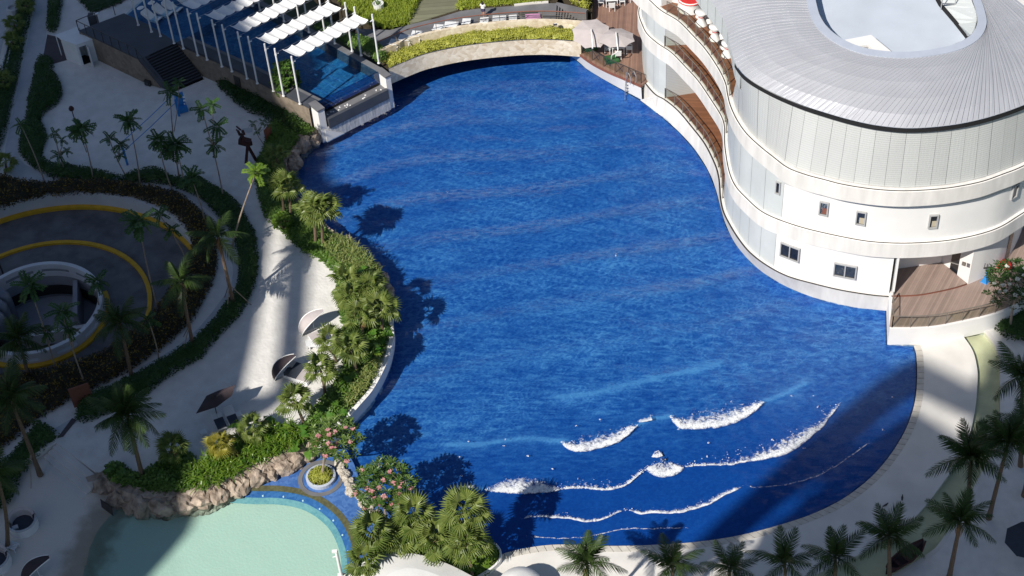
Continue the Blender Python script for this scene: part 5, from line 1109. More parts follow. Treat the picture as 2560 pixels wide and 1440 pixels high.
def fan_mesh(name, m, pet=.8, R=.75, seed=0, spread=235):
    rs = random.Random(seed); b = MB(); tip = Vector((pet, 0, .05)); b.tube([Vector((0, 0, 0)), Vector((pet*.5, 0, .06)), tip], [.022, .016, .012], 4, False)
    n = 18
    for i in range(n):
        a0, a1 = RAD(-spread/2+spread*i/n), RAD(-spread/2+spread*(i+1)/n); am = (a0+a1)/2; r = R*(.78+.22*math.cos(am*.6))*rs.uniform(.9, 1.05); dz = -.18-.20*rs.random()
        def pt(a, rr, z): return tip+Vector((math.cos(a)*rr, math.sin(a)*rr, z))
        up_ = .045*R
        b.add([tip, pt(a0, r*.6, -.06*R), pt(am, r*.66, up_-.02), pt(a1, r*.6, -.06*R)], ((0, 1, 2), (0, 2, 3)))
        b.add([pt(a0, r*.6, -.06*R), pt(am, r*.66, up_-.02), pt(a1, r*.6, -.06*R), pt(am, r*1.05, dz*R*1.6)], ((0, 1, 3), (1, 2, 3)))
    return b.mesh(name, m)
def comp_mesh(name, m, L=.85, seed=0):
    rs = random.Random(seed); b = MB(); pts = [Vector((L*s, 0, L*(.18*s-.75*s*s))) for s in (0, .25, .5, .75, 1)]; b.tube(pts, [.014, .012, .01, .008, .004], 3, False)
    for i in range(8):
        s = .22+.78*i/7; k = min(3, int(s*4)); p = pts[k].lerp(pts[k+1], s*4-k); d = (pts[k+1]-pts[k]).normalized()
        for sg_ in (-1, 1):
            dv = (d*.6+Vector((0, sg_, -.25*rs.random()))).normalized(); l = .34*rs.uniform(.8, 1.15); w = d*.12; b.add([p, p+dv*l*.5+w, p+dv*l, p+dv*l*.5-w], ((0, 1, 2, 3),))
    b.add([pts[-1], pts[-1]+Vector((.1, .06, -.1)), pts[-1]+Vector((.2, 0, -.22)), pts[-1]+Vector((.1, -.06, -.1))], ((0, 1, 2, 3),))
    return b.mesh(name, m)
FROND = [frond_mesh('frond', M['palm'], 2.0, 30, d_, i) for i, d_ in enumerate((.55, .85, 1.15, 1.4))]
FROND_DRY = frond_mesh('dry_frond', M['palm_dry'], 1.7, 16, 1.5, 9, .06, .5)
FAN = [fan_mesh('fan_leaf', M['fan'], .8, .78, i, sp) for i, sp in enumerate((225, 250, 205, 270))]
FAN_Y = [fan_mesh('fan_leaf_yellow', M['fan_yellow'], .6, .7, i+7, 240) for i in range(2)]
FAN_DRY = fan_mesh('dry_fan_leaf', M['palm_dry'], .5, .5, 21, 120)
COMP = [comp_mesh('compound_leaf', M['papaya'], .95, i) for i in range(3)]
def orient(az, el, roll=0.0): return Matrix.Rotation(az, 3, 'Z') @ Matrix.Rotation(-el, 3, 'Y') @ Matrix.Rotation(roll, 3, 'X')
def trunk(root, base, top, r0, r1, m, bend=.0, rings=9, name='trunk', n=7):
    b = MB(); d = Vector(top)-Vector(base); pts = []; rad = []
    for i in range(rings):
        s = i/(rings-1); q = Vector(base)+d*s; q.x += bend*math.sin(math.pi*s); q.y -= .3*bend*math.sin(math.pi*s); pts.append(q)
        rad.append((r0+(r1-r0)*s)*(1.35 if i == 0 else 1)*(1+.07*(i % 2)))
    b.tube(pts, rad, n); o = b.build(name, m, None, False); o.parent = root; return o
def palm(label, base, top, z=S, n=19, sc_=1.0, dry=0, props=0, seed=1, r=.15, group='coconut palms round the pool', bendx=0.0):
    lo = 60 if base[0] > 1300 else 104
    rs = random.Random(seed); q = W(base[0], base[1], z); h = lift(q, top[1]); cr = q+Vector((0, 0, h)); off = W(top[0], top[1], z+h)
    t = thing('coconut_palm', label, 'palm tree', q, group); tl = Vector((off.x-q.x, off.y-q.y, h)); trunk(t, (0, 0, -.1), tl, r, r*.62, M['bark'], bendx)
    for k in range(n):
        az = k*2.39996+rs.uniform(-.25, .25); f_ = k/(n-1); el = RAD(84-lo*f_**1.0+rs.uniform(-9, 9)); me = FROND[0 if f_ < .25 else 1 if f_ < .55 else 2 if f_ < .85 else 3]
        child('frond', me, t, tl+Vector((0, 0, .05)), orient(az, el, rs.uniform(-.35, .35)).to_euler(), sc_*1.2*rs.uniform(.85, 1.1)*(.8 if f_ < .12 else 1))
    for k in range(dry):
        child('dry_frond', FROND_DRY, t, tl-Vector((0, 0, .1)), orient(rs.uniform(0, 6.28), RAD(-35-25*rs.random())).to_euler(), sc_*rs.uniform(.6, .9))
    for k in range(props):
        a = 2.2+k*2.1+rs.uniform(-.2, .2); b = MB(); b.tube([(tl.x*.32, tl.y*.32, h*.32), (math.cos(a)*1.3, math.sin(a)*1.3, 0)], .035, 5); o = b.build('prop_pole', M['pale_bark']); o.parent = t
    return t
def fanpalm(label, base, top, z=S, n=16, sc_=1.0, seed=1, stems=1, mesh=None, dry=1, r=.11, group='fan palms on the pool bank'):
    rs = random.Random(seed); q = W(base[0], base[1], z); h = max(.6, lift(q, top[1])); off = W(top[0], top[1], z+h); t = thing('fan_palm', label, 'palm tree', q, group)
    for s_ in range(stems):
        dx = Vector((0, 0, 0)) if s_ == 0 else Vector((-.55, .25, -.35)); tl = Vector((off.x-q.x, off.y-q.y, h))+dx*1.1
        trunk(t, (dx.x, dx.y, -.1), tl-Vector((0, 0, .25)), r, r*.8, M['bark'], .05, 7)
        for k in range(n if s_ == 0 else n//2):
            az = k*2.39996+rs.uniform(-.3, .3); f_ = k/(n-1); el = RAD(72-88*f_+rs.uniform(-8, 8))
            child('fan_leaf', rs.choice(mesh or FAN), t, tl-Vector((0, 0, .25)), orient(az, el, rs.uniform(-.5, .5)).to_euler(), sc_*rs.uniform(.8, 1.12))
    for k in range(dry): child('dry_leaf', FAN_DRY, t, tl-Vector((0, 0, .3)), orient(rs.uniform(0, 6.28), RAD(-55)).to_euler(), sc_*rs.uniform(.7, 1.1))
    return t
def parasol(label, base, crowns, z=S, seed=1, n=18, sc_=.88, r=.06, m=None, group='thin stemmed parasol trees', meshes=None):
    rs = random.Random(seed); q = W(base[0], base[1], z); t = thing('parasol_tree', label, 'tree', q, group); fork = None
    for i, c in enumerate(crowns):
        h = lift(q, c[1]); off = W(c[0], c[1], z+h); tl = Vector((off.x-q.x, off.y-q.y, h))
        if i == 0: trunk(t, (0, 0, -.1), tl, r, r*.6, M['pale_bark'], .12*(1 if seed % 2 else -1), 8); fork = tl*.55
        else: trunk(t, fork, tl, r*.6, r*.4, M['pale_bark'], .1, 5, 'branch')
        s_ = sc_*(c[2] if len(c) > 2 else 1)
        for k in range(n):
            az = k*2.39996+rs.uniform(-.3, .3); f_ = k/(n-1); el = RAD(70-95*f_+rs.uniform(-10, 10)); child('leaf', rs.choice(meshes or COMP), t, tl, orient(az, el, rs.uniform(-.4, .4)).to_euler(), s_*rs.uniform(.85, 1.15))
    return t
COMP_L = [comp_mesh('bright_compound_leaf', M['lime'], .95, i+5) for i in range(2)]
parasol('thin leaning tree with a sparse crown at the far left of the sand', (115, 465), [(52, 312, .8)], seed=1, n=8, sc_=.8)
parasol('short bushy sapling with several small crowns at the left of the sand court', (165, 432), [(137, 335, .7), (155, 350, .5), (150, 390, .8), (168, 378, .5)], seed=2, n=8, sc_=.8)
parasol('parasol tree with a forked stem and full crown left of the volleyball net', (233, 450), [(203, 322), (190, 330, .7)], seed=3)
parasol('twin crowned slender tree beside the left net post', (318, 445), [(273, 347, .65), (300, 362, .8), (302, 390, .5)], seed=4, n=10)
parasol('upright parasol tree directly below the left end of the volleyball net', (350, 462), [(322, 303)], seed=5)
parasol('slender tree left of the densest crown in front of the sand court', (433, 482), [(395, 350, .85)], seed=6)
parasol('parasol tree with the densest dark crown in front of the sand court', (460, 466), [(437, 362, 1.25), (415, 375, .8)], seed=7, n=16)
parasol('tall sparse tree in front of the foot of the black steps', (447, 440), [(425, 232, .9), (447, 208, .6)], seed=8, n=10)
parasol('tall three crowned tree with sunlit top on the middle of the sand', (560, 500), [(505, 275, .8), (543, 318, .9), (536, 365, .8), (530, 262, .7)], seed=9, n=11)
t_ = parasol('sunlit tree with bright crown and a long pale leaning trunk', (578, 618), [(640, 432, .9)], seed=10, n=14, meshes=COMP_L, r=.075)
parasol('small crowned tree among the ring hedge right of the ramp wall', (513, 560), [(478, 445, .95)], seed=11)
parasol('dark full crowned tree standing over the outer lane of the ramp', (396, 775), [(347, 556, 1.15)], seed=12, n=16)
parasol('slender tree with two loose crowns over the white ramp wall', (470, 655), [(400, 538, .8), (430, 575, .8)], seed=13, n=10)
parasol('light green tree in front of the right rim of the light well', (254, 790), [(242, 706, 1.0)], z=ZRD, seed=14, n=13)
parasol('dark thin tree in front of the ducts of the light well', (140, 928), [(72, 715, 1.1), (118, 830, .7)], seed=15, n=13)
parasol('dark thin tree in front of the lower rim of the light well', (215, 965), [(155, 780, 1.05), (170, 820, .8)], seed=16, n=12)
parasol('low crowned tree at the lower right lane of the ramp', (398, 905), [(370, 800, .8)], seed=17, n=9)
parasol('small sapling beside the brown board near the bank shrubs', (661, 362), [(632, 308, .45), (655, 305, .45), (668, 310, .4), (645, 328, .4)], seed=18, n=6, r=.035)
palm('coconut palm with brown dead fronds beside the ring hedge, propped by poles', (585, 765), (545, 592), n=13, dry=6, props=3, seed=21, sc_=1.0)
palm('coconut palm with one pale dead frond on the inner side of the curved path', (482, 865), (452, 705), n=12, dry=3, props=2, seed=22, sc_=.95)
palm('dark coconut palm over the lower lane of the spiral ramp', (330, 945), (300, 808), n=18, seed=23, sc_=1.0)
palm('single large coconut palm standing over the shaded rock wall', (357, 1195), (318, 1040), n=24, seed=24, sc_=1.15, r=.17)
palm('dark coconut palm at the left edge below the light well', (72, 945), (48, 850), n=17, seed=25, sc_=1.0)
palm('leaning coconut palm propped by two bamboo poles on the lower left', (100, 1185), (28, 1000), z=.5, n=18, props=2, seed=26, sc_=1.1, r=.17)
palm('coconut palm at the left frame edge beside the round pit seats', (18, 1370), (-10, 1180), z=.3, n=14, seed=27, sc_=.9, r=.15, bendx=.25)
palm('coconut palm of the right beach whose crown overlaps the white deck', (2418, 1306), (2427, 1150), z=.12, n=20, seed=31, sc_=1.15, r=.17)
palm('coconut palm behind the right trough with the darkest dense crown', (2472, 1296), (2520, 1108), z=.12, n=20, seed=32, sc_=1.1, r=.16)
palm('coconut palm near the lower right corner with one long brown frond', (2372, 1450), (2400, 1310), z=.12, n=15, dry=2, seed=33, sc_=1.05, r=.17)
palm('coconut palm growing beside the dark carved timber boat', (2225, 1470), (2222, 1345), z=.12, n=14, dry=1, seed=34, sc_=1.05)
palm('shaded coconut palm left of the two birds at the bottom edge', (2085, 1515), (2089, 1398), z=.12, n=13, seed=35, sc_=1.0)
palm('shaded coconut palm crown at the bottom edge, third from the right', (1965, 1530), (1962, 1412), z=.12, n=12, seed=36, sc_=.95)
palm('half sunlit coconut palm crown at the bottom edge beside the long shadow', (1825, 1540), (1825, 1428), z=.12, n=12, dry=1, seed=37, sc_=.9)
palm('dark coconut palm crown at the middle of the bottom edge', (1680, 1540), (1682, 1418), z=.12, n=14, seed=38, sc_=.95)
palm('bright sunlit coconut palm crown at the bottom edge right of the white roof', (1470, 1560), (1468, 1412), z=.12, n=16, dry=1, seed=39, sc_=1.0)
palm('tall coconut palm cut by the right frame edge', (2552, 1165), (2556, 945), z=.12, n=16, seed=40, sc_=1.1)
palm('coconut palm trunk rising at the far right edge of the beach', (2560, 1240), (2590, 1080), z=.12, n=14, seed=41, sc_=1.0)
fanpalm('tall two stemmed fan palm standing out against the wave pool', (806, 620), (800, 522), n=22, sc_=1.1, seed=51, stems=2, r=.13)
fanpalm('fan palm in half shade behind the tall two stemmed one', (727, 550), (718, 462), n=15, sc_=.95, seed=52, stems=2)
fanpalm('fan palm beside the boulders below the waterfall pillar', (695, 425), (690, 388), n=12, sc_=.85, seed=53)
fanpalm('low fan palm at the sand edge above the striped lilies', (875, 740), (868, 700), n=9, sc_=.95, seed=54, dry=0)
bank = [((885, 800), (880, 742), 'left of the bank cluster beside the sand'), ((930, 775), (925, 715), 'at the top of the dense bank cluster'), ((955, 830), (950, 765), 'nearest the curved white wall'), ((905, 850), (902, 785), 'in the middle of the bank cluster'), ((840, 905), (828, 850), 'beside the upper grey sun shade'), ((895, 945), (875, 868), 'above the dark shrubs of the bank'), ((812, 985), (800, 920), 'beside the daybed under the lower sun shade'), ((760, 1060), (735, 998), 'in front of the lower grey sun shade')]
for i, (b0, t0, w_) in enumerate(bank): fanpalm('sunlit fan palm ' + w_, b0, t0, n=15, sc_=.98, seed=60+i)
fanpalm('yellowish fan palm above the bright lily bed', (553, 1150), (550, 1105), n=14, sc_=1.0, seed=71, mesh=FAN_Y)
fanpalm('small fan palm between the loungers and the lily bed', (640, 1105), (630, 1070), n=11, sc_=.85, seed=72)
fanpalm('dark shaded fan palm on the left end of the lily bed', (445, 1165), (432, 1118), n=13, sc_=.9, seed=73)
low = [((940, 1415), (930, 1330), 'leftmost of the lower planter, over the lagoon'), ((1045, 1380), (1035, 1285), 'tallest by the pink flowering tree'), ((1100, 1420), (1090, 1345), 'in the middle of the lower planter'), ((1175, 1415), (1160, 1275), 'highest of the lower planter against the wave pool'), ((1180, 1440), (1165, 1355), 'front right of the lower planter'), ((930, 1455), (915, 1400), 'hanging over the white roof edge'), ((1010, 1400), (995, 1345), 'between the lagoon and the white roof')]
for i, (b0, t0, w_) in enumerate(low): fanpalm('fan palm ' + w_, b0, t0, z=.4, n=17, sc_=1.1, seed=80+i, dry=2, group='fan palms in the lower planter')

# ---------------------------------------------------------------- frangipani trees and other broad crowns
def rosette(b, p, up_, n, L, Wd, rs):
    for k in range(n):
        a = 6.283*k/n+rs.uniform(-.3, .3); e = rs.uniform(.05, .75); d = Vector((math.cos(a)*math.cos(e), math.sin(a)*math.cos(e), math.sin(e))); l = L*rs.uniform(.75, 1.2); s_ = Vector((-math.sin(a), math.cos(a), 0))*Wd/2
        b.add([p, p+d*l*.55+s_, p+d*l-Vector((0, 0, .12*l)), p+d*l*.55-s_], ((0, 1, 2, 3),))
def flower_mesh(name, m, seed):
    rs = random.Random(seed); b = MB()
    for k in range(16):
        c = Vector((rs.uniform(-.13, .13), rs.uniform(-.13, .13), rs.uniform(-.02, .12))); a = rs.uniform(0, 6.28)
        for j in range(3):
            q = a+j*2.09; d = Vector((math.cos(q), math.sin(q), .35))*.075; s_ = Vector((-math.sin(q), math.cos(q), 0))*.04; b.add([c, c+d*.6+s_, c+d, c+d*.6-s_], ((0, 1, 2, 3),))
    return b.mesh(name, m)
FLW = [flower_mesh('flower_cluster', M['flower'], i) for i in range(3)]; FLW2 = [flower_mesh('white_flower_cluster', M['flower_white'], i+4) for i in range(2)]
def broad_tree(name, label, cat, base, ctr, z, rx, rz_, tips, m, fl=None, nfl=0, seed=1, leaf=(.34, .10), nl=9, r=.10, sq=1.0):
    rs = random.Random(seed); q = W(base[0], base[1], z); h = lift(q, ctr[1]); off = W(ctr[0], ctr[1], z+h); c = Vector((off.x-q.x, off.y-q.y, h)); t = thing(name, label, cat, q)
    fork = Vector((c.x*.3, c.y*.3, max(.35, h-rz_*1.15))); trunk(t, (0, 0, -.1), fork, r, r*.8, M['pale_bark'], 0, 5)
    b = MB(); ends = []; nb = 7
    for k in range(nb):
        a = 6.283*k/nb+rs.uniform(-.3, .3); e = c+Vector((math.cos(a)*rx*.55, math.sin(a)*rx*.55, rs.uniform(-.35, .15)*rz_)); br = MB(); mdp = fork.lerp(e, .5)+Vector((0, 0, -.1)); br.tube([fork, mdp, e], [r*.6, r*.45, r*.3], 5); o = br.build('branch', M['pale_bark']); o.parent = t; ends.append(e)
    tp_ = []
    for k in range(tips):
        a = rs.uniform(0, 6.283); e = math.asin(rs.uniform(-.45, 1)); rr = rs.uniform(.72, 1.05) if rs.random() < .75 else rs.uniform(.35, .7); p = c+Vector((math.cos(a)*math.cos(e)*rx*rr, math.sin(a)*math.cos(e)*rx*rr*sq, math.sin(e)*rz_*rr)); tp_.append(p)
        if k % 2 == 0: n_ = min(ends, key=lambda x: (x-p).length); b.cur = 1; b.tube([n_, n_.lerp(p, .6)+Vector((0, 0, -.06)), p], [r*.3, r*.2, .012], 4, False); b.cur = 0
        rosette(b, p, None, nl, leaf[0], leaf[1], rs)
    o = b.build('crown', [m, M['pale_bark']]); o.parent = t; o['kind'] = 'stuff'
    if fl:
        cand = sorted(tp_, key=lambda p: -(p.z*.55-p.y*.6+rs.uniform(-.5, .5)*rz_))
        pick = []
        for p in cand:
            if len(pick) < nfl and all((p-q_).length > .42 for q_ in pick): pick.append(p)
        for p in pick: child('flower_cluster', rs.choice(fl), t, p+Vector((0, -.05, .12)), (0, 0, rs.uniform(0, 6)), rs.uniform(.7, 1.15))
    return t
broad_tree('frangipani_tree', 'pink flowering tree growing from the round planter ring', 'tree', (805, 1188), (838, 1102), .3, 1.75, 1.45, 130, M['frangi'], FLW, 15, 1, (.42, .12))
broad_tree('frangipani_tree', 'larger pink flowering tree overhanging the wave pool beside the lower fan palms', 'tree', (965, 1306), (964, 1222), .3, 2.05, 1.65, 165, M['frangi'], FLW, 24, 2, (.42, .12))
broad_tree('frangipani_tree', 'dark tree with white flowers at the right edge of the event deck', 'tree', (2525, 822), (2528, 715), .2, 1.9, 1.7, 150, M['hedge'], FLW2, 22, 3)
broad_tree('pool_tree', 'leafy tree, half sunlit, growing against the pool coping between canopy poles', 'tree', (705, 262), (714, 205), S+.3, 1.25, 2.0, 210, M['cover'], None, 0, 4, (.30, .17), 9, .09)
broad_tree('garden_tree', 'yellowish bushy tree beside the top of the bridge stairs', 'tree', (1446, 2), (1450, -24), 3.0, 1.1, .9, 90, M['hedge_lime'], None, 0, 5, (.22, .12), 9)
broad_tree('round_bush', 'round bright bush at the foot of the left fan palms', 'bush', (712, 580), (708, 556), S, .8, .75, 90, M['lime'], None, 0, 6, (.2, .12), 9, .05)
# big leaved plants, each leaf a part
def heart_mesh(name, m, L=.55):
    b = MB(); pr_ = [(0, 0), (-.14, .22), (0, .38), (.3, .40), (.62, .25), (1, 0)]
    ctr_ = [Vector((x*L, 0, -.05*x*L)) for x, _ in pr_]
    for sg_ in (-1, 1):
        for i in range(5): b.quad(Vector((max(0, pr_[i][0])*L, 0, 0)), Vector((pr_[i][0]*L, sg_*pr_[i][1]*L, .07*L-.12*pr_[i][0]*L)), Vector((pr_[i+1][0]*L, sg_*pr_[i+1][1]*L, .07*L-.22*pr_[i+1][0]*L)), Vector((max(0, pr_[i+1][0])*L, 0, -.1*pr_[i+1][0]*L)))
    return b.mesh(name, m)
HEART = [heart_mesh('big_leaf', M['broad'], .62), heart_mesh('big_leaf_pale', M['lime'], .52)]
def bigleaf(label, base, z, n, sc_, seed, hts=(.5, 1.1)):
    rs = random.Random(seed); q = W(base[0], base[1], z); t = thing('elephant_ear_plant', label, 'plant', q, 'big leaved plants in the beds')
    for k in range(n):
        a = k*2.4+rs.uniform(-.3, .3); h = rs.uniform(*hts); r_ = rs.uniform(.25, .7)*sc_; p = Vector((math.cos(a)*r_, math.sin(a)*r_, h)); b = MB(); b.tube([(0, 0, 0), (p.x*.5, p.y*.5, h*.75), p], .018, 4, False); o = b.build('stalk', M['broad']); o.parent = t
        child('leaf', rs.choice(HEART) if rs.random() < .4 else HEART[0], t, p, orient(a, RAD(rs.uniform(-35, 25)), rs.uniform(-.4, .4)).to_euler(), sc_*rs.uniform(.8, 1.2))
for lb_, bs_, z_, n_, s_, sd_ in (('big leaved plant by the sand at the right end of the lily bed', (693, 1088), S, 7, 1.1, 1), ('big leaved plant above the boulders and the lily bed', (745, 1100), S, 7, 1.1, 2), ('pair of broad leaves behind the pink flowering tree', (770, 1128), S, 5, 1.1, 3), ('big leaved plant with upright pale leaves by the white wall', (835, 1045), S, 8, 1.1, 4), ('big leaved plant at the bend of the striped lilies', (890, 695), S, 7, .9, 5), ('big leaved plant beside the curved white wall top', (955, 850), S, 7, .95, 6), ('big leaved plant by the grey loungers', (600, 1075), S, 6, .9, 7), ('dark big leaved plant on the shaded rock wall', (300, 1200), S, 8, .95, 8), ('dark big leaved plant near the large coconut palm', (420, 1190), S, 8, .95, 9), ('big round leaved plant at the edge of the white roof', (1155, 1425), .5, 6, 1.15, 10), ('round leaved plant between the lower fan palms', (1055, 1400), .5, 7, 1.0, 11), ('big leaved plant in the middle of the bank', (925, 900), S, 9, 1.0, 12), ('big leaved plant under the bank fan palms', (870, 955), S, 9, 1.0, 13)):
    bigleaf(lb_, bs_, z_, n_, s_, sd_)
# a few dark tuft palms in the boundary strip
for i, (x, y) in enumerate(((62, 14), (33, 62), (30, 105), (5, 205), (12, 410))):
    fanpalm(['tuft palm at the top of the boundary strip', 'tuft palm between the two pale boulder pots', 'tuft palm beside the boundary bench', 'tuft palm low in the boundary strip', 'tuft palm at the bend of the pale path'][i], (x, y+22), (x, y-8), n=11, sc_=.7, seed=90+i, dry=0, mesh=None, group='small palms in the boundary strip')

# ---------------------------------------------------------------- rocks
def boulder_mesh(name, seed, m, sub=3, rough=.32):
    bm = bmesh.new(); bmesh.ops.create_icosphere(bm, subdivisions=sub, radius=1); sv = Vector((seed*3.1, seed*1.7, seed*.9))
    for v in bm.verts:
        d = v.co.normalized(); k = 1+rough*noise.noise(d*1.1+sv)+.22*noise.noise(d*2.6+sv)+.10*noise.noise(d*6+sv)
        cr_ = abs(noise.noise(d*1.9+sv*2)); k -= .16*max(0, .25-cr_)/.25
        v.co = d*k
    me = bpy.data.meshes.new(name); bm.to_mesh(me); bm.free(); me.materials.append(m); return me
BOUL = [boulder_mesh('boulder', i, M['rock']) for i in range(7)]; STONE = [boulder_mesh('stone', 20+i, M['rock2'], 2, .25) for i in range(4)]
def rock_wall(name, label, foot_px, top_px, zt, seed, bulge=.45):
    A = resample(spline(WL(foot_px, 0), 6), step=.16); B_ = resample(spline(WL(top_px, zt), 6), len(A)); N_ = normals2(A); b = MB(); rows = []; nv = 9
    for k in range(nv):
        t = k/(nv-1); row = []
        for p, q, nn in zip(A, B_, N_):
            w_ = p.lerp(q, t**1.4); w_.z = -.5+(zt+.5)*t; sd = Vector((w_.x*.8, w_.y*.8, w_.z*1.3+seed)); d = bulge*(noise.noise(sd)+.6*noise.noise(sd*2.3)+.3*noise.noise(sd*5)); cr_ = abs(noise.noise(sd*1.1+Vector((9, 2, 1)))); d -= .5*max(0, .16-cr_)/.16*bulge
            out = nn if (nn.x*RSIDE.x+nn.y*RSIDE.y) > 0 else -nn; row.append(w_+out*(d*math.sin(math.pi*min(1, .25+.75*t)))+Vector((0, 0, .3*d*t)))
        rows.append(row)
    for a, c in zip(rows, rows[1:]): b.strip(a, c)
    top = [p-(nn if (nn.x*RSIDE.x+nn.y*RSIDE.y) > 0 else -nn)*1.2 for p, nn in zip(rows[-1], N_)]; b.strip(rows[-1], top)
    o = b.build(name, M['rock']); tag(o, label, 'rock wall'); return o
RSIDE = Vector((.3, -1, 0))
rock_wall('rock_wall', 'continuous rugged tan rock face along the cove of the pale lagoon', [(246, 1190), (258, 1235), (285, 1268), (335, 1290), (400, 1292), (460, 1282), (510, 1272), (560, 1254), (600, 1236), (625, 1218), (665, 1205), (700, 1192), (735, 1176), (765, 1162), (785, 1148)], [(255, 1175), (275, 1208), (305, 1228), (350, 1240), (405, 1240), (455, 1234), (500, 1224), (545, 1206), (585, 1190), (622, 1176), (660, 1160), (700, 1146), (735, 1130), (762, 1118), (782, 1108)], 1.15, 3.0)
RSIDE = Vector((1, .1, 0))
rock_wall('rock_wall', 'rugged rock face of the left pool bank from the waterfall to the white wall', [(800, 332), (790, 352), (758, 378), (732, 408), (724, 440), (742, 492), (792, 546), (838, 590), (888, 626), (936, 668), (966, 718), (978, 770), (980, 790)], [(790, 315), (775, 330), (745, 358), (722, 388), (716, 425), (735, 478), (785, 532), (832, 574), (880, 608), (928, 650), (958, 700), (970, 750), (973, 775)], .95, 7.0, .35)
where = ['at the left end by the white steps', 'second from the white steps, in shade', 'third in the shaded wall', 'fourth in the shaded wall, near the waterline', 'where the shade ends over the lagoon', 'first in sunlight over the lagoon', 'with a flat top over the lagoon', 'below the middle of the lily bed', 'standing forward over the lagoon corner', 'where the tiled shelf begins', 'wedged behind the forward one', 'beside the tiled shelf', 'at the narrow part of the tiled shelf', 'nearest the round planter ring']
for i, (x, y, s_) in enumerate(((268, 1215, .95), (305, 1245, .9), (356, 1262, 1.0), (412, 1264, 1.0), (462, 1256, 1.0), (505, 1248, .9), (546, 1232, .95), (582, 1220, .8), (612, 1206, .8), (648, 1192, .85), (676, 1182, .7), (706, 1168, .8), (738, 1154, .85), (772, 1138, .7))):
    q = W(x, y, .25); o = child('boulder', BOUL[i % 7], None, q, (rnd.uniform(-.3, .3), rnd.uniform(-.3, .3), rnd.uniform(0, 6)), (s_*1.05, s_*.85, s_*1.0)); tag(o, 'rugged tan boulder of the cove wall ' + where[i], 'boulder', 'boulders of the cove wall')
wh2 = ['under the left pillar of the waterfall', 'large, below the bank shrubs', 'pale, standing at the water', 'lowest of the upper bank', 'small, behind the tall fan palm', 'pinkish, at the tall fan palm foot', 'at the bulge of the bank', 'beside the striped lilies', 'largest at the middle bank', 'last before the white wall']
for i, (x, y, s_) in enumerate(((783, 345, .9), (752, 362, 1.0), (728, 380, .85), (735, 408, .8), (835, 598, .5), (868, 606, .6), (938, 668, .5), (955, 700, .6), (966, 735, .7), (975, 768, .6))):
    q = W(x, y, .3); o = child('boulder', BOUL[(i+3) % 7], None, q, (rnd.uniform(-.3, .3), rnd.uniform(-.3, .3), rnd.uniform(0, 6)), (s_, s_*.9, s_)); tag(o, 'rugged boulder on the left pool bank, ' + wh2[i], 'boulder', 'boulders of the pool bank')
k = 0
line = resample(spline(WL([(846, 1155), (858, 1180), (868, 1205), (876, 1225), (892, 1248), (912, 1262), (935, 1285), (955, 1312)], .1), 5), 30)
for p in line:
    for _ in range(2):
        s_ = rnd.uniform(.14, .30); q = p+Vector((rnd.uniform(-.28, .28), rnd.uniform(-.2, .2), rnd.uniform(-.05, .1))); o = child('stone', STONE[k % 4], None, q, (rnd.uniform(0, 3), rnd.uniform(0, 3), rnd.uniform(0, 6)), (s_*1.2, s_, s_)); tag(o, 'rounded pale stone in the low stone line between the blue shelf and the wave pool', 'stone', 'stones of the low line'); k += 1
# ================================================================== walls, steps and planters
wt = resample(spline(WL([(975, 770), (982, 800), (984, 840), (974, 888), (956, 932), (931, 976), (902, 1010), (872, 1043), (846, 1062), (815, 1072)], 1.0), 6), 60)
b = MB(); b.wall(wt, -.02, 1.0, -.3 if offset(wt, .3)[20].x > wt[20].x else .3); o = b.build('planter_wall', M['plaster']); tag(o, 'curved white retaining wall between the bank planting and the wave pool', 'wall')
wt2 = resample(spline(WL([(1180, 1452), (1225, 1425), (1250, 1402), (1254, 1380), (1244, 1362), (1222, 1348)], .5), 6), 30)
b = MB(); b.wall(wt2, -.02, .5, .14); o = b.build('planter_wall', M['plaster']); tag(o, 'low rounded white planter wall around the lower fan palms', 'wall')
b = MB(); b.prism([(p.x, p.y) for p in WL([(985, 1320), (1030, 1300), (1080, 1330), (1150, 1330), (1215, 1340), (1246, 1375), (1238, 1410), (1190, 1450), (1080, 1470), (930, 1480), (905, 1420)], .3)], -.5, .3); struct('planter_soil', b, M['soil'])
ring = W(803, 1196, 0); pr = thing('planter_ring', 'round planter ring with a pale rim standing on the blue tiled shelf', 'planter', ring)
b = MB(); b.lathe([(1.02, .02), (1.02, .30), (.86, .34), (.86, .1)], 32, ring); b.build('inner_rim', M['cap'], pr)
b = MB(); b.lathe([(1.58, .022), (1.58, .06), (1.28, .06), (1.26, .02)], 36, ring); b.build('outer_rim', M['slate'], pr)
b = MB(); b.lathe([(0, .2), (.88, .2)], 20, ring); b.build('soil', M['soil'], pr)
hedge('ring_plant', 'mounded yellow shrub filling the round planter ring', 'shrub', None, .2, .5, M['hedge_lime'], 420, (.14, .07), edge=.5, wpoly=[ring+Vector((.84*math.cos(a*.4), .84*math.sin(a*.4), 0)) for a in range(16)])
ws = thing('white_steps', 'four broad white steps down from the sand beach to the lower beach', 'steps', W(190, 1150, .5))
L0, R0 = W(143, 1106, S), W(252, 1196, S); dnv = Vector((-(R0-L0).normalized().y*-1, -(R0-L0).normalized().x, 0)); dnv = Vector(((R0-L0).y, -(R0-L0).x, 0)).normalized()
if (W(150, 1180, .4)-L0).dot(dnv) < 0: dnv = -dnv
for k in range(4):
    b = MB(); a0, c0 = L0+dnv*(.42*k), R0+dnv*(.42*k); z = S+.01-.125*(k+1); b.prism([(p.x, p.y) for p in (a0, c0, c0+dnv*.46, a0+dnv*.46)], -.3, z); b.build('step', M['concrete'], ws)

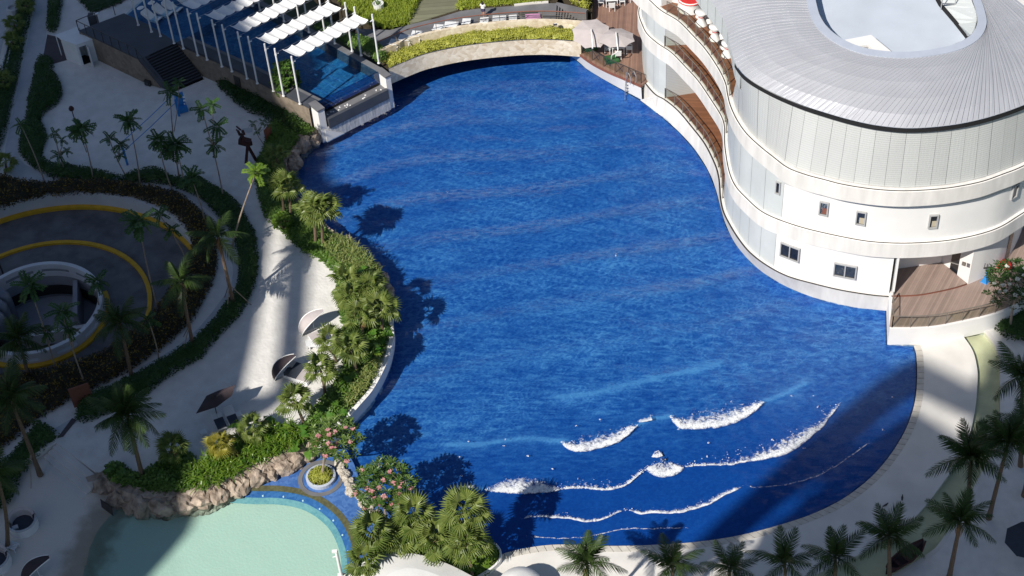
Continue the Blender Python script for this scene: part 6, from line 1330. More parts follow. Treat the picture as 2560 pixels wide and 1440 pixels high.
# boards and signs
def panel_(name, label, cat, a, c, z0, z1, m, th=.08):
    b = MB(); d = (c-a); n_ = Vector((-d.y, d.x, 0)).normalized()*th; b.prism([(p.x, p.y) for p in (a, c, c+n_, a+n_)], z0, z1); o = b.build(name, m); tag(o, label, cat); return o
panel_('hoarding_board', 'tall brown board standing across the hedge by the pale path', 'board', W(186, 1020, S), W(236, 1003, S), S, S+1.9, M['fascia_wood'])
panel_('notice_board', 'reddish brown notice board leaning in the bank shrubs under the pool wall', 'board', W(668, 362, S), W(682, 345, S), S, S+1.5, M['fascia_wood'])
sg_ = thing('rule_sign', 'small dark sign propped against the boulder at the lagoon end', 'sign', W(266, 1275, .1)); b = MB(); a, c = W(254, 1268, .15), W(283, 1290, .15); b.add([a, c, c+Vector((0, .25, .55)), a+Vector((0, .25, .55))], ((0, 1, 2, 3),)); b.add([a+Vector((0, .05, 0)), c+Vector((0, .05, 0)), c+Vector((0, .3, .55)), a+Vector((0, .3, .55))], ((3, 2, 1, 0),)); b.build('board', M['dark_metal'], sg_)
b = MB(); b.beam(a.lerp(c, .2)+Vector((0, .3, 0)), a.lerp(c, .2)+Vector((0, .27, .5)), .04); b.beam(a.lerp(c, .8)+Vector((0, .3, 0)), a.lerp(c, .8)+Vector((0, .27, .5)), .04); b.build('leg', M['dark_metal'], sg_)
sp_ = thing('path_stick', 'thin black marker stick at the left end of the shaded rock wall', 'stick', W(268, 1180, S)); b = MB(); b.tube([W(268, 1180, S), W(268, 1180, S)+Vector((0, 0, .7))], .04, 5); b.build('stick', M['dark_metal'], sp_)
lx = thing('lamp_box', 'dark square garden lamp box on the sand beside the stone clad stair wall', 'lamp', W(371, 214, S)); b = MB(); q = W(371, 214, S); b.box(q+Vector((0, 0, .3)), (.6, .25, .5), RAD(-32)); b.build('housing', M['dark_metal'], lx); b = MB(); b.box(q+Vector((-.07, -.11, .3)), (.45, .06, .35), RAD(-32)); b.build('lens', M['window'], lx)
tl = thing('torch_lamp', 'thin post with a dark round lamp head on the sand court', 'lamp', W(190, 310, S)); q = W(190, 310, S); h = lift(q, 275); b = MB(); b.tube([q, q+Vector((0, 0, h))], .045, 6); b.build('post', M['rust'], tl); b = MB(); b.lathe([(.05, -.1), (.2, 0), (.24, .15), (.14, .35), (0, .38)], 10, q+Vector((0, 0, h))); b.build('head', M['rust'], tl)

# kiosk
kq = [W(205, 165, S), W(248, 150, S), W(213, 138, S), W(167, 150, S)]
ki = thing('kiosk', 'small white kiosk with its door open beside the stone clad terrace wall', 'kiosk', kq[0]); KH = 2.25
def kwall(a, c, name, m, cut=None):
    b = MB()
    if cut is None: b.quad(a, c, c+Vector((0, 0, KH)), a+Vector((0, 0, KH)))
    else:
        u, v = a.lerp(c, cut[0]), a.lerp(c, cut[1]); b.quad(a, u, u+Vector((0, 0, KH)), a+Vector((0, 0, KH))); b.quad(v, c, c+Vector((0, 0, KH)), v+Vector((0, 0, KH))); b.quad(u+Vector((0, 0, 1.95)), v+Vector((0, 0, 1.95)), v+Vector((0, 0, KH)), u+Vector((0, 0, KH)))
    b.build(name, m, ki)
kwall(kq[3], kq[0], 'wall', M['white_paint']); kwall(kq[0], kq[1], 'wall', M['white_paint'], (.12, .52)); kwall(kq[1], kq[2], 'wall', M['white_paint']); kwall(kq[2], kq[3], 'wall', M['white_paint'])
b = MB(); cen = sum(kq, Vector())/4; b.prism([(p.x+(p.x-cen.x)*.05, p.y+(p.y-cen.y)*.05) for p in kq], S+KH, S+KH+.08, True); b.build('roof', M['white_paint'], ki)
b = MB(); u, v = kq[0].lerp(kq[1], .52), kq[0].lerp(kq[1], .52)+Vector((.35, -.75, 0)); b.prism([(u.x, u.y), (v.x, v.y), (v.x+.04, v.y+.03), (u.x+.04, u.y+.03)], S+.05, S+1.95); b.build('door', M['white_slat'], ki)
b = MB(); b.prism([(p.x, p.y) for p in (kq[0].lerp(kq[1], .05), kq[0].lerp(kq[1], .6), kq[0].lerp(kq[1], .6)+Vector((.1, -.45, 0)), kq[0].lerp(kq[1], .05)+Vector((.1, -.45, 0)))], S-.1, S+.06); b.build('doorstep', M['concrete'], ki)
b = MB(); b.poly([p+Vector((0, 0, .03)) for p in kq]); b.build('floor', M['black'], ki)
b = MB(); pts = WL([(137, 88), (195, 66), (200, 84), (160, 101)], S+KH-.12); b.prism([(p.x, p.y) for p in pts], S+KH-.2, S+KH-.12, True); 
for p in pts[:2]: b.beam(Vector((p.x+.1, p.y-.1, S)), Vector((p.x+.1, p.y-.1, S+KH-.2)), .07)
b.build('awning', M['white_paint'], ki)
b = MB(); b.poly(WL([(118, 86), (160, 96), (168, 150), (133, 160), (108, 142)], S+.012)); struct('brown_paving', b, M['brick_paving'])
b = MB(); b.poly(WL([(142, 1096), (180, 1045), (192, 1050), (158, 1092)], S+.015)); struct('brown_paving', b, M['brick_paving'])
dp = thing('dark_gatepost', 'dark square pillar with a small white lamp at the corner of the terrace railing', 'pillar', W(236, 62, 2.4)); b = MB(); q = W(238, 66, 2.2); b.box(q+Vector((0, 0, -.3)), (.75, .6, 3.2)); b.build('shaft', M['slate_dark'], dp); b = MB(); b.box(q+Vector((.4, 0, 1.35)), (.45, .3, .12)); b.build('lamp', M['white_paint'], dp)

# boundary strip on the far left
b = MB(); b.poly(WL([(-200, -60), (38, -60), (36, 0), (18, 66), (0, 136), (-60, 260), (-300, 260)], S+.02)); struct('side_road', b, M['path'])
for i, (x, y) in enumerate(((38, 38), (32, 78))):
    q = W(x, y, S); t = thing('pale_pot', ['upper', 'lower'][i]+' pale rounded planter block in the boundary strip', 'planter', q); b = MB(); b.lathe([(.45, 0), (.62, .35), (.62, .85), (.5, .95), (.42, .9), (.42, .7), (0, .7)], 12, q); b.build('body', M['path'], t)
q = W(12, 150, S); t = thing('boundary_box', 'pale rectangular walled pit with dark panels at the left edge', 'pit', q); bx = WL([(2, 172), (16, 172), (30, 108), (18, 106)], S+.7); b = MB(); b.wall([*bx, bx[0]], S, S+.7, .12); b.build('wall', M['path'], t); b = MB(); b.poly(atz(bx, S+.35)); b.build('panel', M['brick_paving'], t)

# ================================================================== beach furniture
def slat_box(b, c, size, rz, n):
    for k in range(n):
        v = Matrix.Rotation(rz, 3, 'Z') @ Vector((0, (k+.5)/n*size[1]-size[1]/2, 0)); b.box(Vector(c)+v, (size[0], size[1]/n*.72, size[2]), rz)
def lounger(label, q, rz, w=.72, L=1.75, back=.5, m=None, cushion=None, group='white slatted sun loungers', mb=None, nsl=9):
    t = thing('sun_lounger', label, 'sun lounger', q, group, rz); m = m or M['white_slat']
    b = MB(); b.box((-w/2+.03, 0, .28), (.06, L, .08)); b.box((w/2-.03, 0, .28), (.06, L, .08)); b.box((0, -L/2+.03, .28), (w, .06, .08)); o = b.build('frame', m); o.parent = t
    b = MB(); slat_box(b, (0, -L*(back)/2, .335), (w-.02, L*(1-back), .03), 0, nsl); o = b.build('seat', m); o.parent = t
    b = MB(); a = RAD(32); bl_ = L*back
    for k in range(nsl):
        s = (k+.5)/nsl*bl_; b.box((0, L*(.5-back)+s*math.cos(a), .335+s*math.sin(a)), (w-.02, bl_/nsl*.72, .03), 0, a)
    o = b.build('backrest', m); o.parent = t
    for sx in (-1, 1):
        for sy in (-1, 1):
            b = MB(); b.box((sx*(w/2-.05), sy*(L/2-.12), .13), (.06, .06, .26)); o = b.build('leg', m); o.parent = t
    if cushion: b = MB(); b.box((0, -L*back/2, .38), (w-.06, L*(1-back)-.05, .07)); o = b.build('cushion', cushion); o.parent = t
    return t
def side_table(label, q, rz=0, s_=.45, group='low white side tables'):
    t = thing('side_table', label, 'side table', q, group, rz); b = MB(); slat_box(b, (0, 0, .36), (s_, s_, .04), 0, 5); o = b.build('top', M['white_slat']); o.parent = t
    for sx in (-1, 1):
        for sy in (-1, 1): b = MB(); b.box((sx*s_*.42, sy*s_*.42, .17), (.05, .05, .34)); o = b.build('leg', M['white_slat']); o.parent = t
    return t
lounger('left of the pair of white slatted loungers with a dark cushion under the dark parasol', W(549, 1058, S), RAD(22), cushion=M['cushion'], back=.42)
lounger('right of the pair of white slatted loungers with a dark cushion under the dark parasol', W(581, 1050, S), RAD(22), cushion=M['cushion'], back=.42)
side_table('low white slatted table left of the paired loungers', W(511, 1088, S), RAD(25)); side_table('low white slatted table right of the paired loungers', W(598, 1043, S), RAD(25))
pq = W(545, 1047, S); t = thing('beach_parasol', 'tilted dark folding beach parasol over the paired loungers', 'parasol', pq); b = MB(); b.tube([pq, pq+Vector((0, .1, 1.75))], .035, 6); b.build('pole', M['dark_metal'], t)
b = MB(); c = pq+Vector((0, .15, 1.8)); A_ = [c+Vector((-1.25, -.75, -.45)), c+Vector((-.55, .55, -.1)), c+Vector((.3, .75, .12)), c+Vector((1.5, .95, .35)), c+Vector((1.3, .2, .1)), c+Vector((.2, -.35, -.35))]; apex = c+Vector((0, .12, .25))
for i in range(6): b.add([apex, A_[i], A_[(i+1) % 6]], ((0, 1, 2),))
b.build('cover', M['dark_fabric'], t); b = MB(); b.lathe([(.16, 0), (.16, .12), (.09, .3), (0, .32)], 8, apex-Vector((0, 0, .08))); b.build('finial', M['dark_fabric'], t)
def shade_hood(label, q, rz, s_, m, H_=1.65, R_=2.15):
    t = thing('sail_shelter', label, 'sun shelter', q, 'curved sail shelters on the beach', rz); rows = []
    for i in range(13):
        f = i/12; a = RAD(92)*f; cx = R_*(1-math.cos(a)); cz = H_*math.sin(a)+.02; hw = .08+.50*math.sin(math.pi*(.08+.88*f))**.8
        rows.append([Vector((cx-.16*(1-v*v)*math.sin(math.pi*f), v*hw, cz+.10*(1-v*v)*math.sin(math.pi*f))) for v in (-1, -.6, -.2, .2, .6, 1)])
    b = MB()
    for a, c in zip(rows, rows[1:]): b.strip(a, c)
    o = b.build('sail', m, None, True); o.parent = t; o.scale = (s_,)*3
    for j in (0, 5): b = MB(); b.tube([r[j]+Vector((0, 0, .01)) for r in rows], .04, 5); o = b.build('rim', M['white_paint']); o.parent = t; o.scale = (s_,)*3
    b = MB(); b.tube([(R_*.55, .0, 0), (R_*.55, 0, H_*.86)], .035, 5); b.box((R_*.3, 0, .05), (R_*.7, .1, .1)); o = b.build('stand', M['white_paint']); o.parent = t; o.scale = (s_,)*3
    return t
shade_hood('upper sun shade with a pale taupe curved sail beside the bank palms', W(752, 836, S), RAD(24), .9, M['grey_fabric'])
shade_hood('lower sun shade with a dark curved sail over the black daybed', W(684, 948, S), RAD(26), .85, M['dark_fabric'])
shade_hood('dark sun shade cut by the bottom edge at the lower left', W(58, 1460, .3), RAD(22), .95, M['dark_fabric'])
def daybed(label, q, rz, w, L):
    t = thing('daybed', label, 'daybed', q, 'low daybeds under the sun shades', rz); b = MB(); b.box((0, 0, .18), (w, L, .3)); o = b.build('base', M['white_slat']); o.parent = t
    b = MB(); b.box((0, L*.22, .37), (w*.95, L*.5, .08)); o = b.build('cushion', M['cushion']); o.parent = t
    b = MB(); b.box((0, -L*.26, .36), (w*.95, L*.44, .06)); o = b.build('foot_cushion', M['grey_fabric']); o.parent = t
    for s_ in (-.25, .25): b = MB(); b.box((w*s_, L*.42, .47), (w*.4, .28, .14), 0, RAD(30)); o = b.build('pillow', M['cushion'] if s_ < 0 else M['grey_fabric']); o.parent = t
daybed('white daybed with a dark pad under the upper taupe sail', W(806, 848, S), RAD(-62), 1.3, 1.7); daybed('white daybed with black pads in front of the lower dark sail', W(752, 938, S), RAD(-118)+RAD(180), 1.5, 2.0)
side_table('white slatted stool on the sand in front of the upper taupe sail', W(776, 866, S), RAD(8), .6)
b_ = thing('white_bench', 'low white slatted bench beside the stool under the upper sail', 'bench', W(800, 868, S), None, RAD(-4)); b = MB(); slat_box(b, (0, 0, .34), (1.6, .6, .05), 0, 5); o = b.build('seat', M['white_slat']); o.parent = b_
for sx in (-.7, .7): b = MB(); b.box((sx, 0, .16), (.08, .55, .32)); o = b.build('leg', M['white_slat']); o.parent = b_
def pit_seat(label, q, r):
    t = thing('round_daybed', label, 'round daybed', q, 'round basket daybeds on the lower beach'); b = MB(); b.lathe([(r, 0), (r, .75), (r-.1, .78), (r-.12, .2)], 36); o = b.build('basket', M['white_slat']); o.parent = t
    b = MB(); b.lathe([(r, .70), (r+.03, .74), (r-.02, .80), (r-.12, .79)], 36); o = b.build('rim', M['path']); o.parent = t
    b = MB(); b.lathe([(0, .38), (r-.2, .38), (r-.13, .3), (r-.13, .1)], 30); o = b.build('cushion', M['cushion']); o.parent = t
    b = MB(); b.lathe([(r-.11, .35), (r-.30, .45), (r-.22, .9), (r-.06, 1.02), (r, .75)], 24, (0, 0, 0), RAD(20), RAD(190)); o = b.build('back_cushion', M['grey_fabric']); o.parent = t
    b = MB(); b.box((-r*.45, -r*.35, .46), (.4, .3, .14), .4); o = b.build('pillow', M['path']); o.parent = t
pit_seat('round basket daybed with a dark cushion on the lower beach', W(61, 1318, .3), .98); pit_seat('round basket daybed cut by the left frame edge below the other one', W(-8, 1412, .3), 1.0)
side_table('white square table on the shaded lower beach between the basket daybeds', W(36, 1372, .3), RAD(-25), .62)

# volleyball net and court things
p0, p1 = W(319, 412, S), W(448, 290, S); vn = thing('volleyball_net', 'blue volleyball net posts and tape lines across the sand court', 'net', p0)
for q, tp_ in ((p0, 372), (p1, 252)): b = MB(); b.tube([q, q+Vector((0, 0, 1.75))], .10, 8); b.build('post', M['blue_plastic'], vn)
q0, q1 = W(316, 352, S+2.3), W(428, 251, S+2.3)
for z, dx in ((2.35, 0), (1.45, 0)): b = MB(); b.tube([Vector((p0.x+.02, p0.y, S+z)), p0.lerp(p1, .5)+Vector((0, 0, z-.08)), Vector((p1.x, p1.y, S+z))] if False else [p0+Vector((0, 0, z)), p0.lerp(p1, .5)+Vector((0, 0, z-.07)), p1+Vector((0, 0, z))], .035, 5); b.build('tape', M['blue_plastic'], vn)
for q in (p0, p1): b = MB(); b.tube([q+Vector((0, 0, 1.7)), q+Vector((0, 0, 2.4))], .03, 5); b.build('rod', M['blue_plastic'], vn)
bb = thing('beach_trolley', 'bright blue plastic chair shaped rack beside the right net post', 'rack', W(459, 278, S)); q = W(459, 278, S)
b = MB(); b.box(q+Vector((0, 0, .3)), (.75, .6, .5), RAD(20)); b.build('seat', M['blue_plastic'], bb); b = MB(); b.box(q+Vector((-.12, .32, 1.0)), (.72, .16, 1.3), RAD(20), RAD(-12)); b.build('back', M['blue_plastic'], bb)
for s_ in (-.34, .34):
    b = MB(); b.beam(q+Vector((s_, -.1, .55)), q+Vector((s_-.1, .35, 1.1)), .07); b.build('arm', M['blue_plastic'], bb)
for k in range(3): b = MB(); b.box(q+Vector((.25+.02*k, .1, .7+.35*k)), (.18, .1, .14)); b.build('float', M['white_paint'], bb)
ts = thing('timber_sculpture', 'dark red brown timber trestle with crossed legs standing on the sand near the bank', 'sculpture', W(627, 405, S)); f0, f1 = W(641, 402, S), W(615, 408, S); hd = W(612, 350, S+2.6)
b = MB(); b.beam(f0, W(603, 336, S+3.2), .26, .22); b.build('leg', M['rust'], ts); b = MB(); b.beam(f1, W(619, 362, S+2.0), .2, .2); b.build('leg', M['rust'], ts)
b = MB(); b.box(W(612, 354, S+2.4), (.95, .5, .55), RAD(-15), 0, RAD(12)); b.build('block', M['rust'], ts); b = MB(); b.box(W(622, 357, S+2.3), (.5, .4, .4), RAD(20)); b.build('block', M['rust'], ts)
for dx in (-.18, .18): q = W(606, 340, S+3.0); b = MB(); b.beam(q+Vector((dx, 0, .1)), q+Vector((dx-.1, .1, .5)), .16); b.build('peg', M['rust'], ts)
b = MB(); b.beam(W(591, 324, S+3.3), W(601, 335, S+3.2), .1); b.beam(W(591, 316, S+3.5), W(602, 325, S+3.4), .1); b.build('cross_bar', M['rust'], ts)
b = MB(); b.poly(WL([(602, 322), (633, 318), (630, 330), (604, 332)], S+.03)); o = b.build('blue_mat', M['path']); tag(o, 'pale blue mat lying on the sand beside the timber trestle', 'mat')

# shell loungers on the pool ledge at the top left
def shell(label, q, rz):
    t = thing('shell_lounger', label, 'sun lounger', q, 'white shell loungers in the raised pool', rz); pts = [(-.95, .30), (-.6, .22), (-.2, .20), (.15, .34), (.55, .62), (.85, .78)]; b = MB()
    A, B = [Vector((-.4, x, z)) for x, z in pts], [Vector((.4, x, z)) for x, z in pts]; b.strip(A, B); b.strip([p-Vector((0, 0, .08)) for p in B], [p-Vector((0, 0, .08)) for p in A]); b.strip(A, [p-Vector((0, 0, .3)) for p in A]); b.strip([p-Vector((0, 0, .3)) for p in B], B)
    o = b.build('body', M['white_paint'], None, False); o.parent = t; b = MB(); b.lathe([(0, .05), (.28, .03), (.34, 0), (.28, -.04), (0, -.05)], 14, (0, .98, 1.05)); o = b.build('sun_disc', M['white_paint']); o.parent = t; o.rotation_euler = (RAD(-8), 0, 0)
for i, (x, y) in enumerate(((381, 48), (408, 35), (432, 24), (466, 8))): shell(['first white shell lounger from the granite terrace', 'second white shell lounger from the granite terrace', 'third white shell lounger, behind the canopy pole', 'fourth white shell lounger under the canopies'][i], W(x, y, ZT-.32), RAD(58))

# ================================================================== bridge loungers, person
for i, (x, y, w_) in enumerate(((986, 117, .95), (1012, 106, 1.15), (1041, 96, .95), (1095, 80, .85), (1128, 73, 1.2), (1166, 65, .75), (1211, 62, .75), (1249, 57, 1.2), (1283, 55, .72))):
    wv = ['first white slatted lounger at the left end of the bridge', 'broad white lounger second from the left end of the bridge', 'white lounger beside the gap on the left of the bridge', 'white lounger left of the broad middle one on the bridge', 'broad white double lounger on the left half of the bridge', 'narrow white lounger left of the walking person on the bridge', 'narrow white lounger just in front of the walking person', 'broad white double lounger right of the walking person', 'narrow white lounger nearest the pink one'][i]
    lounger(wv, W(x, y, ZBD), RAD(-18+i*2.2)+RAD(180), w_, 1.35, .45, group='white slatted loungers on the bridge', nsl=6)
t = lounger('single lounger covered with a pink cushion on the bridge', W(1333, 52, ZBD), RAD(2)+RAD(180), 1.3, 1.2, .4, M['pink'], None, 'white slatted loungers on the bridge', nsl=5)
def person(label, q, rz, h=1.55):
    t = thing('person', label, 'person', q, None, rz); s_ = h/1.6
    V = [(0, 0, .88), (0, .01, 1.05), (0, .0, 1.22), (0, .01, 1.36), (0, .0, 1.43), (0, -.01, 1.52), (0, 0, 1.585), (.09, 0, .84), (.11, -.12, .48), (.10, -.08, .09), (.10, -.2, .04), (-.09, 0, .84), (-.10, .14, .47), (-.10, .30, .13), (-.10, .22, .04), (.15, .01, 1.33), (.21, .06, 1.1), (.19, -.06, .88), (.18, -.09, .80), (-.15, .01, 1.33), (-.21, -.05, 1.1), (-.19, -.16, .90), (-.18, -.21, .83)]
    Ed = [(0, 1), (1, 2), (2, 3), (3, 4), (4, 5), (5, 6), (0, 7), (7, 8), (8, 9), (9, 10), (0, 11), (11, 12), (12, 13), (13, 14), (3, 15), (15, 16), (16, 17), (17, 18), (3, 19), (19, 20), (20, 21), (21, 22)]
    Rr = [.13, .115, .13, .10, .05, .085, .075, .095, .065, .045, .03, .095, .065, .045, .03, .055, .04, .032, .03, .055, .04, .032, .03]
    me = bpy.data.meshes.new('body'); me.from_pydata([tuple(Vector(v)*s_) for v in V], Ed, []); me.materials.append(M['skin']); o = bpy.data.objects.new('body', me); COL.objects.link(o); o.parent = t
    sk = o.modifiers.new('skin', 'SKIN'); sd_ = me.skin_vertices[0].data
    for i, r_ in enumerate(Rr): sd_[i].radius = (r_*s_, r_*s_*(.8 if i < 4 else 1))
    sd_[0].use_root = True; o.modifiers.new('sub', 'SUBSURF').levels = 1; o.modifiers['sub'].render_levels = 1
    b = MB(); b.lathe([(.19, .98), (.165, 1.1), (.185, 1.25), (.19, 1.34), (.08, 1.42)], 12); o = b.build('shirt', M['white_paint'], None, True); o.parent = t; o.scale = (s_, s_*.72, s_)
    for sx in (-.17, .17): b = MB(); b.tube([Vector((sx*.9, 0, 1.36)), Vector((sx*1.25, .03*sx, 1.2))], [.075, .07], 8); o = b.build('sleeve', M['white_paint']); o.parent = t; o.scale = (s_,)*3
    b = MB(); b.lathe([(.16, 1.0), (.19, .9), (.215, .74), (.2, .66)], 12); o = b.build('shorts', mat('navy_shorts', (.05, .045, .09), .8, .1, 5), None, True); o.parent = t; o.scale = (s_, s_*.8, s_)
    b = MB(); b.lathe([(0, 1.63), (.075, 1.615), (.11, 1.55), (.112, 1.47), (.10, 1.36), (.085, 1.22), (.03, 1.14)], 12, (0, .025, 0)); o = b.build('hair', M['hair'], None, True); o.parent = t; o.scale = (s_,)*3
    b = MB(); b.lathe([(0, .075), (.05, .06), (.068, 0), (.05, -.07), (0, -.085)], 10, (0, -.035, 1.515)); o = b.build('face', M['skin'], None, True); o.parent = t; o.scale = (s_,)*3
    return t
person('person with long dark hair in a white top walking across the bridge', W(1209, 43, ZBD), RAD(160), 1.6)
pd = MB(); pd.poly([W(1320, 35, ZBD+.006)+Vector((math.cos(a)*(.85+.2*math.sin(3*a)), math.sin(a)*(.5+.15*math.cos(2*a)), 0)) for a in [i*.42 for i in range(15)]]); struct('water_puddle', pd, mat('wet_granite', (.05, .055, .05), .15, .1, 2))
q = W(948, 30, 3.1); t = thing('white_pot', 'tall white plant pot standing in the bright garden grass', 'pot', q); b = MB(); b.lathe([(.28, 0), (.42, .35), (.50, .95), (.44, .95), (.40, .8), (0, .78)], 18, q); b.build('body', M['white_paint'], t); b = MB()
for k in range(26): a = k*2.4; p = q+Vector((math.cos(a)*.2, math.sin(a)*.2, .78)); rand_leaf(b, p, .45, .1, 1.2)
b.build('plant', M['cover'], t)

# ================================================================== terrace umbrellas and dining sets
def big_umbrella(label, ctr, basepx, zc, R_, tilt):
    bq = W(basepx[0], basepx[1], ZW_); c = W(ctr[0], ctr[1], ZW_+zc); t = thing('cantilever_umbrella', label, 'umbrella', bq, 'taupe umbrellas on the boarded terrace')
    Mx = Matrix.Rotation(tilt[0], 3, 'X') @ Matrix.Rotation(tilt[1], 3, 'Y')
    n = 8; rim = [c+Mx @ Vector((R_*math.cos(RAD(22.5+45*k)), R_*math.sin(RAD(22.5+45*k)), -.42)) for k in range(n)]; b = MB()
    for k in range(n):
        a, d = rim[k], rim[(k+1) % n]; m1, m2 = c.lerp(a, .55)+Vector((0, 0, .03)), c.lerp(d, .55)+Vector((0, 0, .03)); b.add([c, m1, m2], ((0, 1, 2),)); b.add([m1, a, a.lerp(d, .5)+(c-a.lerp(d, .5))*.05, d, m2], ((0, 1, 2, 3, 4),))
    b.build('canopy', M['grey_fabric'], t)
    for k in range(n): b = MB(); b.tube([c-Vector((0, 0, .05)), rim[k]-Vector((0, 0, .03))], .02, 4); b.build('rib', M['steel'], t)
    b = MB(); top = c+Vector((0, 0, .12)); pts = spline([bq+Vector((0, 0, .05)), bq+Vector((.0, -.5, .9)), c+Vector((-.05, -R_*1.08, -.55)), c+Vector((-.04, -R_*.8, -.08)), c+Vector((-.02, -R_*.4, .12)), top], 4); b.tube(pts, .055, 7); b.build('mast', M['white_paint'], t)
    b = MB(); b.box(bq+Vector((0, 0, .12)), (1.15, 1.0, .22), .2); b.build('base', M['green_base'], t)
big_umbrella('left of the two large taupe umbrellas beside the bridge stairs', (1478, 76), (1475, 120), 2.25, 1.72, (RAD(14), 0))
big_umbrella('right of the two large taupe umbrellas over the white dining set', (1540, 84), (1529, 151), 2.2, 1.68, (RAD(-4), RAD(3)))
def chair(label, q, rz, group):
    t = thing('dining_chair', label, 'chair', q, group, rz)
    for (nm, c, sz, rx) in (('seat', (0, 0, .45), (.52, .52, .06), 0), ('backrest', (0, .27, .72), (.52, .06, .5), RAD(-8)), ('armrest', (-.27, .02, .66), (.05, .5, .05), 0), ('armrest', (.27, .02, .66), (.05, .5, .05), 0)): b = MB(); b.box(c, sz, 0, rx); o = b.build(nm, M['white_slat']); o.parent = t
    for sx in (-1, 1):
        for sy in (-1, 1): b = MB(); b.box((sx*.24, sy*.22, .3 if sy < 0 else .22), (.05, .05, .62 if sy < 0 else .44)); o = b.build('leg', M['white_slat']); o.parent = t
def dining(q, rz, where, w=1.1, d=.95, seats=((0, -.85, 0), (-.95, 0, 1.57), (.95, 0, -1.57), (0, .85, 3.14))):
    t = thing('dining_table', 'white square dining table '+where, 'table', q, 'white dining tables on the terrace', rz); b = MB(); b.box((0, 0, .73), (w, d, .05)); o = b.build('top', M['white_slat']); o.parent = t
    for sx in (-1, 1):
        for sy in (-1, 1): b = MB(); b.box((sx*(w/2-.06), sy*(d/2-.06), .355), (.06, .06, .71)); o = b.build('leg', M['white_slat']); o.parent = t
    side = ['on the pool side of', 'on the left of', 'on the right of', 'on the far side of']
    for i, (x, y, a) in enumerate(seats):
        v = Matrix.Rotation(rz, 3, 'Z') @ Vector((x, y, 0)); chair('white armchair %s the table %s' % (side[i], where), q+v, rz+a+math.pi, 'white armchairs of the dining sets')
dining(W(1546, 131, ZW_), RAD(-6), 'under the right umbrella')
dining(W(1529, 12, ZW_), RAD(-3), 'at the top of the terrace'); dining(W(1608, 2, ZW_), RAD(-3), 'close to the round building')

# covered party tables on the upper terrace
def party(label, px, r=.42, h=1.1, bow=True, topm=None):
    q = W(px[0], px[1], Z3+.02); t = thing('party_table', label, 'table', q, 'cloth covered tables on the upper terrace'); b = MB(); n = 18; rr = [(r, h), (r*.97, h-.1), (r*.42 if bow else r*.95, h*.62), (r*.55 if bow else r, h*.35), (r*.95 if bow else r*1.05, 0)]
    b.lathe([(0, h+.01)]+rr, n); o = b.build('cloth', M['canvas'], None, True); o.parent = t
    if bow: b = MB(); b.lathe([(r*.45, h*.57), (r*.49, h*.62), (r*.45, h*.67)], n); o = b.build('ribbon', M['red']); o.parent = t
    if topm: b = MB(); b.lathe([(0, h+.03), (r*.9, h+.03), (r*1.02, h-.12)], n); o = b.build('runner', topm); o.parent = t
    return t
party('large white clothed table with a red top at the upper end of the balcony', (1725, 20), .95, .95, False, M['red']); party('white clothed standing table nearest the large red topped one', (1753, 60), .5, 1.15)
party('white clothed standing table in the middle of the terrace row', (1787, 97), .48, 1.15); party('white clothed standing table at the lower end of the terrace row', (1818, 138), .48, 1.15)
party('white clothed table half hidden behind the second standing table', (1770, 52), .45, 1.0); party('white clothed table half hidden under the hanging drum band', (1806, 92), .45, 1.0)
for i, (x, y) in enumerate(((1748, 42), (1782, 80), (1808, 120))):
    q = W(x, y, Z3+.02); t = thing('low_table', ['dark rimmed low table next to the large clothed table', 'dark rimmed low table between the standing tables', 'dark rimmed low table at the lower end of the row'][i], 'table', q, 'low tables on the upper terrace'); b = MB(); b.lathe([(0, .5), (.42, .5), (.45, .47), (.42, .44)], 16); o = b.build('top', M['dark_metal']); o.parent = t; b = MB(); b.lathe([(.06, .44), (.06, .03), (.3, .02), (.3, 0)], 10); o = b.build('foot', M['white_paint']); o.parent = t
q = W(1660, 6, Z3); t = thing('terrace_planter', 'green plant box behind the balcony glass at the upper left end', 'planter', q); b = MB(); b.box(q+Vector((0.6, .3, .25)), (2.0, .6, .5), RAD(-30)); b.build('box', M['white_paint'], t); b = MB()
for k in range(160): rand_leaf(b, q+Vector((.6, .3, .5))+Matrix.Rotation(RAD(-30), 3, 'Z') @ Vector((rnd.uniform(-.9, .9), rnd.uniform(-.25, .25), rnd.uniform(0, .3))), .26, .12, 1)
b.build('plant', M['cover'], t)

# event deck things
q = W(2462, 704, ZD); t = thing('music_stand', 'light blue stand with a dark tray on the event deck', 'stand', q); b = MB(); b.lathe([(.38, 0), (.30, .05), (.08, .55), (.05, .6)], 4, q); b.build('foot', M['blue_plastic'], t); b = MB(); b.tube([q+Vector((0, 0, .5)), q+Vector((.05, .05, 1.25))], .05, 6); b.build('stem', M['blue_plastic'], t); b = MB(); b.box(q+Vector((.05, .1, 1.3)), (.62, .08, .1), .1); b.box(q+Vector((-.2, .1, 1.5)), (.04, .04, .5)); b.build('tray', M['dark_metal'], t)
q = W(2508, 668, ZD); t = thing('red_beanbag', 'bright red cushion lying on the deck behind the white flowering tree', 'cushion', q); b = MB(); b.lathe([(.5, 0), (.62, .2), (.45, .45), (0, .52)], 14, q); b.build('cushion', M['red'], t, True)

